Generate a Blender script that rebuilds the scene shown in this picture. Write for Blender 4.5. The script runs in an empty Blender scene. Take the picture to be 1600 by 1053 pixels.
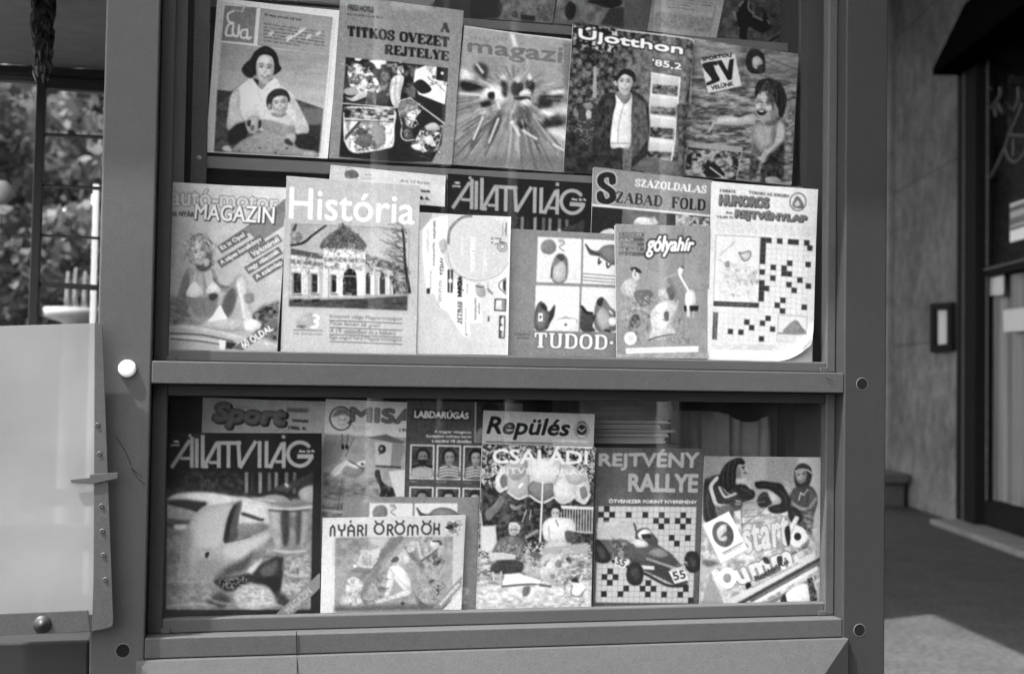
import bpy, bmesh, math, random
import numpy as np
from mathutils import Matrix, Vector
S = bpy.context.scene
COL = S.collection
random.seed(7)

# ------------------------------------------------------------------ camera
PITCH, YAW, ROLL = math.radians(1.92), math.radians(-12.62), math.radians(-0.88)
FPX, CAMZ, DIST = 2000.0, 1.30, 2.04
def _rot():
    cy, sy = math.cos(YAW), math.sin(YAW); cp, sp = math.cos(PITCH), math.sin(PITCH); cr, sr = math.cos(ROLL), math.sin(ROLL)
    return (np.array([[cy,-sy,0],[sy,cy,0],[0,0,1]]) @ np.array([[1,0,0],[0,cp,-sp],[0,sp,cp]]) @ np.array([[cr,0,sr],[0,1,0],[-sr,0,cr]]))
RC = _rot(); CAMP = np.array([0.0, -DIST, CAMZ])
cam = bpy.data.cameras.new('camera'); camo = bpy.data.objects.new('camera', cam); COL.objects.link(camo)
m = Matrix.Identity(4)
for i in range(3):
    m[i][0] = RC[i][0]; m[i][1] = RC[i][2]; m[i][2] = -RC[i][1]; m[i][3] = CAMP[i]
camo.matrix_world = m
cam.sensor_width = 36.0; cam.lens = 45.0; cam.clip_start = 0.05; cam.clip_end = 500
cam.dof.use_dof = True; cam.dof.focus_distance = 2.22; cam.dof.aperture_fstop = 5.0
S.camera = camo

# ------------------------------------------------------------------ sky, sun, exposure
SUN_EL, SUN_AZ = math.radians(62), math.radians(-109)     # azimuth from +Y towards +X: high sun on the left, slightly in front of the kiosk
w = bpy.data.worlds.new('World'); S.world = w; w.use_nodes = True
nt = w.node_tree; nt.nodes.clear()
sky = nt.nodes.new('ShaderNodeTexSky'); sky.sky_type = 'NISHITA'; sky.sun_disc = False
sky.sun_elevation = SUN_EL; sky.sun_rotation = SUN_AZ; sky.air_density = 1.0; sky.dust_density = 2.0
bw = nt.nodes.new('ShaderNodeRGBToBW')                  # black-and-white film
bg = nt.nodes.new('ShaderNodeBackground'); bg.inputs[1].default_value = 0.15
wo = nt.nodes.new('ShaderNodeOutputWorld')
nt.links.new(sky.outputs[0], bw.inputs[0]); nt.links.new(bw.outputs[0], bg.inputs[0]); nt.links.new(bg.outputs[0], wo.inputs[0])
sl = bpy.data.lights.new('sun', 'SUN'); sl.energy = 2.0; sl.angle = math.radians(0.5); sl.color = (1, 1, 1)
so = bpy.data.objects.new('sun', sl); COL.objects.link(so)
sd = Vector((math.sin(SUN_AZ)*math.cos(SUN_EL), math.cos(SUN_AZ)*math.cos(SUN_EL), math.sin(SUN_EL)))
so.rotation_euler = sd.to_track_quat('Z', 'Y').to_euler(); so.location = (0, 0, 12)
S.view_settings.view_transform = 'Standard'; S.view_settings.look = 'None'
S.view_settings.exposure = 2.9; S.view_settings.gamma = 1.0; S.view_settings.use_curve_mapping = False

# ------------------------------------------------------------------ helpers: measuring, materials, meshes
def ray(u, v):
    return RC @ np.array([(u-800.0)/FPX, 1.0, (526.5-v)/FPX])
def P(u, v, y):                         # where the line of sight through photo point (u, v) meets the plane y = const
    d = ray(u, v); t = (y-CAMP[1])/d[1]; return CAMP + t*d
def PP(u, v, p0, n):                    # ... meets the plane through p0 with normal n
    d = ray(u, v); n = np.asarray(n, float); t = ((np.asarray(p0, float)-CAMP)@n)/(d@n); return CAMP + t*d
def G(u, v, z=0.0):
    return PP(u, v, (0, 0, z), (0, 0, 1))
def project(pts):
    q = (np.asarray(pts, float)-CAMP) @ RC
    return np.stack([800+FPX*q[:, 0]/q[:, 1], 526.5-FPX*q[:, 2]/q[:, 1]], 1)

def tag(o, label=None, cat=None, group=None, kind=None):
    for k, v in (('label', label), ('category', cat), ('group', group), ('kind', kind)):
        if v: o[k] = v
    return o
def empty(name, loc, label, cat, group=None):
    o = bpy.data.objects.new(name, None); COL.objects.link(o); o.location = loc; o.empty_display_size = .05
    return tag(o, label, cat, group)
def link(name, me, mat=None, parent=None):
    o = bpy.data.objects.new(name, me); COL.objects.link(o)
    if mat is not None: me.materials.append(mat)
    if parent is not None:
        o.parent = parent; o.matrix_parent_inverse = Matrix.Translation(-Vector(parent.location))
    return o
class MB:
    """collects shapes and links them as ONE mesh object"""
    def __init__(s): s.v = []; s.f = []; s.smooth = False
    def add(s, v, f):
        n = len(s.v); s.v += [tuple(map(float, p)) for p in v]; s.f += [tuple(i+n for i in q) for q in f]
    def box(s, x0, x1, y0, y1, z0, z1):
        s.add([(x0,y0,z0),(x1,y0,z0),(x1,y1,z0),(x0,y1,z0),(x0,y0,z1),(x1,y0,z1),(x1,y1,z1),(x0,y1,z1)],
              [(0,3,2,1),(4,5,6,7),(0,1,5,4),(1,2,6,5),(2,3,7,6),(3,0,4,7)])
    def prism(s, ring, off):            # closed ring of points swept by a vector
        n = len(ring); a = [np.asarray(p, float) for p in ring]; b = [p+np.asarray(off, float) for p in a]
        s.add(a+b, [tuple(range(n))[::-1], tuple(range(n, 2*n))] + [(i, (i+1) % n, (i+1) % n+n, i+n) for i in range(n)])
    def tube(s, pts, r, seg=10, cap=True):
        pts = [np.asarray(p, float) for p in pts]; rs = r if hasattr(r, '__len__') else [r]*len(pts)
        rings = []; up = None
        for i, p in enumerate(pts):
            d = pts[min(i+1, len(pts)-1)]-pts[max(i-1, 0)]; d = d/(np.linalg.norm(d)+1e-12)
            if up is None:
                up = np.cross(d, (0, 0, 1.0)); 
                if np.linalg.norm(up) < .1: up = np.cross(d, (0, 1.0, 0))
            up = up-d*(up@d); up /= np.linalg.norm(up); w_ = np.cross(d, up)
            rings.append([p+rs[i]*(math.cos(a)*up+math.sin(a)*w_) for a in np.linspace(0, 2*math.pi, seg, endpoint=False)])
        v = [q for r_ in rings for q in r_]; f = []
        for i in range(len(rings)-1):
            for k in range(seg):
                f.append((i*seg+k, i*seg+(k+1) % seg, (i+1)*seg+(k+1) % seg, (i+1)*seg+k))
        if cap: f += [tuple(range(seg))[::-1], tuple(range((len(rings)-1)*seg, len(rings)*seg))]
        s.add(v, f)
    def lathe(s, c, prof, axis='y', seg=32):   # profile of (radius, offset along -axis)
        v = []; f = []; c = np.asarray(c, float)
        for (r, h) in prof:
            for k in range(seg):
                a = 2*math.pi*k/seg
                v.append(c+np.array({'y': (r*math.cos(a), -h, r*math.sin(a)), 'z': (r*math.cos(a), r*math.sin(a), h), 'x': (h, r*math.cos(a), r*math.sin(a))}[axis]))
        for i in range(len(prof)-1):
            for k in range(seg):
                f.append((i*seg+k, i*seg+(k+1) % seg, (i+1)*seg+(k+1) % seg, (i+1)*seg+k))
        s.add(v, f)
    def build(s, name, mat, parent=None, bevel=0, smooth=False, seg=2):
        me = bpy.data.meshes.new(name); me.from_pydata(s.v, [], s.f); me.update()
        bm = bmesh.new(); bm.from_mesh(me); bmesh.ops.recalc_face_normals(bm, faces=bm.faces); bm.to_mesh(me); bm.free()
        if smooth: me.shade_smooth()
        o = link(name, me, mat, parent)
        if bevel:
            b = o.modifiers.new('bevel', 'BEVEL'); b.width = bevel; b.segments = seg; b.limit_method = 'ANGLE'
            b.harden_normals = False
        return o

def material(name, base, rough=.6, spec=.35, noise=None, bump=None, metal=0.0, lo=None, hi=None, stretch=(1, 1, 1), detail=6, chips=None):
    """principled grey with an optional noise mottling (scale, amount) and bump (scale, strength)"""
    mt = bpy.data.materials.new(name); mt.use_nodes = True; t = mt.node_tree; b = t.nodes['Principled BSDF']
    b.inputs['Base Color'].default_value = (base, base, base, 1); b.inputs['Roughness'].default_value = rough
    b.inputs['Specular IOR Level'].default_value = spec; b.inputs['Metallic'].default_value = metal
    tc = t.nodes.new('ShaderNodeTexCoord'); mp = t.nodes.new('ShaderNodeMapping'); mp.inputs['Scale'].default_value = stretch
    t.links.new(tc.outputs['Object'], mp.inputs[0])
    if noise:
        prev = None
        for (sc, am) in (noise if isinstance(noise, list) else [noise]):
            n = t.nodes.new('ShaderNodeTexNoise'); n.inputs['Scale'].default_value = sc; n.inputs['Detail'].default_value = detail
            t.links.new(mp.outputs[0], n.inputs['Vector'])
            r = t.nodes.new('ShaderNodeMapRange'); r.inputs[1].default_value = .25; r.inputs[2].default_value = .75
            r.inputs[3].default_value = 1-am; r.inputs[4].default_value = 1+am; t.links.new(n.outputs[0], r.inputs[0])
            if prev is None: prev = r.outputs[0]
            else:
                mm = t.nodes.new('ShaderNodeMath'); mm.operation = 'MULTIPLY'; t.links.new(prev, mm.inputs[0]); t.links.new(r.outputs[0], mm.inputs[1]); prev = mm.outputs[0]
        for (sc, th, fac, st) in (chips or []):
            n = t.nodes.new('ShaderNodeTexNoise'); n.inputs['Scale'].default_value = sc; n.inputs['Detail'].default_value = 9; n.inputs['Roughness'].default_value = .65
            m3 = t.nodes.new('ShaderNodeMapping'); m3.inputs['Scale'].default_value = st; t.links.new(tc.outputs['Object'], m3.inputs[0]); t.links.new(m3.outputs[0], n.inputs['Vector'])
            r = t.nodes.new('ShaderNodeMapRange'); r.inputs[1].default_value = th; r.inputs[2].default_value = th+.03; r.inputs[3].default_value = 1; r.inputs[4].default_value = fac; t.links.new(n.outputs[0], r.inputs[0])
            m4 = t.nodes.new('ShaderNodeMath'); m4.operation = 'MULTIPLY'; t.links.new(prev, m4.inputs[0]); t.links.new(r.outputs[0], m4.inputs[1]); prev = m4.outputs[0]
        mm = t.nodes.new('ShaderNodeMath'); mm.operation = 'MULTIPLY'; mm.inputs[1].default_value = base
        t.links.new(prev, mm.inputs[0]); cb = t.nodes.new('ShaderNodeCombineColor')
        for k in range(3): t.links.new(mm.outputs[0], cb.inputs[k])
        t.links.new(cb.outputs[0], b.inputs['Base Color'])
    if bump:
        n = t.nodes.new('ShaderNodeTexNoise'); n.inputs['Scale'].default_value = bump[0]; n.inputs['Detail'].default_value = 5
        t.links.new(mp.outputs[0], n.inputs['Vector']); bp = t.nodes.new('ShaderNodeBump'); bp.inputs['Strength'].default_value = bump[1]
        bp.inputs['Distance'].default_value = .002 if len(bump) < 3 else bump[2]
        t.links.new(n.outputs[0], bp.inputs['Height']); t.links.new(bp.outputs[0], b.inputs['Normal'])
    return mt

def smooth(pts, n=8, closed=False):
    p = np.asarray(pts, float); N = len(p); out = []
    rg = range(N) if closed else range(N-1)
    for i in rg:
        a, b, c, d = (p[(i-1) % N], p[i], p[(i+1) % N], p[(i+2) % N]) if closed else (p[max(i-1, 0)], p[i], p[i+1], p[min(i+2, N-1)])
        for t in np.linspace(0, 1, n, endpoint=False):
            out.append(.5*((2*b)+(c-a)*t+(2*a-5*b+4*c-d)*t*t+(3*b-a-3*c+d)*t**3))
    if not closed: out.append(p[-1])
    return np.array(out)


# ------------------------------------------------------------------ materials of the place
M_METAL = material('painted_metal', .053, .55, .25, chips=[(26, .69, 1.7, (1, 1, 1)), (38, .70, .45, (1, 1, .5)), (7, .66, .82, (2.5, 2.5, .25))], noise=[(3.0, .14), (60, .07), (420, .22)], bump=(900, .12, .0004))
M_METALD = material('dark_and_shaded_metal', .026, .6, .2, chips=[(26, .70, 1.7, (1, 1, 1)), (7, .66, .82, (2.5, 2.5, .25))], noise=[(3.0, .14), (60, .07), (420, .22)], bump=(900, .12, .0004))  # darker copy: right post tone, and shade put into left and head sashes
M_METAL2 = material('inner_metal', .10, .55, .3, noise=[(5, .12), (300, .08)])
M_DARK = material('dark_interior', .035, .8, .2, noise=(4, .3))
M_BLACK = material('black_hole', .008, .9, .1)
M_WHITE = material('white_plastic', .82, .4, .4, noise=(40, .04))
M_STEEL = material('dull_steel', .22, .45, .5, noise=[(25, .2), (200, .12)], metal=.0)
M_SHELF = material('shelf_board', .11, .6, .3, noise=[(6, .12), (300, .1)])

def glass_material(name, refl=.9, rough=.0, tint=.96, dirt=0.0):
    mt = bpy.data.materials.new(name); mt.use_nodes = True; t = mt.node_tree; t.nodes.clear()
    o = t.nodes.new('ShaderNodeOutputMaterial'); tr = t.nodes.new('ShaderNodeBsdfTransparent'); tr.inputs[0].default_value = (tint, tint, tint, 1)
    gl = t.nodes.new('ShaderNodeBsdfGlossy'); gl.inputs['Roughness'].default_value = rough; gl.inputs[0].default_value = (refl, refl, refl, 1)
    fr = t.nodes.new('ShaderNodeFresnel'); fr.inputs[0].default_value = 1.5; mx = t.nodes.new('ShaderNodeMixShader')
    ge = t.nodes.new('ShaderNodeNewGeometry'); iv = t.nodes.new('ShaderNodeMath'); iv.operation = 'SUBTRACT'; iv.inputs[0].default_value = 1.0; t.links.new(ge.outputs['Backfacing'], iv.inputs[1])
    ff = t.nodes.new('ShaderNodeMath'); ff.operation = 'MULTIPLY'; t.links.new(fr.outputs[0], ff.inputs[0]); t.links.new(iv.outputs[0], ff.inputs[1]); t.links.new(ff.outputs[0], mx.inputs[0]); t.links.new(tr.outputs[0], mx.inputs[1]); t.links.new(gl.outputs[0], mx.inputs[2]); last = mx
    if dirt:
        df = t.nodes.new('ShaderNodeBsdfDiffuse'); df.inputs[0].default_value = (.7, .7, .7, 1); tc = t.nodes.new('ShaderNodeTexCoord'); n = t.nodes.new('ShaderNodeTexNoise')
        n.inputs['Scale'].default_value = 5; n.inputs['Detail'].default_value = 8; mp = t.nodes.new('ShaderNodeMapping'); mp.inputs['Scale'].default_value = (3.0, 1, .35); t.links.new(tc.outputs['Object'], mp.inputs[0]); t.links.new(mp.outputs[0], n.inputs['Vector'])
        r = t.nodes.new('ShaderNodeMapRange'); r.inputs[1].default_value = .35; r.inputs[2].default_value = .8; r.inputs[3].default_value = dirt*.3; r.inputs[4].default_value = dirt*1.6
        t.links.new(n.outputs[0], r.inputs[0]); m2 = t.nodes.new('ShaderNodeMixShader'); t.links.new(r.outputs[0], m2.inputs[0]); t.links.new(mx.outputs[0], m2.inputs[1]); t.links.new(df.outputs[0], m2.inputs[2]); last = m2
    t.links.new(last.outputs[0], o.inputs[0]); return mt
M_GLASS = glass_material('window_glass', tint=1.0, dirt=.005)

# ------------------------------------------------------------------ the kiosk
XL0, XL1, XR0, XR1 = -.190, -.110, 1.048, 1.128
ZM0, ZM1, ZB0, ZB1 = 1.286, 1.321, .8665, .898
KTOP = 2.75
kiosk = empty('newspaper_kiosk', (.47, .6, 0), 'grey metal newspaper kiosk with two glazed display windows', 'kiosk')
for (a, b, holes) in ((XL0, XL1, ((199, 576), (192, 1016))), (XR0, XR1, ((1347, 600), (1343, 984)))):
    bm = bmesh.new(); bmesh.ops.create_cube(bm, size=1); me = bpy.data.meshes.new('post')
    for v in bm.verts: v.co = ((a+b)/2+v.co.x*(b-a), .035+v.co.y*.07, KTOP/2+v.co.z*KTOP)
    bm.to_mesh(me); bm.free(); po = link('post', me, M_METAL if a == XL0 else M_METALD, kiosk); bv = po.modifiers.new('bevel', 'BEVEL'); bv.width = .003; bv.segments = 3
    for k, (u, v) in enumerate(holes):
        c = P(u, v, 0)
        if a == XL0 and k == 0:
            h = MB(); h.lathe(c, [(.0005, .0075), (.008, .0072), (.0118, .006), (.0132, .0035), (.0134, .0005)]); h.build('white_cap', M_WHITE, kiosk, smooth=True)
        else:
            h = MB(); h.lathe(c, [(.0112, -.0002), (.0110, .0004), (.0102, .0005), (.0100, .0003)]); h.build('hole_rim', M_METAL2, kiosk, smooth=True)
            h = MB(); h.lathe(c, [(.0002, .0004), (.0101, .0004)]); h.build('bolt_hole', M_BLACK, kiosk)
def rail(z0, z1, y1=.058):
    b = MB(); b.box(XL1+.0003, XR0-.0003, .0005, y1, z0, z1); return b.build('rail', M_METAL, kiosk, bevel=.0018)
rail(ZM0, ZM1); rail(ZB0, ZB1); rail(2.28, 2.36)
SY = .030
def sash(z0, z1, xa, xb, bot, top):
    s = MB(); y0, y1 = SY, .052
    s.box(xb, XR0-.001, y0, y1, z0+.0005, z1-.0005); s.box(xa-.0004, xb+.0004, y0+.001, y1, z0+.0005, bot); 
    w = s.build('window_sash', M_METAL, kiosk, bevel=.0022)
    s = MB(); s.box(XL1+.001, xa, y0, y1, z0+.0005, z1-.0005); s.build('window_sash', M_METALD, kiosk, bevel=.0022)  # left sash: shade of the post put into the colour
    s = MB(); s.box(xa-.0004, xb+.0004, y0+.001, y1, top, z1-.0005); s.build('window_sash', M_METALD, kiosk, bevel=.0022)  # head sash: shade under the rail put into the colour
    for x in (xa-.002, xb-.012):
        c = MB(); c.box(x, x+.014, y0-.0012, y0+.004, z0+.001, z0+.009); c.build('corner_cleat', M_METAL, kiosk, bevel=.0006)
    g = MB(); g.box(xa+.0002, xb-.0002, .0435, .0465, bot+.0002, top-.0002); g.build('glass_pane', M_GLASS, kiosk)
xa_, xb_ = P(259, 760, SY)[0], P(1290, 760, SY)[0]
sash(ZM1, 2.28, P(266, 420, SY)[0], xb_, P(760, 555.5, SY)[2], 2.25)
sash(ZB1, ZM0, xa_, xb_, P(760, 954.5, SY)[2], P(760, 624, SY)[2])
# skirt panel below the lower window, folded outward with mitred corners
k = MB(); o = [(P(213, 1031, 0)[0], ZB0-.001), (P(1323, 994.5, 0)[0], ZB0-.001)]; xo0, xo1, zo = o[0][0], o[1][0], ZB0-.001
i0, i1, zi, yi = xo0+.075, xo1-.075, zo-.075, -.035
V = [(xo0,-.007,zo),(xo1,-.007,zo),(xo1,-.007,.25),(xo0,-.007,.25),(i0,yi,zi),(i1,yi,zi),(i1,yi,.30),(i0,yi,.30),(xo0,.002,zo),(xo1,.002,zo),(xo1,.002,.25),(xo0,.002,.25)]
k.add(V, [(0,1,5,4),(1,2,6,5),(2,3,7,6),(3,0,4,7),(4,5,6,7),(0,8,9,1),(1,9,10,2),(2,10,11,3),(3,11,8,0)]); k.build('skirt_panel', M_METAL, kiosk, bevel=.0012)
b = MB(); b.box(XL1+.001, XR0-.001, .004, .05, .05, ZB0-.002); b.build('lower_wall', M_METAL2, kiosk)
u0, u1 = P(463, 986, -.001), P(464, 1022, -.001); b = MB(); b.tube([u0, u1], .0007, 6); b.tube([P(464, 1022, -.005), P(465, 1075, -.03)], .0007, 6); b.build('seam', M_BLACK, kiosk)
for q in (((180,681),(196,705),(205,726)), ((206,733),(216,748),(227,757)), ((204,730),(222,745)), ((1290,590),(1302,596))): sc = MB(); sc.tube([P(u, v, -.0008) for u, v in q], .00032, 5); sc.build('scratch', M_BLACK, kiosk)
# body, roof and interior
b = MB(); b.box(XL0+.01, XL0+.03, .071, 1.8, 0, KTOP); b.build('side_wall', M_METAL2, kiosk)
b = MB(); b.box(XR1-.03, XR1-.01, .071, 1.8, 0, KTOP); b.build('side_wall', M_METAL2, kiosk)
b = MB(); b.box(XL0+.031, XR1-.031, 1.0, 1.03, 0, KTOP); b.build('back_wall', M_DARK, kiosk)
b = MB(); b.box(XL0-1.1, XR1+.25, -.2, 1.9, KTOP+.001, KTOP+.10); b.build('roof', M_METAL2, kiosk, bevel=.01)
b = MB(); b.box(XL0+.031, XR1-.031, .0585, .30, ZM0+.002, ZM0+.016); b.build('shelf', M_DARK, kiosk)
b = MB(); b.box(XL0+.031, XR1-.031, .0585, .99, ZB0+.008, ZB1-.004); b.build('shelf', M_DARK, kiosk)
# stepped shelves with a front lip
def lipshelf(u, v0, v1, y, depth, ul, ur):
    z1, z0 = P(u, v0, y)[2], P(u, v1, y)[2]; x0, x1 = P(ul, v0, y)[0], P(ur, v0, y)[0]
    b = MB(); b.box(x0, x1, y, y+.006, z0, z1); b.box(x0, x1, y+.0062, y+depth, z1-.016, z1-.006); return b.build('shelf', M_SHELF, kiosk, bevel=.001)
lipshelf(325, 244, 263, .170, .11, 322, 1262); lipshelf(733, 29, 43, .305, .11, 322, 1262)
b = MB(); b.box(P(301, 120, .158)[0], P(326, 120, .158)[0], .158, .19, ZM0+.016, KTOP-.01); up = b.build('upright', M_METAL, kiosk, bevel=.001)
h = MB(); h.lathe(P(311, 247, .158), [(.0003, .0025), (.003, .0022), (.0042, .0004)]); h.build('screw', M_STEEL, kiosk, smooth=True)
b = MB(); b.box(P(271, 120, .142)[0], P(291, 120, .142)[0], .142, .152, ZM0+.016, KTOP-.01); b.build('upright', M_METAL2, kiosk)
b = MB(); b.box(P(1262, 120, .155)[0], P(1290, 120, .155)[0]+.05, .155, .185, ZM0+.016, KTOP-.01); b.build('upright', M_DARK, kiosk)
b = MB(); b.box(P(1232, 120, .3)[0], P(1246, 120, .3)[0], .30, .34, ZB1, KTOP-.01); b.build('upright', M_DARK, kiosk)
b = MB(); b.box(.30, XR1-.031, .46, .47, ZM0+.016, KTOP-.01); b.build('inner_panel', M_DARK, kiosk)
ZC = P(990, 693.5, .20)[2]; b = MB(); b.box(.25, P(1064, 660, .21)[0], .205, .60, ZC-.018, ZC-.0005); b.build('counter', M_DARK, kiosk)

# bundle of newspapers on the inner counter, grey cloth behind
M_NEWS = material('newsprint', .50, .85, .15, noise=[(14, .1), (260, .22)], stretch=(.3, .3, 6)); M_NEWSD = material('printed_newsprint', .24, .85, .15, noise=[(30, .25), (260, .25)])
rn = random.Random(3); z = ZC
nlab = ['lowest pale newspaper of the small pile behind the car magazine', 'pale newspaper second from the bottom of the pile', 'pale newspaper third from the bottom of the pile, sticking out to the right', 'pale newspaper fourth from the bottom of the pile', 'pale folded newspaper under the grey bundle', 'thick grey folded bundle of newspapers on top of the pile']
for i in range(6):
    th = (.011, .007, .005, .009, .006, .060)[i]; xl = P(900, 660, .21)[0]+rn.uniform(-.01, .01); xr = P((1043, 1046, 1058, 1032, 1050, 1052)[i], 660, .21)[0]; yy = .212+rn.uniform(0, .01)
    b = MB(); n = 24; ns = max(2, int(th/.0022))
    for s in range(ns):                                               # the folded leaves of one copy
        z0 = z+th*s/ns; z1 = z+th*(s+.8)/ns; dx = rn.uniform(-.004, .003); dy = rn.uniform(0, .004); b.box(xl, xr+dx, yy+dy, .42, z0, z1)
    p = b.build('newspaper', M_NEWSD if i == 5 else M_NEWS, None); tag(p, nlab[i], 'newspaper', 'newspapers piled on the inner counter'); z += th+.0012
M_CLOTH = material('grey_cloth', .42, .9, .1, noise=[(5, .3), (60, .1)])
b = MB(); nx, nz = 40, 12; x0, x1 = P(1052, 660, .40)[0], P(1232, 660, .40)[0]; z0, z1 = ZB1+.02, P(1100, 642, .40)[2]
vs = [(x0+(x1-x0)*i/nx, .40+.010*math.sin(i*.5+j*.22)+.006*math.sin(i*1.3), z0+(z1-z0)*j/nz-(.022*math.exp(-((i-26)/7)**2)*j/nz)) for j in range(nz+1) for i in range(nx+1)]
vs += [(x, y+.006, z_) for x, y, z_ in vs]; N = (nx+1)*(nz+1); q = [(j*(nx+1)+i, j*(nx+1)+i+1, (j+1)*(nx+1)+i+1, (j+1)*(nx+1)+i) for j in range(nz) for i in range(nx)]
b.add(vs, q+[tuple(N+i for i in f[::-1]) for f in q]); tag(b.build('cloth', M_CLOTH, None, smooth=True), 'grey cloth hanging inside the lower window above the boxing magazine', 'cloth')

# ------------------------------------------------------------------ ground and what stands left of the kiosk
M_GROUND = material('asphalt', .040, .9, .15, noise=[(.25, .3), (3, .22), (30, .5)], bump=(150, .5, .004))
b = MB(); b.box(-120, 120, -40, 160, -.3, 0); tag(b.build('ground', M_GROUND), kind='structure')
M_GRASS = material('grass', .07, .9, .2, noise=[(.4, .4), (12, .4)], bump=(30, 1, .05))
b = MB(); b.box(-40, 1.5, 7.5, 70, -.02, .02); tag(b.build('lawn', M_GRASS), kind='structure')

M_DARKMETAL = material('black_steel', .018, .5, .4, noise=(20, .2))
# frosted side screen hinged on the left post
M_FROST = bpy.data.materials.new('frosted_plastic'); M_FROST.use_nodes = True; t = M_FROST.node_tree; t.nodes.clear()
o = t.nodes.new('ShaderNodeOutputMaterial'); df = t.nodes.new('ShaderNodeBsdfDiffuse'); tl = t.nodes.new('ShaderNodeBsdfTranslucent'); tr = t.nodes.new('ShaderNodeBsdfTransparent'); m1 = t.nodes.new('ShaderNodeMixShader'); m2 = t.nodes.new('ShaderNodeMixShader')
tc = t.nodes.new('ShaderNodeTexCoord'); n1 = t.nodes.new('ShaderNodeTexNoise'); n1.inputs['Scale'].default_value = 6; n1.inputs['Detail'].default_value = 8; mr = t.nodes.new('ShaderNodeMapRange'); mr.inputs[3].default_value = .24; mr.inputs[4].default_value = .50
cc = t.nodes.new('ShaderNodeCombineColor'); t.links.new(tc.outputs['Object'], n1.inputs['Vector']); t.links.new(n1.outputs[0], mr.inputs[0])
for i in range(3): t.links.new(mr.outputs[0], cc.inputs[i])
t.links.new(cc.outputs[0], df.inputs[0]); t.links.new(cc.outputs[0], tl.inputs[0]); tr.inputs[0].default_value = (.9, .9, .9, 1)
m1.inputs[0].default_value = .45; m2.inputs[0].default_value = .32; t.links.new(df.outputs[0], m1.inputs[1]); t.links.new(tl.outputs[0], m1.inputs[2]); t.links.new(m1.outputs[0], m2.inputs[1]); t.links.new(tr.outputs[0], m2.inputs[2]); t.links.new(m2.outputs[0], o.inputs[0])
FY = -.022
scr = empty('side_screen', tuple(P(60, 990, FY)), 'frosted white plastic screen in a riveted metal frame left of the kiosk', 'screen')
b = MB(); b.prism([P(-220, 516, FY), P(149, 505, FY), P(146, 960, FY), P(-220, 975, FY)], (0, .004, 0)); b.build('frosted_sheet', M_FROST, scr)
b = MB(); b.prism([P(148, 503, FY-.003), P(160, 507, FY-.003), P(177, 968, FY-.003), P(176, 977, FY-.003), P(172, 980, FY-.003), P(143, 986, FY-.003), P(146, 900, FY-.003)], (0, .0028, 0)); b.build('edge_strip', M_METAL, scr, bevel=.0005)
b = MB(); b.prism([P(-220, 968, FY-.003), P(137, 953, FY-.003), P(141, 986, FY-.003), P(-220, 1003, FY-.003)], (0, .0028, 0)); b.build('bottom_strip', M_METAL, scr, bevel=.0005)
for (x, y) in ((290,312),(296,397),(302,475),(302,552),(304,627),(308,698),(313,771)):
    h = MB(); h.lathe(P(x/1.904, 500+y/1.904, FY-.003), [(.0003, .0004), (.0014, .0006), (.0016, .0018), (.0028, .0016), (.0036, .0002)], seg=16); h.build('rivet', M_METAL, scr, smooth=True)
h = MB(); c = P(66, 975, FY-.003); h.lathe(c, [(.0003, .0075), (.005, .007), (.0055, .004), (.0085, .004), (.009, .0032), (.0125, .0028), (.013, .0003)]); h.build('bolt', M_DARKMETAL, scr, smooth=True)
b = MB(); b.prism([P(110, 749, FY-.0035), P(140, 746, FY-.0035), P(141, 741, FY-.0035), P(184, 738, FY-.0035), P(184, 747, FY-.0035), P(143, 756, FY-.0035), P(112, 754, FY-.0035)], (0, -.0025, 0)); b.build('clip', M_METAL, scr, bevel=.0004)
b = MB(); x1 = P(139, 1020, .06)[0]; b.box(-1.4, x1, .06, .5, .15, P(60, 1002, .06)[2]); b.box(-1.35, -1.30, .1, .45, 0, .151); b.box(x1-.08, x1-.03, .1, .45, 0, .151); tag(b.build('cabinet', M_DARKMETAL, None, bevel=.004), 'dark low metal cabinet under the frosted screen', 'cabinet')

# glazed shelter behind, with soffit and thin glazing bars
SHY = 1.5
M_SOFFIT = material('soffit', .27, .8, .2, noise=[(2, .15), (25, .12)])
sh = empty('glazed_shelter', (P(60, 500, SHY)[0], SHY, 0), 'dark steel framed glazed shelter with pale soffit behind the frosted screen', 'shelter')
zt = P(60, 103, SHY)[2]
b = MB(); b.box(-3.2, XL0-.03, .35, SHY-.001, zt, zt+.08); b.build('canopy', M_SOFFIT, sh)
def seg(pa, pb, w0, w1=None, y=SHY, d=.03):
    (ua, va), (ub, vb) = pa, pb; w1 = w1 or w0; hor = abs(ub-ua) > abs(vb-va); e = lambda u, v, s, w: P(u, v+s*w/2, y) if hor else P(u+s*w/2, v, y)
    b = MB(); b.prism([e(ua, va, -1, w0), e(ub, vb, -1, w1), e(ub, vb, 1, w1), e(ua, va, 1, w0)], (0, d, 0)); return b
seg((-200, 98), (172, 116), 12).build('beam', M_DARKMETAL, sh); seg((-200, 106), (172, 127), 16, y=SHY+.031).build('beam', M_METAL2, sh)
seg((58, 128), (172, 136), 17, y=SHY-.01).build('frame_head', M_DARKMETAL, sh, bevel=.002)
seg((65, 118), (40, 800), 15, 14, y=SHY-.012).build('mullion', M_DARKMETAL, sh, bevel=.002)
seg((34, 776), (172, 780), 26, y=SHY-.02).build('frame_foot', M_DARKMETAL, sh); seg((-200, 846), (172, 846), 30, y=SHY+.06, d=.2).build('kerb_wall', M_METAL2, sh)
for (a, c, w) in (((66, 209), (166, 214), 3.2), ((62, 289), (166, 294), 3.2), ((60, 367), (166, 372), 3.0), ((56, 443.5), (166, 450), 8)): seg(a, c, w, y=SHY).build('glazing_bar', M_DARKMETAL, sh)
M_GLASS2 = glass_material('shelter_glass', .9, dirt=.004)
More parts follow.
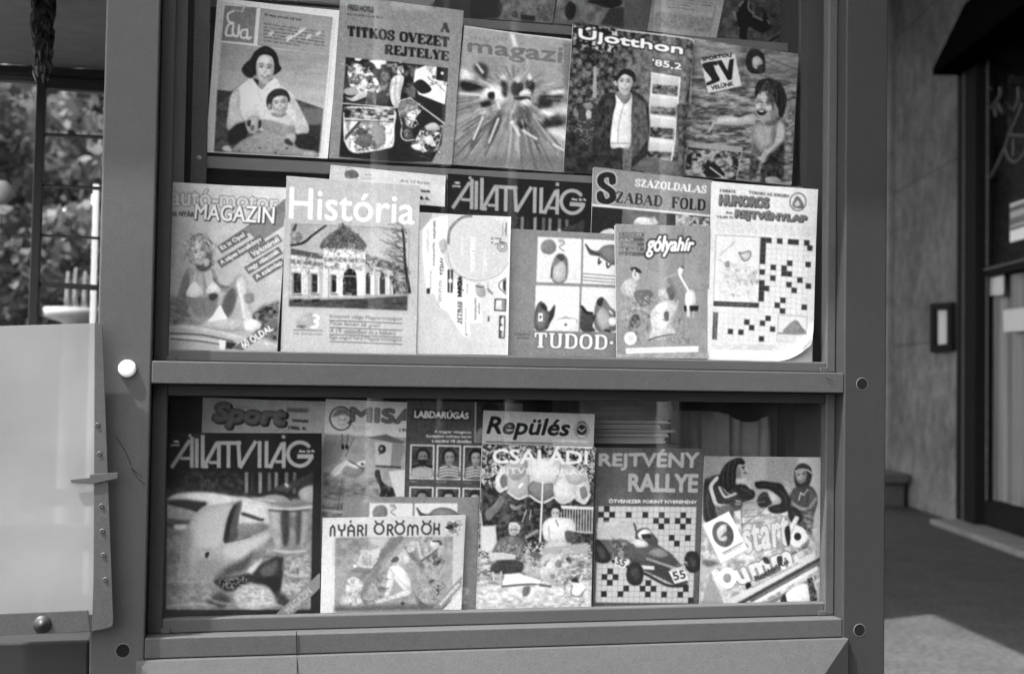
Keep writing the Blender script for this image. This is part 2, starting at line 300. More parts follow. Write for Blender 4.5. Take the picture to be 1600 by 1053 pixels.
b = MB(); b.prism([P(64, 136, SHY+.012), P(172, 142, SHY+.012), P(168, 560, SHY+.012), P(50, 556, SHY+.012)], (0, .004, 0)); b.build('glass_pane', M_GLASS2, sh)
b = MB(); b.prism([P(-200, 112, SHY+.012), P(63, 124, SHY+.012), P(47, 556, SHY+.012), P(-200, 566, SHY+.012)], (0, .004, 0)); b.build('glass_pane', M_GLASS2, sh)
# a dark fringed frond hanging under the canopy
b = MB(); fy = .8; rf = random.Random(5); cx = lambda v: 66-.02*v
zs = P(66, -40, fy)[2]; b.tube([P(64, -60, fy), P(66, 30, fy), P(67, 103, fy)], [.004, .006, .010], 8)
for i in range(130):
    v = -30+i*1.05; L = 26-.12*max(v, 0); u = cx(v)+1+rf.uniform(-5, 5)
    for s in (-1, 1):
        a = P(u, v, fy+rf.uniform(-.02, .02)); e = P(u+s*L*rf.uniform(.35, .62)+1, v+rf.uniform(16, 30), fy+rf.uniform(-.03, .03)); m_ = (a*.4+e*.6)+np.array([s*.004, 0, .002])
        b.tube([a, m_, e], [.008, .007, .001], 5)
tag(b.build('fringed_frond', M_DARKMETAL), 'dark fringed frond hanging below the pale shelter canopy', 'frond')

# white post, globe lamp and low fountain jets beyond the shelter
M_WHITEP = material('white_paint', .85, .5, .3, noise=(8, .06))
b = MB(); y = 3.2; a, c = P(150.5, 288, y), P(150.5, 640, y); b.box(a[0]-.011, a[0]+.011, y, y+.03, 0, a[2]); b.box(a[0]-.02, a[0]+.02, y-.005, y+.035, 0, .03); b.box(a[0]-.018, a[0]-.0112, y+.005, y+.025, P(150, 308, y)[2]-.03, P(150, 308, y)[2]+.012); b.build('white_post', M_WHITEP, None, bevel=.003); tag(bpy.context.scene.objects['white_post'], 'slim bright white post beyond the shelter, beside the grey kiosk post', 'post')
lp = empty('park_lamp', (P(-4, 500, 5)[0], 5, 0), 'white globe park lamp on a thin pale pole at the left edge', 'lamp'); c = P(0, 303, 5)
h = MB(); h.lathe((c[0], 5, c[2]), [(.001, .07), (.03, .066), (.055, .045), (.064, .01), (.055, -.03), (.03, -.05), (.012, -.055)], axis='z', seg=28); h.build('lamp_globe', M_SOFFIT, lp, smooth=True)
h = MB(); h.tube([(c[0]-.008, 5, 0), (c[0]-.008, 5, c[2]-.045)], .009, 10); h.build('lamp_pole', M_WHITEP, lp)
M_JET = material('water_jet', .15, .35, .4, noise=(40, .2))
for k, (u, v0, v1) in enumerate(((105, 424, 445), (117, 418, 445), (132, 424, 446))):
    b = MB(); y = 9.0; a = P(u, v1+36, y); e = P(u+1.5, v0, y); L = e[2]-a[2]; b.tube([a+np.array([0, 0, L*s]) for s in (0, .3, .6, .85, 1)], [.022, .020, .016, .012, .004], 8)
    tag(b.build('fountain_jet', M_JET, None, smooth=True), ('left low white fountain jet seen under the lowest glazing bar', 'tallest white fountain jet in the middle of the three', 'right white fountain jet nearest the white post')[k], 'fountain jet', 'fountain jets beyond the shelter')
z0 = P(117, 482, 9)[2]; b = MB(); b.lathe((P(118, 480, 9)[0], 9.0, 0), [(.0, z0-.06), (.16, z0-.05), (.22, z0), (.25, z0), (.24, z0-.07), (.10, z0-.12), (.12, 0.02)], axis='z', seg=28); tag(b.build('fountain_basin', M_SOFFIT, None, smooth=True), 'pale round fountain basin on the lawn beyond the shelter', 'fountain')

M_BARK = material('bark', .06, .9, .2, noise=[(6, .4)], stretch=(1, 1, .2))
def leafmat(n, base):
    mt = material(n, base, .6, .3, noise=[(.9, .45), (9, .35)]); t = mt.node_tree; bs = t.nodes['Principled BSDF']; o = [x for x in t.nodes if x.type == 'OUTPUT_MATERIAL'][0]
    tl = t.nodes.new('ShaderNodeBsdfTranslucent'); tl.inputs[0].default_value = (base*1.5,)*3+(1,); mx = t.nodes.new('ShaderNodeMixShader'); mx.inputs[0].default_value = .4
    t.links.new(bs.outputs[0], mx.inputs[1]); t.links.new(tl.outputs[0], mx.inputs[2]); t.links.new(mx.outputs[0], o.inputs[0]); return mt
M_LEAF = [leafmat('leaf_light', .095), leafmat('leaf_mid', .07), leafmat('leaf_dark', .045)]
def tree(x, y, h, rad, n, seed, label, mat, low=.15, leaf=.11):
    r = np.random.default_rng(seed); root = empty('tree', (x, y, 0), label, 'tree', 'trees beyond the shelter')
    b = MB(); b.tube([(x, y, 0), (x+.05, y, h*.3), (x-.04, y, h*.6), (x, y, h*.85)], [h*.035, h*.027, h*.016, .02], 10)
    cl = []
    for k in range(26):
        a = r.uniform(0, 6.28); z = h*r.uniform(low, .98); R = rad*math.sin(math.pi*min(1, max(.12, (z/h-low+.12)/(1.1-low))))**.6*r.uniform(.45, 1); c = np.array([x+R*math.cos(a), y+R*math.sin(a), z]); cl.append((c, rad*r.uniform(.22, .42)))
        s = np.array([x, y, max(.1*h, z-h*.22)]); b.tube([s, (s+c)/2+np.array([0, 0, .06*h*r.uniform(0, 1)]), c], [h*.010, h*.007, .006], 6)
    b.build('trunk', M_BARK, root)
    w = np.array([c[1]**2 for c in cl]); ix = r.choice(len(cl), n, p=w/w.sum()); C = np.array([c[0] for c in cl])[ix]; RR = np.array([c[1] for c in cl])[ix]
    d = r.normal(size=(n, 3)); d /= np.linalg.norm(d, axis=1)[:, None]; p = C+d*(RR*r.uniform(.35, 1.05, n))[:, None]*[1, 1, .75]
    u = r.normal(size=(n, 3)); u /= np.linalg.norm(u, axis=1)[:, None]; v = np.cross(u, r.normal(size=(n, 3))); v /= np.linalg.norm(v, axis=1)[:, None]; L = leaf*r.uniform(.6, 1.4, n)[:, None]
    X = np.stack([p-u*L*.5, p+v*L*.3, p+u*L*.5, p-v*L*.3], 1).reshape(-1, 3); me = bpy.data.meshes.new('crown'); me.vertices.add(4*n); me.vertices.foreach_set('co', X.astype(np.float32).ravel()); me.loops.add(4*n); me.loops.foreach_set('vertex_index', np.arange(4*n, dtype=np.int32)); me.polygons.add(n); me.polygons.foreach_set('loop_start', np.arange(0, 4*n, 4, dtype=np.int32)); me.update(calc_edges=True)
    link('crown', me, M_LEAF[mat], root)
for k, (x, y, h, r, n, m_, lb, lf) in enumerate((
    (-3.4, 13.5, 5.6, 2.2, 9000, 1, 'leafy tree behind the left bay of the shelter, left of the mullion', .16), (-1.3, 14.0, 5.2, 2.0, 9000, 0, 'leafy tree seen through the small panes of the shelter', .16),
    (.8, 15.0, 6.0, 2.2, 7000, 1, 'leafy tree mostly hidden by the left kiosk post', .17), (-5.2, 16.0, 6.5, 2.6, 8000, 0, 'leafy tree at the far left edge behind the park lamp', .17),
    (-4.4, 20.0, 9.5, 3.6, 15000, 2, 'tall dark tree farther back on the left', .24), (-1.6, 21.0, 9.0, 3.6, 15000, 2, 'tall dark tree farther back above the fountain', .24), (.9, 22.0, 9.6, 3.6, 10000, 2, 'tall dark tree farther back behind the kiosk post', .24),
    (-7.0, 25.0, 11.0, 4.4, 16000, 2, 'tallest dark tree at the far left in the last row', .3), (-3.0, 27.0, 11.5, 4.6, 20000, 2, 'tallest dark tree in the middle of the last row', .3), (1.5, 28.0, 11.5, 4.6, 16000, 2, 'tallest dark tree at the right end of the last row', .3))):
    tree(x, y, h, r, n, 10+k, lb, m_, .10, lf)
# bushes closing the view under the crowns
for k, (x, y, r) in enumerate(((-5.0, 17.5, 1.5), (-2.8, 17.0, 1.3), (-.7, 17.6, 1.4), (1.2, 18.0, 1.4))):
    rr = np.random.default_rng(50+k); n = 4000; d = rr.normal(size=(n, 3)); d /= np.linalg.norm(d, axis=1)[:, None]; d[:, 2] = abs(d[:, 2]); p = np.array([x, y, 0])+d*r*rr.uniform(.55, 1.05, n)[:, None]
    u = rr.normal(size=(n, 3)); u /= np.linalg.norm(u, axis=1)[:, None]; v = np.cross(u, d); L = .17*rr.uniform(.6, 1.4, n)[:, None]; X = np.stack([p-u*L*.5, p+v*L*.3, p+u*L*.5, p-v*L*.3], 1).reshape(-1, 3)
    b = MB(); b.v = [tuple(q) for q in X]; b.f = [(4*i, 4*i+1, 4*i+2, 4*i+3) for i in range(n)]; me = bpy.data.meshes.new('bush'); me.from_pydata(b.v, [], b.f); tag(link('bush', me, M_LEAF[1+k % 2]), ('round bush at the far left below the trees', 'round bush left of the shelter mullion', 'round bush behind the fountain jets', 'round bush behind the white post')[k], 'bush', 'bushes under the trees')

# ------------------------------------------------------------------ the shop and passage on the right
h0 = G(1500, 819); fd = ray(850, 575); fd[2] = 0; fd /= np.linalg.norm(fd); fn = np.array([-fd[1], fd[0], 0.0])      # facade direction (away) and outward normal (towards the passage)
def F(u, v, out=0.0): return PP(u, v, h0+fn*out, fn)
def along(u): return float((F(u, 700)-h0)@fd)
def slab(mb, a0, a1, o0, o1, z0, z1):                              # box in facade coordinates: along, outward, height
    c = [h0+fd*a+fn*o for a, o in ((a0, o0), (a1, o0), (a1, o1), (a0, o1))]
    mb.prism([np.array([p[0], p[1], z0]) for p in c], (0, 0, z1-z0))
M_STONE = material('stone_cladding', .100, .85, .15, noise=[(1.1, .4), (6, .35), (28, .3), (90, .35)], bump=(25, .4, .004))
def add_joints(mt, w, h):
    t = mt.node_tree; b = t.nodes['Principled BSDF']; src = b.inputs['Base Color'].links[0].from_socket
    tc = t.nodes.new('ShaderNodeTexCoord'); vr = t.nodes.new('ShaderNodeMapping'); vr.inputs['Rotation'].default_value = (0, 0, -math.atan2(fd[1], fd[0])); t.links.new(tc.outputs['Object'], vr.inputs[0])
    sp = t.nodes.new('ShaderNodeSeparateXYZ'); t.links.new(vr.outputs[0], sp.inputs[0]); cb = t.nodes.new('ShaderNodeCombineXYZ'); t.links.new(sp.outputs[0], cb.inputs[0]); t.links.new(sp.outputs[2], cb.inputs[1])
    br = t.nodes.new('ShaderNodeTexBrick'); br.offset = .0; br.inputs['Scale'].default_value = 1; br.inputs['Brick Width'].default_value = w; br.inputs['Row Height'].default_value = h; br.inputs['Mortar Size'].default_value = .012; br.inputs['Mortar Smooth'].default_value = .4
    br.inputs['Color1'].default_value = (1.12,)*3+(1,); br.inputs['Color2'].default_value = (.82,)*3+(1,); br.inputs['Mortar'].default_value = (.55,)*3+(1,); t.links.new(cb.outputs[0], br.inputs['Vector'])
    mx = t.nodes.new('ShaderNodeMix'); mx.data_type = 'RGBA'; mx.blend_type = 'MULTIPLY'; mx.inputs[0].default_value = 1; t.links.new(src, mx.inputs[6]); t.links.new(br.outputs[0], mx.inputs[7]); t.links.new(mx.outputs[2], b.inputs['Base Color'])
add_joints(M_STONE, 2.05, 1.75)
aw0 = along(1500); aw1 = along(1370)
shop = empty('shop_building', tuple(h0), 'stone clad shop with dark glazed entrance across the passage', 'shop')
b = MB(); slab(b, aw0, aw1, -1.2, 0, 0, 7.0); b.build('stone_wall', M_STONE, shop, bevel=.01)
b = MB(); slab(b, -14, aw0-.002, -1.2, -.02, 4.6, 7.0); b.build('upper_wall', M_STONE, shop)
b = MB(); slab(b, -14, aw0-.002, -1.3, -.9, 0, 4.6); b.build('inner_wall', M_DARK, shop)
M_FRAME = material('shop_frame', .007, .8, .08, noise=(15, .2)); M_FRAME2 = material('worn_frame_edge', .08, .7, .1, noise=(30, .3))
a1 = along(1530)
b = MB(); slab(b, a1, aw0-.003, -.12, .04, 0, 4.6); b.build('door_jamb', M_FRAME, shop, bevel=.006)
b = MB(); slab(b, along(1512)-.01, along(1512)+.012, .0405, .05, 0, 4.5); b.build('jamb_trim', M_FRAME2, shop)
zt0 = F(1560, 418)[2]; zb = F(1560, 806)[2]
b = MB(); slab(b, -14, a1-.003, -.16, -.05, zt0-.05, zt0+.05); b.build('transom', M_FRAME, shop, bevel=.006)
b = MB(); slab(b, -14, a1-.003, -.049, -.035, zt0+.012, zt0+.03); b.build('transom_trim', M_FRAME2, shop)
b = MB(); slab(b, -14, a1-.003, -.16, -.04, .06, max(.12, zb+.10)); b.build('bottom_rail', M_FRAME, shop, bevel=.006)
b = MB(); slab(b, a1-.075, a1-.055, -.05, -.038, zb+.1, zt0-.05); slab(b, a1-.075, a1-.055, -.05, -.038, zt0+.05, 4.55); b.build('glazing_bead', M_FRAME2, shop)
M_STEP = material('worn_step', .13, .8, .2, noise=[(5, .3), (50, .2)])
b = MB(); slab(b, -14, aw0-.05, -.2, .30, .0, .055); b.build('doorstep', M_STEP, shop, bevel=.012)
b = MB(); slab(b, -14, a1-.004, -.115, -.107, zb+.12, 4.55); b.build('glass_pane', glass_material('shop_glass', .25), shop)
# pleated curtain behind the glass
M_CURT = material('curtain', .17, .9, .1, noise=[(9, .6), (30, .3)], stretch=(1, 1, .02))  # fold shading also put into the colour as vertically stretched noise
b = MB(); n = 300; A = np.linspace(-4.0, a1+.02, n); pts = []
for i, a in enumerate(A):
    o = -.165+.034*math.sin(a*17+1.5*math.sin(a*3))+.010*math.sin(a*57); p = h0+fd*a+fn*o; pts += [(p[0], p[1], .12), (p[0], p[1], zt0-.06)]
vs = pts+[tuple(np.array(p)-fn*.004) for p in pts]; q = [(2*i, 2*i+2, 2*i+3, 2*i+1) for i in range(n-1)]; b.add(vs, q+[tuple(2*n+k for k in f[::-1]) for f in q]); b.build('curtain', M_CURT, shop, smooth=True)
b = MB(); slab(b, along(1394.5), along(1387), .001, .05, .05, 6.9); b.build('corner_strip', M_STEP, shop)
# awning: a sloping canvas box over the entrance
M_AWN = material('awning_canvas', .003, .95, .0, noise=(8, .2))
OUT = .30; low = F(1457, 118, OUT); al = float((low-h0)@fd); zl = low[2]; zt_ = F(1506, 8)[2]; p_ = h0+fd*al
pr = [p_+fn*o+np.array([0, 0, z-p_[2]]) for o, z in ((.002, zt_), (OUT, zl+.06), (OUT, zl), (.002, zl))]
b = MB(); b.prism(pr, -fd*13); tag(b.build('awning', M_AWN, None), 'black sloping canvas fascia over the shop entrance, upper right', 'awning')
# script neon lettering, cards and posters in the shop window
def glassplane(u, v): return PP(u, v, h0-fn*.10, fn)
M_TUBE = material('unlit_tube', .06, .7, .1, noise=(20, .1))
z = lambda x, y: F(1380+x/3.509, 80+y/3.509, -.095)
b = MB()
for q in ([(560,200),(540,300),(500,400),(470,500),(460,570),(475,600),(510,600),(535,590),(545,610),(530,640),(500,660),(480,700),(490,735),(530,740),(580,700),(630,620),(670,530)], [(590,200),(560,320),(515,420),(490,510),(485,570),(500,585)], [(510,650),(520,655)], [(560,340),(600,300),(640,250),(640,200)], [(610,310),(620,360)], [(630,290),(655,340)], [(670,530),(690,470),(720,400),(750,330),(765,280)], [(690,460),(770,465),(840,460)], [(670,530),(690,590),(730,610),(770,570),(800,480)], [(715,480),(715,580)], [(800,480),(820,560),(860,590),(900,540)], [(740,200),(745,260),(720,330)]):
    pts = [z(*p) for p in smooth(q, 6)]; b.tube(pts, .017, 8)
tag(b.build('script_sign', M_TUBE, None, smooth=True), 'large looping script tube sign in the dark shop window', 'sign')
M_NEONB = material('sign_plate', .075, .7, .2, noise=(9, .4))
def card(name, quad, mat, label, cat, d=.004, out=-.095):
    b = MB(); b.prism([F(u, v, out) for u, v in quad], -fn*d); return tag(b.build(name, mat, None), label, cat)
M_CARD = material('white_card', .42, .7, .2, noise=[(40, .08)])
def striped(name, n, lo, hi, seed):
    mt = bpy.data.materials.new(name); mt.use_nodes = True; t = mt.node_tree; b = t.nodes['Principled BSDF']; tc = t.nodes.new('ShaderNodeTexCoord'); sp = t.nodes.new('ShaderNodeSeparateXYZ'); t.links.new(tc.outputs['Generated'], sp.inputs[0])
    cr = t.nodes.new('ShaderNodeValToRGB'); cr.color_ramp.interpolation = 'CONSTANT'; r = random.Random(seed); els = cr.color_ramp.elements; els[0].position = 0; els[0].color = (hi,)*3+(1,)
    for k, (p, v) in enumerate(n):
        e = els.new(p) if k else els[1]; e.position = p; e.color = (v,)*3+(1,)
    t.links.new(sp.outputs[2], cr.inputs[0]); t.links.new(cr.outputs[0], b.inputs['Base Color']); b.inputs['Roughness'].default_value = .7; return mt
c_ = [(1539,424),(1566,421),(1568,424),(1568,458),(1566,461),(1541,462),(1538,459),(1538,427)]
card('notice_card', c_, M_CARD, 'small white rounded card on the shop door glass', 'card')
card('paper_notice', [(1567,485),(1612,479),(1612,516),(1568,519)], M_CARD, 'white paper taped over the pale curtain of the shop', 'paper')
card('poster', [(1578,319),(1618,306),(1618,368),(1578,379)], striped('poster_print', ((.30,.05),(.38,.45),(.42,.10),(.62,.30),(.78,.06),(.9,.4)), .05, .62, 1), 'striped poster in the dark pane under the script sign', 'poster')
nb = empty('notice_box', tuple(F(1469, 548, 0)), 'black framed notice box on the stone wall', 'notice box')
b = MB(); out = .05
for q in ([(1453,474),(1486,472),(1486,483),(1453,485)], [(1453,540),(1486,536),(1486,548),(1453,551)], [(1453,485),(1461,484.6),(1461,539),(1453,540)], [(1479,483.6),(1486,483),(1486,536),(1479,537)]): b.prism([F(u, v, out) for u, v in q], -fn*.048)
b.build('frame', M_FRAME, nb); b = MB(); b.prism([F(1460, 484, .02), F(1480, 482.5, .02), F(1480, 538, .02), F(1460, 540, .02)], -fn*.018); b.build('backing', M_CARD, nb)
# low stone bench by the wall, seen past the kiosk post
a_ = float((F(1422, 770)-h0)@fd); b = MB(); M_BENCH = material('bench_stone', .05, .8, .2, noise=[(6, .3)])
bench = empty('low_bench', tuple(h0+fd*a_), 'low dark stone bench against the wall beside the kiosk post', 'bench')
slab(b, a_-.1, a_+1.5, .03, .45, .26, .36); b.build('seat', M_BENCH, bench, bevel=.015)
for s_ in (0.0, 1.1): b = MB(); slab(b, a_+s_, a_+s_+.2, .06, .40, 0, .262); b.build('leg', M_BENCH, bench, bevel=.01)
# unseen slab added over the passage; with the shop it throws the shade on the asphalt
M_UPPER = material('rendered_wall', .16, .85, .2, noise=[(.6, .2), (8, .15)])
sdv = np.array(sd)
def caster(u, v, z): p = G(u, v); return p+sdv*(z/sdv[2])          # point at height z that shades the ground at (u, v)
pc, pl, pr_ = caster(1490, 955, 6.4), caster(1300, 978, 6.4), caster(1640, 1018, 6.4)
el_ = (pl-pc)/np.linalg.norm(pl-pc); er_ = (pr_-pc)/np.linalg.norm(pr_-pc)
D3 = np.array([0, 0, .35]); ring = [p-D3 for p in (pc, pc+er_*9, pc+er_*9+fd*20+np.array([5., 0, 0]), pc+el_*5+fd*11, pc+el_*5)]
b = MB(); b.prism(ring, D3); b.build('shade_slab', M_UPPER, shop)
# across the street behind the viewer: dark facades that the panes faintly mirror and that shade the passage
M_OPP = material('opposite_wall', .010, .85, .2, noise=[(.3, .25), (3, .2)])
opp = empty('opposite_building', (8, -16, 0), 'dark plain building across the street', 'building')
b = MB(); b.box(-4, 4, -24, -14, 0, 6); b.build('wall', M_OPP, opp); b = MB(); b.box(4.002, 26, -24, -13, 0, 9); b.build('wall', M_OPP, opp)
M_COL = material('streak_column', .6, .8, .2, noise=[(.8, .3)])  # columns added out of view so their mirror images streak the panes
for k, (u, wd) in enumerate(((588, 26), (800, 14), (1050, 34), (690, 8))):
    a, c = P(u-wd/2, 600, 9.5)[0], P(u+wd/2, 600, 9.5)[0]; b = MB(); b.lathe(((a+c)/2, -9.5, 0), [(.001, 5.6), ((c-a)/2, 5.6), ((c-a)/2, .2), ((c-a)*.7, .18), ((c-a)*.7, 0)], axis='z', seg=20)
    tag(b.build('column', M_COL, None, smooth=False), ('pale column added across the street to mirror over the montage book', 'thin pale column added across the street to mirror over the cyclists', 'thickest pale column added across the street to mirror in the panes', 'thinnest pale column added across the street to mirror in the panes')[k], 'column', 'columns added across the street')
far = empty('far_building', (6, 44, 0), 'grey building at the far end of the passage', 'building')
b = MB(); b.box(1.6, 30, 40, 50, 0, 14); b.build('wall', M_UPPER, far)
for r_ in range(4):
    for c_ in range(8): b = MB(); b.box(3+c_*3.2, 4.5+c_*3.2, 39.96, 39.99, 1.2+r_*3.2, 3.2+r_*3.2); b.build('window', M_FRAME, far)

# ------------------------------------------------------------------ printing on the covers: a small rasteriser; the print ends up in a colour attribute of each cover mesh
RNG = np.random.default_rng(11)
_glyphs = {}
def glyph_edges(s, shear=0.0, space=1.0):
    key = (s, shear, space)
    if key in _glyphs: return _glyphs[key]
    cu = bpy.data.curves.new('lettering', 'FONT'); cu.body = s; cu.size = 1; cu.shear = shear; cu.space_character = space; cu.resolution_u = 3
    ob = bpy.data.objects.new('lettering', cu); COL.objects.link(ob)
    dg = bpy.context.evaluated_depsgraph_get(); me = ob.evaluated_get(dg).to_mesh()
    co = np.empty(len(me.vertices)*3); me.vertices.foreach_get('co', co); co = co.reshape(-1, 3)[:, :2]
    cnt = {}
    for p in me.polygons:
        vs = list(p.vertices)
        for a, b in zip(vs, vs[1:]+vs[:1]):
            k = (min(a, b), max(a, b)); cnt[k] = cnt.get(k, 0)+1
    e = np.array([k for k, n in cnt.items() if n == 1], int).reshape(-1, 2)
    bpy.data.objects.remove(ob); bpy.data.curves.remove(cu)
    if not len(e): e = np.zeros((1, 2), int); co = np.zeros((1, 2))
    lo, hi = co.min(0), co.max(0); c = (co-lo)/np.maximum(hi-lo, 1e-6)
    _glyphs[key] = (c[e[:, 0]], c[e[:, 1]]); return _glyphs[key]

def boxblur(a, r):
    for _ in range(2):
        for ax in (0, 1):
            k = 2*r+1; pad = [(0, 0), (0, 0)]; pad[ax] = (r+1, r)
            c = np.cumsum(np.pad(a, pad, mode='edge'), axis=ax)
            a = (c[k:]-c[:-k])/k if ax == 0 else (c[:, k:]-c[:, :-k])/k
    return a

SERIF = {  # slab-serif capitals: (advance, strokes); a stroke is (points, weight) with weight 1 = stem, 0 = hairline; then serif bars (x0, x1, y)
 'A': (1.0, [([(.10,0),(.48,1)],0),([(.48,1),(.86,0)],1),([(.25,.35),(.70,.35)],0)], [(-.03,.27,0),(.62,1.05,0)]),
 'B': (.85, [([(.2,0),(.2,1)],1),([(.2,1),(.5,1),(.68,.9),(.68,.66),(.5,.54),(.2,.54)],.55),([(.5,.54),(.74,.42),(.74,.12),(.5,0),(.2,0)],.6)], [(0,.3,0),(0,.3,1)]),
 'D': (.9, [([(.2,0),(.2,1)],1),([(.2,1),(.48,1),(.72,.85),(.78,.5),(.72,.15),(.48,0),(.2,0)],.7)], [(0,.3,0),(0,.3,1)]),
 'E': (.82, [([(.2,0),(.2,1)],1),([(.2,1),(.74,1),(.74,.74)],.1),([(.2,.52),(.56,.52)],.1),([(.56,.64),(.56,.4)],.1),([(.2,0),(.76,0),(.76,.28)],.1)], [(0,.3,0),(0,.3,1)]),
 'F': (.8, [([(.2,0),(.2,1)],1),([(.2,1),(.74,1),(.74,.72)],.1),([(.2,.52),(.56,.52)],.1),([(.56,.66),(.56,.38)],.1)], [(0,.42,0),(0,.3,1)]),
 'I': (.45, [([(.22,0),(.22,1)],1)], [(0,.44,0),(0,.44,1)]),
 'J': (.6, [([(.4,1),(.4,.2),(.28,0),(.08,.04),(.04,.2)],.8)], [(.2,.6,1)]),
 'K': (.95, [([(.2,0),(.2,1)],1),([(.75,1),(.28,.45)],0),([(.40,.6),(.78,0)],1)], [(0,.4,0),(0,.4,1),(.58,.98,0),(.58,.92,1)]),
 'L': (.8, [([(.2,0),(.2,1)],1),([(.2,0),(.74,0),(.74,.3)],.1)], [(0,.4,1),(0,.3,0)]),
 'O': (.95, [([(.47,1),(.22,.88),(.14,.5),(.22,.12),(.47,0),(.72,.12),(.80,.5),(.72,.88),(.47,1)],.75)], []),
 'R': (.95, [([(.2,0),(.2,1)],1),([(.2,1),(.52,1),(.7,.9),(.7,.62),(.52,.5),(.2,.5)],.55),([(.5,.5),(.66,.1),(.85,0)],.7)], [(0,.4,0),(0,.3,1),(.7,.97,0)]),
 'S': (.75, [([(.62,.74),(.58,.96),(.36,1),(.14,.88),(.16,.64),(.58,.38),(.62,.14),(.40,0),(.14,.06),(.10,.28)],.65)], []),
 'T': (.9, [([(.43,0),(.43,1)],1),([(.08,.7),(.08,1),(.78,1),(.78,.7)],.1)], [(.2,.66,0)]),
 'U': (.95, [([(.2,1),(.2,.25),(.3,.05),(.48,0),(.66,.06),(.74,.25),(.74,1)],.7)], [(0,.4,1),(.56,.92,1)]),
 'V': (.95, [([(.12,1),(.48,0)],1),([(.48,0),(.82,1)],0)], [(-.05,.34,1),(.62,.98,1)]),
 'Y': (.92, [([(.12,1),(.45,.45)],1),([(.80,1),(.45,.45)],0),([(.45,.5),(.45,0)],1)], [(-.04,.34,1),(.62,.96,1),(.24,.66,0)]),
 'Z': (.8, [([(.1,.74),(.1,1),(.68,1)],.1),([(.66,1),(.12,0)],1),([(.12,0),(.7,0),(.7,.28)],.1)], []),
 '-': (.4, [([(.08,.48),(.3,.48)],.8)], []), ' ': (.45, [], []),
}
ACC = {'Á': ('A', 'a'), 'É': ('E', 'a'), 'Ö': ('O', 'd'), 'Ó': ('O', 'a')}

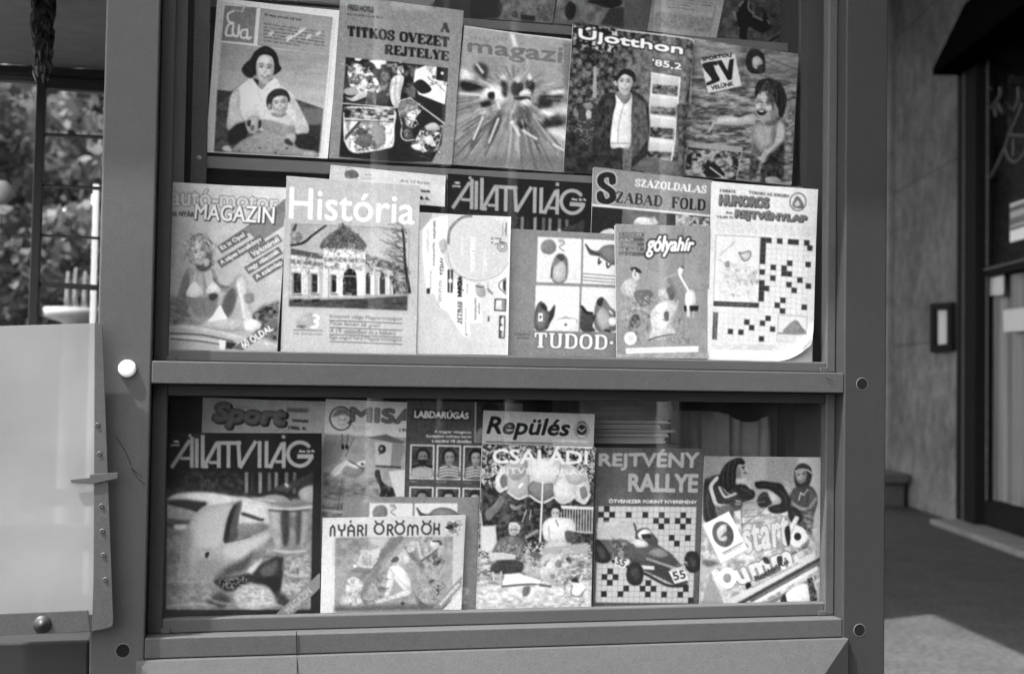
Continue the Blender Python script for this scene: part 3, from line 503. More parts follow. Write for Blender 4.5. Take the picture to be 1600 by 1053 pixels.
class Art:
    K = 3.0
    def __init__(s, quad, base):
        q = np.asarray(quad, float); s.q = q
        s.u0, s.v0 = q.min(0)-3; s.u1, s.v1 = q.max(0)+3
        s.W = int((s.u1-s.u0)*s.K)+1; s.H = int((s.v1-s.v0)*s.K)+1
        s.a = np.full((s.H, s.W), base, np.float32); s.view(0, 0, 1); s.n1 = s.noise(9, 1, 3); s.n2 = s.noise(2.2, 2, 2)
    def view(s, ox, oy, k): s.ox, s.oy, s.k = ox, oy, k; return s
    def px(s, pts):                                    # view coordinates -> raster coordinates
        p = np.asarray(pts, float); o = np.empty_like(p)
        o[..., 0] = (s.ox+p[..., 0]/s.k-s.u0)*s.K; o[..., 1] = (s.oy+p[..., 1]/s.k-s.v0)*s.K; return o
    def at(s, x, y):                                   # fraction of the cover -> view coordinates
        a, b, c, d = s.q; x = np.asarray(x, float); y = np.asarray(y, float)
        p = (a*((1-x)*(1-y))[..., None]+b*(x*(1-y))[..., None]+c*(x*y)[..., None]+d*((1-x)*y)[..., None])
        return (p-np.array([s.ox, s.oy]))*s.k
    def mask(s, A, B, pad=0):
        x0 = int(max(0, np.floor(min(A[:, 0].min(), B[:, 0].min()))-1-pad)); x1 = int(min(s.W, np.ceil(max(A[:, 0].max(), B[:, 0].max()))+2+pad))
        y0 = int(max(0, np.floor(min(A[:, 1].min(), B[:, 1].min()))-1-pad)); y1 = int(min(s.H, np.ceil(max(A[:, 1].max(), B[:, 1].max()))+2+pad))
        if x1 <= x0 or y1 <= y0: return None
        ya, yb = A[:, 1]-y0, B[:, 1]-y0; xa, xb = A[:, 0]-x0, B[:, 0]-x0
        sw = ya > yb; ya, yb, xa, xb = np.where(sw, yb, ya), np.where(sw, ya, yb), np.where(sw, xb, xa), np.where(sw, xa, xb)
        r0 = np.clip(np.ceil(ya-.5), 0, y1-y0).astype(int); r1 = np.clip(np.ceil(yb-.5), 0, y1-y0).astype(int); n = r1-r0
        tot = n.sum()
        if tot == 0: return None
        i = np.repeat(np.arange(len(n)), n); r = np.arange(tot)-np.repeat(np.cumsum(n)-n, n)+r0[i]
        xs = xa[i]+(r+.5-ya[i])*(xb[i]-xa[i])/np.maximum(yb[i]-ya[i], 1e-9)
        c = np.clip(np.ceil(xs-.5), 0, x1-x0).astype(int)
        cnt = np.zeros((y1-y0, x1-x0+1), np.int32); np.add.at(cnt, (r, c), 1)
        return (slice(y0, y1), slice(x0, x1)), (np.cumsum(cnt, 1)[:, :-1] % 2).astype(np.float32)
    def put(s, mk, val, soft=0, alpha=1.0, rnd=0.0):
        if mk is None: return
        (sy, sx), m_ = mk; v = val[sy, sx] if isinstance(val, np.ndarray) else val
        if rnd > 0:                                    # the photographed roundness and grain of a printed picture
            R = max(2, int(.20*min(m_.shape))); b = boxblur(np.pad(m_, R), R); h = max(1, R//2); Z = m_.shape
            c = lambda dy, dx: b[R+dy:R+dy+Z[0], R+dx:R+dx+Z[1]]
            v = v*(1-rnd*1.3*np.clip(1-c(0, 0)*1.15, 0, 1)+rnd*.8*(c(h, h)-c(-h, -h)))*(1+.3*rnd*2*(s.n1[sy, sx]-.5)*2)+.045*(s.n2[sy, sx]-.5)*2
        if soft > 0: m_ = boxblur(m_, max(1, int(soft*s.K/s.k*.8)))
        m_ = m_*alpha
        s.a[sy, sx] = s.a[sy, sx]*(1-m_)+v*m_
    def _m(s, pts, soft=0):
        p = s.px(pts); return s.mask(p, np.roll(p, -1, 0), int(soft*s.K/s.k*2.6)+2 if soft else 0)
    def poly(s, pts, val, soft=0, alpha=1.0): s.put(s._m(pts, soft), val, soft, alpha); return s
    def blob(s, pts, val, soft=0, alpha=1.0, rnd=.16): s.put(s._m(smooth(pts, 8, True), soft), val, soft, alpha, rnd); return s
    def ell(s, cx, cy, rx, ry=None, val=0, soft=0, ang=0, alpha=1.0):
        ry = rx if ry is None else ry; t = np.linspace(0, 2*math.pi, 40, endpoint=False); c, n = math.cos(math.radians(ang)), math.sin(math.radians(ang))
        x, y = rx*np.cos(t), ry*np.sin(t); return s.poly(np.stack([cx+x*c-y*n, cy+x*n+y*c], 1), val, soft, alpha)
    def line(s, pts, w, val, soft=0, alpha=1.0, curve=False, closed=False, mask_only=False, cap=0):
        p = smooth(pts, 8, closed) if curve else np.asarray(pts, float)
        if closed: p = np.vstack([p, p[:1]])
        q = s.px(p); w_ = np.broadcast_to(np.asarray(w, float), (len(p),)) if not hasattr(w, '__len__') or len(w) == len(p) else np.interp(np.linspace(0, 1, len(p)), np.linspace(0, 1, len(w)), w)
        w_ = w_*s.K/s.k/2; pad = int(w_.max()+2+(soft*s.K/s.k*2.6 if soft else 0))
        x0 = int(max(0, q[:, 0].min()-pad)); x1 = int(min(s.W, q[:, 0].max()+pad+1)); y0 = int(max(0, q[:, 1].min()-pad)); y1 = int(min(s.H, q[:, 1].max()+pad+1))
        if x1 <= x0 or y1 <= y0: return s
        m_ = np.zeros((y1-y0, x1-x0), np.float32)
        for i in range(len(q)-1):
            a, b = q[i], q[i+1]; r = max(w_[i], w_[i+1])+1.5
            X0 = int(max(x0, min(a[0], b[0])-r)); X1 = int(min(x1, max(a[0], b[0])+r+1)); Y0 = int(max(y0, min(a[1], b[1])-r)); Y1 = int(min(y1, max(a[1], b[1])+r+1))
            if X1 <= X0 or Y1 <= Y0: continue
            yy, xx = np.mgrid[Y0:Y1, X0:X1]; d = b-a; L = d@d+1e-9
            t = np.clip(((xx+.5-a[0])*d[0]+(yy+.5-a[1])*d[1])/L, 0, 1)
            if cap and ((i == 0) or (i == len(q)-2)):
                t_ = ((xx+.5-a[0])*d[0]+(yy+.5-a[1])*d[1])/L; bad = ((t_ < 0) & (i == 0)) | ((t_ > 1) & (i == len(q)-2))
            else: bad = None
            dist = np.hypot(xx+.5-a[0]-t*d[0], yy+.5-a[1]-t*d[1]); k = np.clip(w_[i]+t*(w_[i+1]-w_[i])-dist+.5, 0, 1)
            if bad is not None: k = np.where(bad, 0, k)
            sub = m_[Y0-y0:Y1-y0, X0-x0:X1-x0]; np.maximum(sub, k, out=sub)
        mk = ((slice(y0, y1), slice(x0, x1)), m_)
        if mask_only: return mk
        s.put(mk, val, soft, alpha, .2 if soft and w_.max() > 5 else 0); return s
    def dil(s, mk, r):
        if mk is None: return None
        (sy, sx), m_ = mk; r = r*s.K/s.k; R = int(math.ceil(r))
        y0, y1, x0, x1 = max(0, sy.start-R), min(s.H, sy.stop+R), max(0, sx.start-R), min(s.W, sx.stop+R)
        f = np.zeros((y1-y0, x1-x0), np.float32); f[sy.start-y0:sy.stop-y0, sx.start-x0:sx.stop-x0] = m_; o = f.copy()
        for dy in range(-R, R+1):
            for dx in range(-R, R+1):
                if dx*dx+dy*dy <= r*r+.3:
                    Y0, Y1 = max(0, dy), min(f.shape[0], f.shape[0]+dy); X0, X1 = max(0, dx), min(f.shape[1], f.shape[1]+dx)
                    np.maximum(o[Y0:Y1, X0:X1], f[Y0-dy:Y1-dy, X0-dx:X1-dx], out=o[Y0:Y1, X0:X1])
        return (slice(y0, y1), slice(x0, x1)), o
    def shift(s, mk, dx, dy):
        (sy, sx), m_ = mk; dx = int(round(dx*s.K/s.k)); dy = int(round(dy*s.K/s.k))
        f = np.zeros((s.H, s.W), np.float32); Y0, X0 = sy.start+dy, sx.start+dx
        a0, b0 = max(0, Y0), max(0, X0); a1, b1 = min(s.H, Y0+m_.shape[0]), min(s.W, X0+m_.shape[1])
        if a1 <= a0 or b1 <= b0: return mk
        f[a0:a1, b0:b1] = m_[a0-Y0:a1-Y0, b0-X0:b1-X0]; return (slice(a0, a1), slice(b0, b1)), f[a0:a1, b0:b1]
    def tmask(s, txt, q, shear=0, space=1.0):          # q: four points (top-left, top-right, bottom-right, bottom-left) round the lettering
        a, b = glyph_edges(txt, shear, space); q = np.asarray(q, float)
        def W(p):
            x, y = p[:, :1], 1-p[:, 1:]; return s.px(q[0]*(1-x)*(1-y)+q[1]*x*(1-y)+q[2]*x*y+q[3]*(1-x)*y)
        return s.mask(W(a), W(b), 4)
    def text(s, txt, q, val, bold=0, out=None, outw=0, shadow=None, sv=0, shear=0, space=1.0, soft=0, alpha=1.0):
        mk = s.tmask(txt, q, shear, space)
        if mk is None: return s
        if bold: mk = s.dil(mk, bold)
        if shadow:
            n = max(abs(shadow[0]), abs(shadow[1])); o = s.dil(mk, outw) if outw else mk
            for i in range(int(n), 0, -1): s.put(s.shift(o, shadow[0]*i/n, shadow[1]*i/n), sv)
        if out is not None: s.put(s.dil(mk, outw), out)
        s.put(mk, val, soft, alpha); return s
    def bar(s, x, y, w, h, dx, dy):                    # quad of a line of lettering from its left end, width, height and slope
        return [(x, y), (x+w, y+w*dy), (x+w+h*dx, y+w*dy+h), (x+h*dx, y+h)]
    def serif(s, txt, q, val, stem=.2, hair=.07, out=None, outw=0, sb=.07):
        q = np.asarray(q, float); xs = 0; items = []
        for ch in txt:
            b, ac = ACC.get(ch, (ch, None)); adv, st, sr = SERIF[b]; items.append((xs, adv, st, sr, ac)); xs += adv+.06
        tot = xs-.06; hpx = np.linalg.norm(q[3]-q[0])
        def W(p):
            p = np.asarray(p, float); x, y = p[:, :1]/tot, 1-p[:, 1:]; return q[0]*(1-x)*(1-y)+q[1]*x*(1-y)+q[2]*x*y+q[3]*(1-x)*y
        ms = []
        for (x0, adv, st, sr, ac) in items:
            for (pts, wt) in st:
                p = np.array(pts, float); p[:, 1] = p[:, 1]*.92+.04
                if len(p) > 3 and wt > .3: p = smooth(p, 6)
                ww = hair+(stem-hair)*wt; d = np.gradient(p, axis=0); th = np.abs(d[:, 1])/(np.hypot(d[:, 0], d[:, 1])+1e-9)
                ww = (hair*1.2+(ww-hair*1.2)*th) if (wt > .3 and len(p) > 3) else np.full(len(p), ww)
                ms.append(s.line(W(p+[x0, 0]), ww*hpx, 0, mask_only=True, cap=1))
            for (a, b, y) in sr:
                y = y*.92+.04; ms.append(s.line(W([(a+x0, y), (b+x0, y)]), sb*1.3*hpx, 0, mask_only=True, cap=1))
            if ac == 'a': ms.append(s.line(W([(x0+.48, 1.1), (x0+.62, 1.24)]), .1*hpx, 0, mask_only=True))
            if ac == 'd':
                for ex in (.32, .62): ms.append(s.line(W([(x0+ex, 1.14), (x0+ex+.01, 1.15)]), .13*hpx, 0, mask_only=True))
        ms = [m_ for m_ in ms if isinstance(m_, tuple)]
        if out is not None:
            for m_ in ms: s.put(s.dil(m_, outw), out)
        for m_ in ms: s.put(m_, val)
        return s
    def words(s, x, y, w, h, slope, val, lines=1, lead=None, seed=1, alpha=.9):   # rows of small unreadable type
        r = np.random.default_rng(seed); lead = lead or h*1.7
        for l in range(lines):
            cx = x; ww = w*(1 if l < lines-1 else r.uniform(.5, .95))
            while cx < x+ww:
                n = r.integers(2, 9)
                for _ in range(n):
                    lw = h*r.uniform(.35, .6)
                    if cx+lw > x+ww: break
                    y0 = y+l*lead+(cx-x)*slope; tall = r.random() < .3
                    s.poly([(cx, y0-(h*.35 if tall else 0)), (cx+lw*.45, y0-(h*.35 if tall else 0)), (cx+lw*.45, y0+h*.7), (cx, y0+h*.7)], val, alpha=alpha)
                    if r.random() < .6: s.line([(cx, y0+h*r.choice([.05, .35, .65])), (cx+lw*.9, y0+h*.35)], h*.22, val, alpha=alpha*.8)
                    cx += lw*1.08
                cx += h*.5
        return s
    def noise(s, sc, seed=0, oct_=3):                  # value noise over the raster; sc in photo points
        r = np.random.default_rng(seed); o = np.zeros((s.H, s.W), np.float32); am = 1.0; tot = 0
        sx, sy = sc if hasattr(sc, '__len__') else (sc, sc)
        for k in range(oct_):
            gx, gy = max(1.0, sx*s.K/2**k), max(1.0, sy*s.K/2**k); nx, ny = int(s.W/gx)+3, int(s.H/gy)+3; g = r.random((ny, nx)).astype(np.float32)
            x = np.arange(s.W)/gx; y = np.arange(s.H)/gy; i = x.astype(int); j = y.astype(int); fx = (x-i)[None]; fy = (y-j)[:, None]
            fx = fx*fx*(3-2*fx); fy = fy*fy*(3-2*fy)
            o += am*((g[j][:, i]*(1-fx)+g[j][:, i+1]*fx)*(1-fy)+(g[j+1][:, i]*(1-fx)+g[j+1][:, i+1]*fx)*fy); tot += am; am *= .6
        return o/tot
    def tex(s, pts, lo, hi, sc=4, seed=0, contrast=2.0, soft=0, alpha=1.0, oct_=3, blob=False):
        n = np.clip((s.noise(sc, seed, oct_)-.5)*contrast+.5, 0, 1); pts = smooth(pts, 8, True) if blob else pts
        s.put(s._m(pts, soft), (lo+(hi-lo)*n).astype(np.float32), soft, alpha); return s
    def grad(s, pts, v0, v1, p0, p1, soft=0, alpha=1.0):
        a, b = s.px(p0), s.px(p1); d = b-a; yy, xx = np.mgrid[0:s.H, 0:s.W]
        t = np.clip(((xx-a[0])*d[0]+(yy-a[1])*d[1])/(d@d), 0, 1); s.put(s._m(pts, soft), (v0+(v1-v0)*t).astype(np.float32), soft, alpha); return s
    def clutter(s, pts, n, size, vals, seed=0, lines=.5, lw=1.2, soft=0, alpha=.5):   # busy hand-drawn detail inside an outline
        r = np.random.default_rng(seed); p = np.asarray(pts, float); lo, hi = p.min(0), p.max(0)
        from_in = lambda x, y: sum(((p[i][1] > y) != (p[i-1][1] > y)) and (x < (p[i-1][0]-p[i][0])*(y-p[i][1])/(p[i-1][1]-p[i][1])+p[i][0]) for i in range(len(p))) % 2
        for _ in range(n):
            for _t in range(20):
                x, y = r.uniform(lo[0], hi[0]), r.uniform(lo[1], hi[1])
                if from_in(x, y): break
            v = float(r.choice(vals)); z = size*r.uniform(.5, 1.3)
            if r.random() < lines*.5+.5:
                k = r.integers(3, 5); q = np.cumsum(np.vstack([[x, y], r.normal(0, z*.5, (k-1, 2))]), 0); s.line(q, lw*r.uniform(.4, .9), v, curve=True, alpha=alpha, soft=soft)
            else: s.ell(x, y, z*r.uniform(.3, .6), z*r.uniform(.2, .5), v, soft, r.uniform(0, 180), alpha)
        return s
    def face(s, cx, cy, rx, ry, skin, dark, hair=None, ang=0, shade=None):   # a small printed face: shape, shade, eyes, brows, nose, mouth
        c, n = math.cos(math.radians(ang)), math.sin(math.radians(ang))
        f = lambda x, y: (cx+(x*c-y*n)*rx, cy+(x*n+y*c)*ry)
        if hair is not None: s.blob([f(-1.25, .2), f(-1.3, -.7), f(-.5, -1.45), f(.6, -1.4), f(1.3, -.6), f(1.2, .3), f(.8, -.5), f(0, -.8), f(-.8, -.5)], hair, 1)
        s.blob([f(-.95, -.3), f(-.7, -.85), f(0, -1.0), f(.7, -.85), f(.95, -.3), f(.85, .35), f(.45, .9), f(0, 1.05), f(-.45, .9), f(-.85, .35)], skin, .8, 1.0, .16)
        sh = shade if shade is not None else skin*.8
        s.blob([f(.35, -.7), f(.95, -.3), f(.85, .35), f(.4, .95), f(.45, .2)], sh, rx*.12, .6, 0)
        s.ell(*f(.05, -.55), rx*.5, ry*.2, min(1, skin*1.12), rx*.25, ang, .6)
        for e in (-.40, .40):
            s.ell(*f(e, -.20), rx*.30, ry*.15, skin*.5, rx*.16, ang, .42); s.ell(*f(e, -.13), rx*.15, ry*.06, dark, rx*.05, ang, .75); s.line([f(e-.25, -.30), f(e, -.36), f(e+.23, -.30)], rx*.10, dark, rx*.08, .5, curve=True)
            s.ell(*f(e*1.05, .14), rx*.24, ry*.12, min(1, skin*1.12), rx*.15, ang, .6)
        s.line([f(.12, -.10), f(.17, .18)], rx*.14, sh*.8, rx*.12, .45); s.ell(*f(.0, .24), rx*.15, ry*.04, sh*.45, rx*.08, ang, .55)
        s.line([f(-.34, .47), f(0, .58), f(.34, .46)], rx*.17, dark, rx*.08, .6, curve=True); s.line([f(-.22, .485), f(0, .555), f(.22, .475)], rx*.09, min(1, skin*1.2), rx*.04, .75, curve=True); s.line([f(-.18, .74), f(.18, .74)], rx*.14, sh, rx*.12, .4)
        s.blob([f(-.95, -.3), f(-.88, -.5), f(-.72, 0), f(-.55, .6), f(-.4, .92), f(-.85, .35)], sh*.85, rx*.14, .45, 0)
        return s
    def strands(s, pts, n, ln, vals, seed=0, w=4, alpha=.6, curl=.4):   # strokes that follow the outline of a head of hair
        r = np.random.default_rng(seed); p = np.asarray(pts, float); c = p.mean(0); p = smooth(p, 6, True)
        for _ in range(n):
            i = r.integers(len(p)); t = r.uniform(.45, .98); q = c+(p[i]-c)*t; d = p[(i+3) % len(p)]-p[i-3]; d = d/(np.linalg.norm(d)+1e-6)*ln*r.uniform(.5, 1.2); e = (q-c)*r.uniform(-curl, curl)*.25
            s.line([q-d*.5, q+e, q+d*.5], w*r.uniform(.6, 1.2), float(r.choice(vals)), 2, alpha, curve=True)
        return s
    def finish(s, grain=.02, blur=2): s.a += RNG.normal(0, grain, s.a.shape).astype(np.float32)*3.6; s.a = boxblur(s.a, blur); return s
    def sample(s, uv):
        x = np.clip((uv[:, 0]-s.u0)*s.K-.5, 0, s.W-1.01); y = np.clip((uv[:, 1]-s.v0)*s.K-.5, 0, s.H-1.01); i, j = x.astype(int), y.astype(int); fx, fy = x-i, y-j
        a = s.a; return a[j, i]*(1-fx)*(1-fy)+a[j, i+1]*fx*(1-fy)+a[j+1, i]*(1-fx)*fy+a[j+1, i+1]*fx*fy

# ------------------------------------------------------------------ magazines
def print_material():
    mt = bpy.data.materials.new('printed_cover'); mt.use_nodes = True; t = mt.node_tree; b = t.nodes['Principled BSDF']
    at = t.nodes.new('ShaderNodeAttribute'); at.attribute_name = 'print'; t.links.new(at.outputs['Color'], b.inputs['Base Color'])
    b.inputs['Roughness'].default_value = .5; b.inputs['Specular IOR Level'].default_value = .08
    return mt
M_PRINT = print_material()
M_PAGE = material('page_edges', .62, .8, .2, noise=[(900, .12)], stretch=(.05, 1, 1))
def plane_for(quad, yb, lean):
    """the leaning plane of a magazine whose bottom edge stands at depth yb"""
    q = np.asarray(quad, float); b = P(*((q[2]+q[3])/2), yb); a = math.radians(lean); return b, np.array([0, math.cos(a), -math.sin(a)])
def magazine(quad, yb, lean, art, label, gain=1.15, thick=.004, bow=.0015, group='magazines in the kiosk window', name='magazine', cat='magazine', step=1.0, curl=None, grain=.035, pages=True):
    p0, n = plane_for(quad, yb, lean); c = np.array([PP(*q, p0, n) for q in quad]); qd = np.asarray(quad, float)
    base = (c[2]+c[3])/2; root = empty(name, tuple(base), label, cat, group)
    nu = int(max(np.linalg.norm(qd[1]-qd[0]), np.linalg.norm(qd[2]-qd[3]))/step)+1; nv = int(max(np.linalg.norm(qd[3]-qd[0]), np.linalg.norm(qd[2]-qd[1]))/step)+1
    s, t = np.meshgrid(np.linspace(0, 1, nu), np.linspace(0, 1, nv)); s = s.ravel()[:, None]; t = t.ravel()[:, None]
    X = c[0]*(1-s)*(1-t)+c[1]*s*(1-t)+c[2]*s*t+c[3]*(1-s)*t
    art.finish(grain); val = np.clip(art.sample(project(X)), 0.02, 1.0); lin = np.clip((val**2.35)*gain*1.08, .004, .84)
    bow = bow*float(RNG.uniform(.6, 3.0)); tilt = float(RNG.uniform(-.0025, .0025))
    X = X-n*(bow*np.sin(math.pi*s)*(.4+.6*np.sin(math.pi*t*.9+.2)))          # a slight bow towards the viewer
    X = X-n*(tilt*(s-.5)*2*(1-t)+.0035*np.clip((1-t)*2.2-1.2, 0, 1)**2*np.abs(s-.5)*2)      # top corners curling forward a little
    if curl:                                                                   # a dog-ear: (s0, t0, lift)
        d = np.clip((s-curl[0])/(1-curl[0])+(t-curl[1])/(1-curl[1])-1, 0, 1); X = X-n*curl[2]*d**2+np.array([-curl[2]*.6, 0, curl[2]*.7])*d**2
    i = (np.arange(nv-1)[:, None]*nu+np.arange(nu-1)[None]).ravel(); F = np.stack([i, i+nu, i+nu+1, i+1], 1)
    me = bpy.data.meshes.new('cover'); me.vertices.add(len(X)); me.vertices.foreach_set('co', X.astype(np.float32).ravel())
    me.loops.add(F.size); me.loops.foreach_set('vertex_index', F.astype(np.int32).ravel()); me.polygons.add(len(F))
    me.polygons.foreach_set('loop_start', np.arange(0, F.size, 4, dtype=np.int32)); me.update(calc_edges=True)
    me.polygons.foreach_set('use_smooth', np.ones(len(F), bool))
    ca = me.color_attributes.new('print', 'FLOAT_COLOR', 'POINT'); ca.data.foreach_set('color', np.concatenate([np.repeat(lin, 3).reshape(-1, 3), np.ones((len(lin), 1))], 1).astype(np.float32).ravel())
    link('cover', me, M_PRINT, root)
    if pages:
        ctr = c.mean(0); b = MB(); r = [p+(ctr-p)/np.linalg.norm(ctr-p)*.0012+n*.0012 for p in c]; b.prism(r, n*thick); b.build('pages', M_PAGE, root)
    return root

# ------------------------------------------------------------------ top shelf
TOPY, TOPL = .20, 11
def m_eva():
    Q = [(339.5,-2),(533,18.5),(512,248),(321,238)]; A = Art(Q, .80).view(300, 0, 4.05)
    A.line([(205,25),(890,118),(808,995)], 3, .55); A.line([(190,20),(142,950)], 3, .62); A.line([(905,125),(822,990)], 2.5, .6)
    ph = [(185,270),(868,350),(800,996),(140,962)]
    A.grad(ph, .52, .68, (500,300), (500,640)); A.tex(ph, .45, .75, (30,10), 3, 1.2, alpha=.35)
    A.tex([(160,570),(250,580),(330,520),(830,690),(800,996),(140,962)], .16, .34, (14,8), 4, 1.6, 4)
    A.poly([(690,680),(826,690),(818,800),(730,790)], .42, 8, .8); A.poly([(660,800),(818,790),(806,960),(640,950)], .15, 8, .8)
    A.poly([(205,38),(412,50),(392,282),(182,262)], .44); A.tex([(205,38),(412,50),(392,282),(182,262)], .40, .52, 4, 5, 1)
    A.line([(205,38),(412,50),(392,282),(182,262)], 4, .84, closed=True)
    for q in ([(262,75),(228,95),(232,140),(262,150),(228,165),(216,225),(262,228)], [(262,165),(258,215),(288,232),(298,165)], [(345,190),(312,200),(312,240),(345,238),(350,190),(352,246),(372,240)]):
        A.line(q, 13, .80, curve=True)
    A.line([(318,75),(332,48)], 6, .8); A.line([(232,88),(270,72),(320,80)], 5, .72, curve=True)
    t = [(436,60),(886,118),(862,345),(415,290)]; A.poly(t, .57); A.line(t, 3, .42, closed=True); A.line([(425,50),(898,108)], 4, .85)
    A.words(460, 92, 395, 17, .145, .14, 1, seed=2); A.words(455, 150, 390, 13, .145, .25, 6, 21, seed=3)
    for p in ((500,215),(615,240),(740,235),(690,195),(800,215)): A.ell(*p, 22, 12, .82, 5, -35, .7)
    A.line([(600,262),(715,186)], 11, .8, 3)
    # the woman
    A.blob([(250,600),(300,545),(380,500),(510,490),(560,540),(640,610),(720,760),(738,830),(690,872),(600,800),(430,760),(330,770),(228,822),(232,700)], .84, 6)
    A.blob([(232,700),(250,610),(290,560),(300,640),(296,720),(330,780),(228,822)], .74, 8, .7); A.blob([(600,620),(650,640),(720,770),(735,830),(690,860),(660,740)], .74, 10, .7)
    A.line([(300,590),(296,690),(325,765)], 9, .55, 7, .7, curve=True); A.line([(385,520),(420,590),(445,650)], 8, .58, 6, .6, curve=True); A.line([(640,640),(668,740),(650,830)], 9, .62, 8, .6, curve=True)
    A.poly([(388,490),(515,486),(505,520),(440,572),(398,540)], .52, 6); A.poly([(388,498),(425,510),(412,560),(390,535)], .16, 5); A.poly([(495,505),(515,500),(508,530)], .25, 5)
    A.blob([(355,512),(385,505),(430,575),(405,590)], .9, 4); A.blob([(520,500),(545,530),(470,575),(455,560)], .9, 4)
    A.blob([(460,295),(400,328),(370,375),(335,410),(317,445),(335,480),(372,494),(420,470),(500,480),(535,468),(565,440),(548,405),(540,360),(515,320)], .07, 4)
    A.strands([(460,295),(400,328),(345,400),(317,445),(335,480),(372,494),(398,470),(400,400),(462,340),(520,380),(525,450),(535,468),(565,440),(548,405),(540,360),(515,320)], 90, 50, [.05,.22,.06,.28,.08], 5, 5, .55)
    A.face(462, 440, 60, 92, .76, .12, None, 5, .52)
    A.blob([(398,470),(400,410),(425,362),(462,346),(500,352),(520,385),(526,440),(548,420),(530,345),(462,310),(395,345),(375,430)], .07, 4); A.blob([(440,315),(490,315),(510,340),(460,332)], .2, 6, .6)
    # the child on her lap
    A.blob([(250,955),(300,905),(380,860),(470,830),(600,850),(690,925),(775,958),(785,992),(540,980),(300,968)], .56, 6); A.tex([(300,900),(470,840),(600,860),(740,960),(540,975),(310,965)], .46, .64, 4, 9, 1.6, 10, .6)
    A.blob([(232,838),(280,790),(330,782),(352,850),(300,890),(250,920),(226,890)], .10, 7); A.blob([(655,860),(735,850),(800,900),(760,950),(660,930)], .13, 8)
    A.blob([(370,745),(430,705),(520,690),(600,720),(650,780),(655,835),(610,858),(520,845),(430,830),(380,800)], .76, 6); A.blob([(440,765),(520,775),(600,800),(650,805),(640,850),(560,855),(450,820)], .56, 7)
    A.line([(440,762),(520,772),(620,800)], 6, .45, 5, .6, curve=True); A.blob([(600,850),(655,850),(650,900),(600,910)], .66, 6); A.blob([(585,890),(610,880),(640,920),(600,915)], .2, 6)
    A.blob([(340,775),(375,738),(425,745),(432,800),(400,850),(355,835)], .64, 6); A.blob([(350,770),(372,765),(370,800),(352,800)], .18, 5); A.blob([(420,770),(438,765),(436,805),(420,815)], .2, 5); A.blob([(375,795),(395,800),(385,830),(368,820)], .4, 5)
    A.blob([(470,650),(480,605),(515,572),(560,564),(600,580),(620,625),(610,650),(560,610),(505,640),(500,690),(482,690)], .17, 5); A.face(556, 660, 54, 66, .72, .16, None, -6, .5)
    A.blob([(488,640),(500,608),(545,585),(600,596),(616,622),(570,608),(520,622),(505,660),(506,690),(490,685)], .18, 5); A.ell(490, 675, 11, 18, .58, 3); A.blob([(500,715),(560,728),(600,716),(570,745),(520,740)], .55, 5)
    A.blob([(195,930),(235,925),(252,962),(200,955)], .74, 4); A.blob([(720,960),(775,965),(775,990),(700,985)], .62, 5)
    for p in ((430,940),(300,958),(530,968),(600,940)): A.ell(*p, 9, 6, .3, 4)
    return Q, A
Q, A = m_eva(); magazine(Q, TOPY, TOPL, A, 'pale bordered magazine with a smiling woman holding a baby on its cover', 1.25)

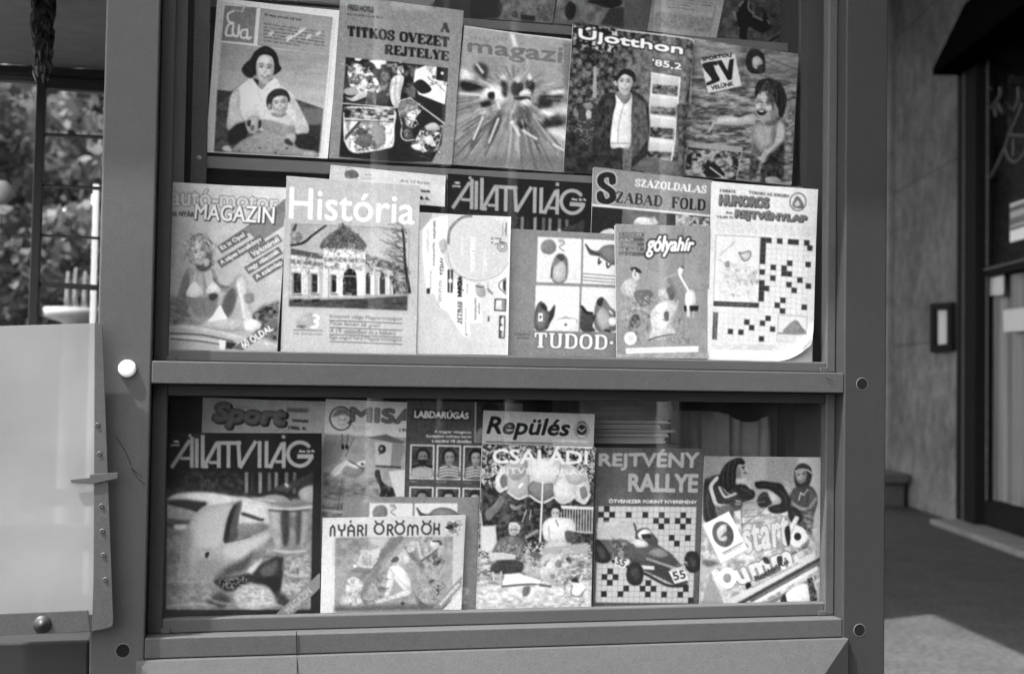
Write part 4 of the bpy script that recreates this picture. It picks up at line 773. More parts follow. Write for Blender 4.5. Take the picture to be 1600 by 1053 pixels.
def m_titkos():
    Q = [(532,-8),(724,18.5),(706,258),(514,247)]; A = Art(Q, .48).view(510, 0, 3.9)
    A.tex(A.at([0,1,1,0],[0,0,1,1]), .45, .52, 6, 2, 1)
    A.text('FRED HOYLE', [(133,32),(288,48),(288,82),(133,66)], .17, 1.2); A.words(130, 88, 235, 13, .11, .2, 1, seed=4)
    A.serif('A', [(697,140),(746,146),(746,204),(697,198)], .07, .34, .12)
    A.serif('TITKOS OVEZET', [(128,162),(750,232),(748,292),(128,222)], .07, .34, .1, sb=.08)
    A.serif('REJTELYE', [(356,278),(746,318),(744,374),(354,334)], .07, .34, .1, sb=.08)
    ph = [(118,352),(740,418),(712,748),(700,900),(640,930),(80,958)]; A.poly([(118,352),(740,418),(722,745),(440,640),(420,990),(78,958)], .09)
    A.poly([(420,640),(720,740),(700,880),(640,990),(400,990)], .10)
    A.tex([(118,352),(380,380),(400,640),(100,630)], .06, .22, 8, 7, 3)
    # worker and helper
    A.blob([(130,440),(150,400),(190,390),(215,420),(190,450),(150,470)], .62, 2); A.tex([(130,440),(190,395),(290,460),(325,560),(220,600),(150,540)], .35, .85, (6,4), 8, 4, 2, blob=True)
    A.blob([(150,470),(190,450),(205,500),(180,525),(155,500)], .4, 2); A.clutter([(130,400),(300,430),(310,560),(150,540)], 90, 26, [.12,.2,.85,.9], 5, .9, 5, 1, .85); A.clutter([(330,400),(440,400),(470,560),(340,600)], 60, 40, [.1,.3,.6], 45, .9, 5, 1, .7)
    A.blob([(110,590),(150,600),(200,570),(290,540),(280,570),(170,620)], .74, 2); A.ell(150, 560, 45, 25, .6, 4); A.tex([(250,560),(310,570),(300,645),(235,640)], .25, .45, 5, 9, 2)
    A.poly([(170,358),(220,362),(200,376),(176,372)], .85, 1); A.blob([(260,372),(360,376),(350,412),(310,426),(290,396)], .86, 2)
    A.tex([(330,400),(430,390),(440,450),(380,520),(330,560)], .12, .5, (8,10), 11, 3, 2); A.blob([(440,395),(458,390),(470,450),(430,455)], .8, 1)
    A.blob([(395,490),(440,460),(475,480),(455,560),(440,660),(400,640),(385,560)], .78, 2); A.line([(445,430),(470,470)], 8, .25)
    A.tex([(480,400),(560,410),(540,600),(460,600)], .05, .35, 8, 12, 3, 2)
    A.poly([(540,430),(600,405),(672,412),(668,490),(735,500),(722,640),(560,580),(530,500)], .86, 2); A.clutter([(600,410),(735,420),(735,520),(620,500)], 22, 40, [.1,.2,.5], 6, .6, 7)
    A.blob([(530,520),(580,490),(640,550),(580,575)], .08, 2); A.poly([(672,418),(740,425),(735,500),(672,490)], .07, 1); A.ell(705, 450, 10, 10, .8, 1); A.words(600, 590, 110, 5, .3, .5, 1, seed=3)
    A.line([(100,632),(420,662)], 6, .82)
    A.line([(425,480),(415,560),(425,640)], 8, .52, 5, .8, curve=True); A.line([(452,490),(445,580)], 7, .56, 5, .8); A.line([(400,520),(440,510)], 6, .5, 4, .7); A.blob([(438,400),(458,392),(466,420),(452,440),(438,428)], .55, 3); A.blob([(436,398),(460,388),(466,402),(440,410)], .12, 3); A.line([(385,560),(398,500)], 9, .6, 4)
    # lower left: diggers
    A.blob([(105,690),(120,655),(260,655),(415,675),(415,780),(405,890),(330,915),(170,935),(110,860)], .76, 1); A.tex([(105,660),(415,675),(410,740),(105,720)], .1, .7, (10,5), 13, 4, 2)
    A.tex([(110,730),(410,750),(400,900),(160,930)], .45, .85, (8,10), 14, 3, 3); A.clutter([(170,800),(350,800),(330,900),(190,910)], 130, 36, [.15,.25,.8,.1,.88], 8, .9, 6, 1, .8); A.blob([(185,800),(210,785),(225,800),(215,825),(190,825)], .3, 3); A.blob([(325,780),(350,775),(360,795),(335,805)], .35, 3)
    A.blob([(170,870),(220,820),(280,830),(260,900)], .36, 4); A.blob([(280,790),(340,770),(360,860),(310,900)], .5, 4); A.line([(110,850),(200,750)], 18, .3, 3); A.line([(105,735),(410,748)], 5, .2, 1)
    A.clutter([(110,660),(250,660),(220,710),(110,700)], 16, 30, [.05,.85,.3], 9, .7, 5); A.line([(105,690),(110,860),(165,930),(330,915),(405,890),(415,675)], 5, .84, 1)
    # right: figure in an outlined burst
    A.line([(458,760),(440,680),(445,620),(510,602),(560,640),(715,752)], 9, .72, 1); A.blob([(440,640),(510,610),(560,650),(540,700),(460,720)], .42, 3); A.blob([(480,650),(520,640),(520,690),(480,700)], .55, 3)
    A.blob([(500,690),(570,670),(560,720),(520,780),(480,760)], .82, 2); A.blob([(560,700),(620,690),(640,740),(560,820),(520,790)], .06, 2); A.line([(460,770),(455,830),(480,858),(535,855)], 8, .72, 1, curve=True)
    A.blob([(470,800),(510,790),(525,840),(480,850)], .3, 2); A.tex([(570,800),(690,800),(680,900),(600,930),(540,860)], .1, .8, 5, 15, 4, 3); A.clutter([(460,640),(560,640),(560,840),(470,850)], 60, 40, [.15,.75,.3], 46, .9, 6, 1, .8); A.clutter([(560,790),(700,790),(680,920),(560,920)], 60, 34, [.08,.85,.4], 47, .9, 6, 1, .8); A.blob([(600,770),(660,750),(690,790),(620,800)], .66, 3)
    A.blob([(600,840),(640,830),(655,880),(610,880)], .75, 3); A.blob([(515,890),(560,880),(595,920),(540,915)], .82, 2); A.blob([(525,930),(560,920),(575,955),(535,970)], .12, 2); A.clutter([(570,920),(700,900),(700,985),(580,985)], 25, 40, [.12,.55,.2], 10, .9, 4)
    A.line([(715,755),(680,900),(655,925)], 6, .6, 1)
    return Q, A
Q, A = m_titkos(); magazine(Q, TOPY-.01, TOPL, A, 'mid-grey book cover with heavy serif capitals above a montage of workers', 1.25, .008)

def m_magazin():
    Q = [(725,41.5),(911,65.5),(898,271),(705,257)]; A = Art(Q, .55).view(700, 0, 3.761)
    f = A.at([0,1,1,0],[0,0,1,1]); A.grad(f, .60, .44, (400,200), (420,980)); A.tex(f, .42, .66, (18,14), 3, 1.4, alpha=.4)
    r = np.random.default_rng(4)
    for k in range(150):                                # zoom streaks
        a = r.uniform(.05, math.pi*.98); d0 = r.uniform(120, 260); d1 = d0+r.uniform(60, 260); c, n = math.cos(a), math.sin(a)
        A.line([(400+c*d0*1.1, 560+n*d0*.9), (400+c*d1*1.2, 560+n*d1)], r.uniform(4, 16), float(r.choice([.22,.3,.4,.62,.75,.25])), 5, .5)
    A.poly([(670,250),(790,262),(775,560),(680,520)], .38, 14, .75)
    A.text('mobil', [(130,208),(345,222),(345,250),(130,236)], .48, 1, alpha=.8)
    A.text('magazi', [(118,236),(672,288),(664,402),(118,330)], .40, 5, out=.66, outw=3)
    A.poly([(360,200),(390,205),(410,280),(385,275)], .78, 5)
    for (q, v, sf) in (([(75,400),(150,440),(150,475),(75,470)],.82,6),([(75,480),(140,480),(210,520),(110,540),(70,510)],.10,8),([(150,400),(190,370),(235,400),(225,470),(190,450)],.22,8),([(200,545),(260,500),(330,520),(350,590),(300,620),(240,580),(190,590)],.88,6),
        ([(300,470),(330,440),(350,480),(330,520)],.78,6),([(310,480),(345,490),(345,570),(320,560)],.15,7),([(235,550),(270,545),(270,590),(240,585)],.08,4),([(195,600),(240,590),(250,620),(200,630)],.10,5),([(370,510),(400,480),(440,500),(430,560),(380,560)],.10,6),
        ([(390,470),(410,445),(430,470),(410,495)],.80,5),([(455,490),(480,470),(510,500),(490,560),(460,540)],.12,6),([(465,460),(480,430),(495,465),(480,480)],.84,5),([(420,545),(470,525),(490,550),(470,575),(425,570)],.86,5),([(390,575),(470,570),(480,590),(400,590)],.10,4),([(425,600),(470,585),(490,620),(440,630)],.86,5),
        ([(530,580),(570,550),(620,580),(600,630),(540,640)],.16,8),([(610,560),(670,560),(660,600),(620,600)],.2,8),([(600,540),(670,530),(680,550),(610,560)],.86,6),([(530,655),(580,640),(640,660),(600,690),(540,675)],.88,7),([(600,640),(750,620),(750,680),(640,670)],.76,10),
        ([(560,710),(640,690),(680,730),(600,760),(550,740)],.16,8),([(580,770),(640,750),(745,790),(740,850),(660,820)],.80,10),([(400,720),(440,700),(470,740),(430,760)],.12,6),([(400,640),(470,630),(480,720),(400,720)],.34,10),([(160,650),(200,640),(250,670),(200,680)],.7,6),([(360,720),(390,710),(380,740)],.84,4),
        ([(250,740),(310,650),(290,760),(240,860)],.24,8),([(130,860),(200,700),(180,800),(140,870)],.28,8)): A.blob(q, v, sf*1.5)
    for k in range(130):
        a = r.uniform(0, 2*math.pi); d0 = r.uniform(40, 200); d1 = d0+r.uniform(25, 90); c, n = math.cos(a), math.sin(a); A.line([(400+c*d0*1.15, 560+n*d0*.85), (400+c*d1*1.15, 560+n*d1*.85)], r.uniform(3, 9), float(r.choice([.12,.2,.35,.7,.84,.8])), 5, .42)
    for q in ([(385,740),(420,800)], [(290,600),(300,640)], [(170,380),(205,430)], [(65,550),(190,560)], [(440,770),(520,820)], [(620,850),(740,920)], [(205,690),(150,820)], [(295,700),(240,840)]): A.line(q, 12, .80, 5)
    A.grad(f, .2, .2, (0,0), (1,1), alpha=0); A.poly([(30,930),(745,900),(740,1015),(22,968)], .34, 30, .5); A.line([(95,158),(795,250)], 10, .74, 2, .9)
    return Q, A
Q, A = m_magazin(); magazine(Q, TOPY-.005, TOPL, A, 'magazine with zoom-blurred racing cyclists on its cover', 1.1)

def m_otthon():
    Q = [(895,36),(1084,61.5),(1066,280),(880,268)]; A = Art(Q, .30).view(880, 20, 3.9)
    f = A.at([0,1,1,0],[0,0,1,1]); A.tex(f, .10, .48, 7, 21, 2.4, oct_=4); A.tex([(420,200),(780,230),(740,560),(480,560)], .30, .55, 6, 22, 1.6, 12); A.tex([(0,720),(480,800),(450,1000),(0,980)], .08, .24, 9, 23, 2, 12)
    A.tex([(60,80),(330,105),(330,250),(60,220)], .05, .75, 5, 24, 4, 6); A.line([(330,108),(560,135),(770,165),(792,190)], 9, .78, 1, curve=True)
    A.text('\u00dajotthon', [(95,90),(728,190),(722,272),(92,176)], .92, 5, out=.16, outw=9, soft=2)
    A.poly([(540,280),(720,300),(718,355),(540,335)], .17, 10, .7); A.text("'85,2", [(542,285),(720,312),(716,356),(540,330)], .92, 2.5)
    A.tex([(535,370),(712,398),(660,905),(485,880),(520,600)], .78, .88, 12, 25, 1)
    for (a, b, c, d, sd) in ((372,500,543,705,1),(505,625,530,695,2),(630,765,528,680,3),(775,890,500,668,4)):
        sl = .1; q = [(c,a+10),(d,a+10+sl*(d-c)),(d-6,b+sl*(d-c)),(c-4,b-4)]; A.grad(q, .80, .62, (c,a), (c,b)); A.tex([(c,a+70),(d-8,a+78),(d-12,b+6),(c-2,b-6)], .10, .5, (7,5), 30+sd, 3, 5)
    A.line([(535,370),(712,398),(680,770),(660,905)], 6, .88)
    A.poly([(183,330),(203,332),(200,525),(178,520)], .60, 4)                       # post
    A.blob([(95,600),(120,545),(180,545),(200,600),(180,700),(190,790),(130,790),(95,740)], .22, 4); A.blob([(120,560),(165,550),(180,580),(150,600)], .5, 3); A.blob([(140,600),(170,605),(165,650),(140,640)], .7, 2); A.clutter([(100,640),(190,640),(190,790),(110,790)], 25, 30, [.6,.15,.7], 12, .5, 6)
    # the man in the jacket
    A.blob([(250,500),(320,490),(420,480),(500,540),(525,650),(520,770),(500,900),(430,930),(370,960),(290,830),(180,860),(195,640),(210,560)], .17, 5); A.tex([(200,560),(310,510),(290,800),(190,850)], .10, .28, (5,10), 26, 2, 5); A.tex([(420,500),(500,560),(520,770),(420,900),(400,800)], .22, .42, (5,10), 27, 1.6, 5)
    A.blob([(320,490),(380,520),(415,500),(412,640),(405,820),(340,825),(286,815),(300,640),(318,560)], .84, 2); A.line([(380,530),(340,660),(330,800)], 7, .58, 3, .8, curve=True); A.line([(290,800),(400,800)], 8, .5, 3, .7)
    A.blob([(320,500),(345,480),(400,480),(410,520),(370,560)], .5, 3); A.face(372, 432, 48, 72, .74, .14, None, 4, .55); A.blob([(315,430),(330,380),(370,345),(430,370),(435,430),(415,400),(370,380),(335,410),(325,440)], .12, 3); A.blob([(306,425),(322,420),(326,450),(312,448)], .68, 2)
    A.blob([(440,930),(510,880),(620,900),(710,915),(690,990),(430,960)], .36, 5); A.tex([(360,830),(420,830),(410,970),(360,960)], .3, .46, 5, 28, 2, 4); A.tex([(690,560),(790,560),(760,980),(700,960)], .12, .4, 6, 29, 2, 8)
    return Q, A
Q, A = m_otthon(); magazine(Q, TOPY-.015, TOPL, A, 'dark magazine with a man in jacket beside a strip of four small views', 1.0)

def m_sv():
    Q = [(1082,60.5),(1246.5,86.5),(1237,290),(1067,274)]; A = Art(Q, .42).view(1050, 50, 4.052)
    f = A.at([0,1,1,0],[0,0,1,1]); A.tex(f, .24, .62, (16,4), 41, 2.2, oct_=4); A.tex([(60,450),(520,500),(500,960),(60,920)], .20, .58, (13,4), 42, 2.2, 10); A.line([(130,50),(115,460)], 10, .70, 4)
    A.grad([(135,48),(460,90),(400,260),(125,250)], .60, .42, (200,60), (200,300), 20, .6); A.grad([(590,130),(800,155),(790,330),(600,280)], .52, .40, (700,150), (700,330), 12, .6)
    A.line([(620,180),(780,240)], 10, .3, 6, .7); A.line([(440,250),(560,270),(780,320)], 14, .62, 8, .6, curve=True)
    b = [(180,180),(396,142),(438,345),(228,390)]; A.poly(b, .78, 1)
    A.text('SPORTOLJ', [(190,165),(372,136),(376,164),(194,196)], .12, 1.5); A.text('VEL\u00dcNK', [(244,340),(384,312),(388,342),(250,370)], .12, 1.5)
    A.poly(smooth([(192,205),(250,190),(280,190),(288,210),(272,216),(262,212),(280,262),(300,300),(290,318),(222,342),(220,322),(236,316),(250,304),(236,280),(204,240)], 4, True), .10, 1)
    A.poly([(280,186),(312,182),(350,250),(362,180),(390,172),(378,304),(354,312)], .10, 1)
    A.blob([(465,170),(490,120),(540,118),(578,150),(585,210),(560,265),(500,265),(470,225)], .14, 5); A.blob([(510,170),(545,160),(572,200),(545,240),(510,225)], .66, 5); A.blob([(540,220),(590,210),(580,262),(545,265)], .22, 5)
    # splashing child
    A.blob([(512,590),(560,575),(620,590),(680,562),(715,600),(716,690),(690,740),(640,765),(560,775),(515,755),(505,670)], .52, 6); A.blob([(540,600),(600,605),(645,600),(640,680),(580,720),(535,680)], .62, 12, .9, 0); A.blob([(515,700),(560,760),(640,760),(600,790),(520,780)], .3, 10, .8, 0); A.line([(575,615),(590,690)], 8, .44, 8, .6); A.blob([(640,600),(660,640),(640,700),(620,660)], .38, 10, .7, 0)
    A.blob([(520,525),(470,530),(420,545),(340,532),(275,548),(268,575),(285,598),(350,596),(420,596),(470,588),(520,590)], .66, 5); A.line([(285,592),(350,600),(420,602),(510,594)], 11, .28, 6, .8, curve=True); A.blob([(290,560),(380,545),(420,560),(340,572)], .78, 8, .7, 0)
    A.line([(275,560),(252,600),(225,632),(190,660)], [22,16,11,7], .66, 4, curve=True); A.line([(262,575),(245,615),(232,640)], 6, .72, 4, curve=True)
    A.blob([(528,345),(560,308),(610,297),(660,312),(700,350),(722,420),(716,490),(695,545),(665,520),(640,450),(600,370),(560,400),(524,420)], .14, 5)
    A.blob([(530,420),(550,392),(590,372),(620,390),(645,430),(662,480),(670,530),(650,575),(610,592),(570,580),(542,545),(528,500),(526,460)], .62, 5); A.blob([(610,400),(645,440),(665,500),(660,560),(625,585),(620,520),(605,460)], .44, 10, .8, 0); A.blob([(545,405),(590,385),(600,420),(560,430)], .72, 8, .8, 0)
    A.line([(536,452),(550,443),(570,450)], 8, .20, 4, .85, curve=True); A.line([(592,452),(612,440),(634,446)], 8, .22, 4, .85, curve=True); A.line([(533,432),(568,428)], 5, .35, 4, .5); A.line([(590,430),(632,424)], 5, .35, 4, .5); A.ell(545, 475, 13, 11, .78, 6); A.ell(612, 482, 20, 16, .76, 9); A.line([(572,455),(562,480),(575,488)], 6, .42, 5, .6, curve=True)
    A.blob([(534,508),(555,494),(590,502),(596,515),(572,532),(548,528)], .14, 4); A.blob([(545,503),(562,499),(584,506),(562,511)], .86, 3); A.line([(545,540),(575,548),(600,530)], 7, .5, 6, .5, curve=True); A.ell(660, 505, 12, 22, .50, 5); A.blob([(590,575),(640,560),(668,535),(662,580),(610,600)], .32, 7, .8)
    rr = np.random.default_rng(77)
    for k in range(60):
        a = rr.uniform(-.9, 1.0); x0, y0 = 618+rr.uniform(-30, 60), 312+rr.uniform(-8, 35); L_ = rr.uniform(50, 105); A.line([(x0, y0), (x0+L_*.35*a-10*(a < 0), y0+L_*.5), (x0+L_*.55*a-8, y0+L_*(.75 if a < 0 else 1.5))], rr.uniform(3, 7), float(rr.choice([.10, .14, .30, .12, .36])), 2, .7, curve=True)
    A.blob([(672,575),(705,590),(716,640),(700,690),(650,735),(610,775),(585,800),(565,780),(600,740),(640,700),(658,650)], .70, 5); A.blob([(585,770),(560,790),(535,800),(528,815),(550,812),(540,850),(535,880),(552,860),(575,820),(595,800)], .66, 4); A.line([(690,600),(700,650),(670,700)], 8, .84, 7, .7, curve=True); A.line([(655,640),(640,700),(600,740)], 8, .3, 7, .7, curve=True)
    A.tex([(500,780),(560,820),(540,890),(490,945),(490,840)], .12, .34, 6, 44, 2, 10); A.tex([(600,800),(715,690),(705,930),(560,965),(556,880)], .09, .26, 6, 45, 2, 10); A.tex([(712,560),(785,460),(765,770),(718,760)], .25, .62, (5,4), 46, 2, 10)
    A.blob([(590,925),(660,920),(690,960),(610,970)], .55, 3)
    b = [(105,700),(442,738),(400,955),(75,912)]; A.line(b, 10, .62, closed=True); A.poly(b, .24); A.tex([(105,740),(436,760),(402,950),(80,905)], .08, .6, (7,6), 47, 3); A.poly([(105,702),(440,736),(436,766),(104,730)], .55); A.line([(110,740),(190,748)], 12, .15)
    A.blob([(200,890),(250,830),(290,850),(330,910),(250,925)], .10, 3); A.line([(240,860),(320,920)], 9, .7, 3)
    return Q, A
Q, A = m_sv(); magazine(Q, TOPY, TOPL, A, 'magazine with a laughing child splashing in water under a tilted square emblem', .95)

# ------------------------------------------------------------------ uppermost shelf, cut by the frame's top
UPY = .33
def m_up(k):
    if k == 0:
        Q = [(748,-90),(880,-72),(863,37),(733,28)]; A = Art(Q, .40).view(700, 0, 2.909); A.tex(A.at([0,1,1,0],[0,0,1,1]), .3, .5, 12, 51, 1.6)
        A.blob([(100,75),(105,-20),(200,-40),(240,20),(230,80),(160,85)], .07, 6); A.blob([(290,60),(310,55),(316,82),(292,80)], .12, 3); A.poly([(330,70),(395,76),(395,98),(330,92)], .08, 3); A.clutter([(240,10),(470,20),(460,100),(230,80)], 25, 40, [.2,.55,.3], 3, .5, 5, 2)
    elif k == 1:
        Q = [(884,-78),(1030,-58),(1011,49),(864,37)]; A = Art(Q, .40).view(700, 0, 2.909); A.tex(A.at([0,1,1,0],[0,0,1,1]), .28, .5, 12, 52, 1.4)
        A.blob([(530,50),(550,10),(580,30),(572,80),(545,90)], .12, 4); A.blob([(640,5),(760,-10),(790,20),(740,40),(660,20)], .12, 4); A.poly([(735,40),(800,35),(800,130),(690,115)], .2, 6); A.poly([(800,0),(930,0),(905,138),(800,128)], .32, 6, .7)
    elif k == 2:
        Q = [(1028,-70),(1143,-56),(1119,62),(1009,48)]; A = Art(Q, .58).view(980, 0, 5.714); A.tex(A.at([0,1,1,0],[0,0,1,1]), .52, .64, 8, 53, 1); A.line([(245,-60),(215,275)], 5, .38, 2); A.line([(805,-60),(735,335)], 5, .38, 2)
        A.words(350, -40, 420, 14, .12, .3, 4, 24, seed=5); A.words(350, 62, 350, 14, .12, .3, 1, seed=6); A.tex([(260,110),(770,170),(730,300),(235,240)], .44, .56, 4, 54, 1.6, 8)
    else:
        Q = [(1146,-70),(1248,-58),(1222,73),(1121,60)]; A = Art(Q, .26).view(980, 0, 5.714); A.tex(A.at([0,1,1,0],[0,0,1,1]), .16, .34, 9, 55, 1.6)
        A.blob([(960,180),(1010,60),(1060,-20),(1100,60),(1120,150),(1200,180),(1210,100),(1250,160),(1280,250),(1200,300),(1080,250),(1060,360),(1000,340),(1000,260)], .09, 6)
        for q in ([(1000,60),(1030,20)],[(1080,20),(1080,90),(1120,130)],[(1120,150),(1200,190)],[(950,110),(970,190)],[(1250,190),(1265,220)]): A.line(q, 16, .55, 6, .8, curve=len(q) > 2)
        A.line([(1250,385),(1390,305)], 14, .07, 3)
    return Q, A
for k, lb in enumerate(('dim magazine cut by the frame top, dark figure at the left of its cover', 'dim grey magazine above the dark cover with the man in a jacket', 'pale page of small print cut off by the top of the frame', 'very dark magazine with horse riders in the upper right corner')):
    Q, A = m_up(k); magazine(Q, UPY+.004*k, 10, A, lb, 1.0)

# ------------------------------------------------------------------ middle row, standing on the sill of the upper pane
MY, ML = .075, 9
def m_auto():
    Q = [(264,285),(450,295),(433,550),(257,549)]; A = Art(Q, .74).view(245, 260, 3.509); f = A.at([0,1,1,0],[0,0,1,1])
    A.grad(f, .84, .62, (400,150), (150,760)); A.tex(f, .62, .86, (14,10), 61, 1, alpha=.4)
    A.poly([(705,180),(705,280),(560,330),(350,470),(330,440),(640,230)], .46); A.poly([(600,300),(705,250),(695,330),(560,420),(480,340)], .50)
    A.tex([(60,720),(300,730),(240,870),(60,870)], .32, .62, (10,6), 62, 1.6, 20); A.tex([(520,820),(590,760),(670,740),(660,960),(540,920)], .12, .5, (7,5), 63, 2, 14)
    A.text('aut\u00f3-motor', [(78,112),(666,170),(662,235),(78,214)], .80, 3.5, out=.25, outw=3.2)
    A.text('MAGAZIN', [(214,205),(646,226),(640,316),(206,290)], .92, 3, out=.22, outw=2.5, shadow=(5,5), sv=.18); A.text('86 NY\u00c1R', [(80,240),(205,246),(205,278),(80,272)], .3, 2)
    for (x, y, L, tx) in ((330,440,170,'Ez is Opel'), (328,520,280,'A n\u00e9pes kocsik\u00f6nyv'), (500,472,190,'V\u00e1rkot\u00e9rn\u00e9l'), (478,555,220,'nagy v\u00e1laszt\u00e9k'), (520,600,190,'A sz\u00e1mlap')):
        d = np.array([.86,-.52]); n = np.array([.42,.62]); p = np.array([x, y], float)
        q = np.array([p, p+d*L, p+d*L+n*62, p+n*62]); A.poly(q, .36); A.poly(q, .40); A.text(tx, [p+d*12+n*10, p+d*(L-12)+n*10, p+d*(L-12)+n*52, p+d*12+n*52], .85, 1.8)
    A.line([(478,520),(505,500)], 14, .8, 2)
    # woman on the car bonnet
    A.blob([(172,560),(140,620),(118,700),(100,770),(140,780),(165,720),(185,640),(195,580)], .50, 6)
    A.blob([(175,565),(235,552),(300,560),(325,600),(335,660),(330,740),(350,800),(330,850),(250,860),(200,845),(175,790),(168,720),(172,640)], .66, 6); A.blob([(250,580),(310,575),(322,640),(300,680),(262,640)], .74, 8, .8, 0)
    A.blob([(178,715),(250,715),(325,705),(330,760),(300,820),(230,830),(190,790)], .46, 9, .8, 0); A.line([(175,590),(172,680),(180,760)], 10, .40, 6, .7, curve=True); A.line([(255,590),(264,660),(262,700)], 9, .42, 6, .7, curve=True); A.line([(250,740),(262,800)], 7, .36, 6, .6)
    A.blob([(165,480),(168,415),(205,378),(245,370),(290,395),(315,440),(318,495),(300,545),(270,560),(215,548),(180,520)], .66, 5); A.clutter([(165,480),(170,405),(245,372),(310,425),(312,540),(270,555),(180,520)], 130, 22, [.34,.9,.40,.92,.5], 14, .8, 5, 1, .8)
    A.strands([(165,480),(168,415),(205,378),(245,370),(290,395),(315,440),(318,495),(300,545),(215,540),(180,520)], 110, 34, [.9,.5,.94,.36,.84,.6], 6, 5, .7); A.blob([(255,480),(285,470),(305,520),(280,560),(250,550)], .3, 6, .7); A.face(232, 474, 43, 66, .80, .18, None, -14, .5); A.clutter([(190,410),(240,385),(285,415),(275,430),(235,412),(200,440)], 24, 20, [.4,.92,.5], 15, .8, 5, 1, .8)
    A.blob([(215,545),(250,540),(285,520),(300,545),(270,575),(230,572)], .34, 6); A.blob([(255,520),(272,505),(290,515),(285,545),(262,548)], .74, 4)
    A.blob([(305,560),(328,600),(345,640),(390,655),(420,640),(430,665),(390,690),(345,680),(318,640),(300,600)], .62, 6); A.line([(312,612),(340,655),(400,668)], 9, .28, 6, .7, curve=True)
    A.blob([(160,705),(178,660),(205,630),(232,655),(256,690),(225,716),(190,718)], .93, 4); A.blob([(268,690),(285,655),(308,632),(335,655),(350,690),(310,702)], .90, 4); A.line([(205,632),(215,580)], 5, .85, 3); A.line([(306,634),(295,585)], 5, .8, 3); A.blob([(286,705),(322,695),(335,715),(300,738)], .26, 6)
    A.blob([(345,830),(348,770),(375,700),(410,640),(445,600),(478,605),(495,650),(470,680),(440,720),(420,790),(390,835)], .60, 6); A.blob([(352,790),(372,720),(410,668),(432,690),(428,760),(392,825),(360,820)], .36, 8, 1, 0)
    A.blob([(440,610),(478,602),(496,650),(505,720),(518,800),(525,860),(488,862),(470,790),(452,720),(436,660)], .80, 5); A.line([(446,650),(464,740),(480,830)], 9, .92, 6, .8, curve=True); A.line([(496,680),(510,790)], 8, .5, 6, .6)
    A.blob([(250,862),(300,835),(345,835),(400,838),(470,845),(500,870),(470,900),(380,905),(290,892)], .74, 6); A.line([(270,885),(380,900),(470,895)], 9, .5, 6, .6, curve=True)
    A.poly(smooth([(283,850),(310,815),(345,762),(368,800),(386,835),(345,842)], 4, True), .94, 4); A.blob([(480,845),(530,838),(572,862),(560,895),(505,905),(478,885)], .88, 5)
    A.blob([(478,712),(505,692),(532,700),(530,742),(495,752)], .58, 5); [A.line([(480,708+k*12),(528,704+k*12)], 4, .34, 3, .7) for k in range(4)]
    A.poly([(60,880),(180,872),(430,930),(660,985),(650,1005),(60,1010)], .70); A.line([(60,885),(200,885),(440,935),(655,985)], 22, .90, 4, curve=True); A.line([(70,915),(250,925),(420,960)], 9, .35, 2, curve=True); A.line([(70,932),(250,945),(400,978)], 8, .8, 1, curve=True); A.line([(75,945),(240,960),(340,975)], 6, .3, 2, curve=True)
    A.poly([(340,950),(378,955),(372,1005),(345,1005)], .92, 2); A.poly([(380,960),(440,970),(410,1002),(378,1000)], .18, 4)
    A.poly([(655,830),(652,890),(470,1008),(410,1000)], .40); A.text('60 OLDAL', [(455,965),(622,868),(640,895),(478,1000)], .92, 2.2)
    A.tex([(55,95),(110,95),(90,560),(50,560)], .4, .6, 8, 64, 1, 16, alpha=.5)
    return Q, A
Q, A = m_auto(); magazine(Q, MY+.012, ML, A, 'pale magazine with a woman in a bikini seated on a car bonnet', 1.00)

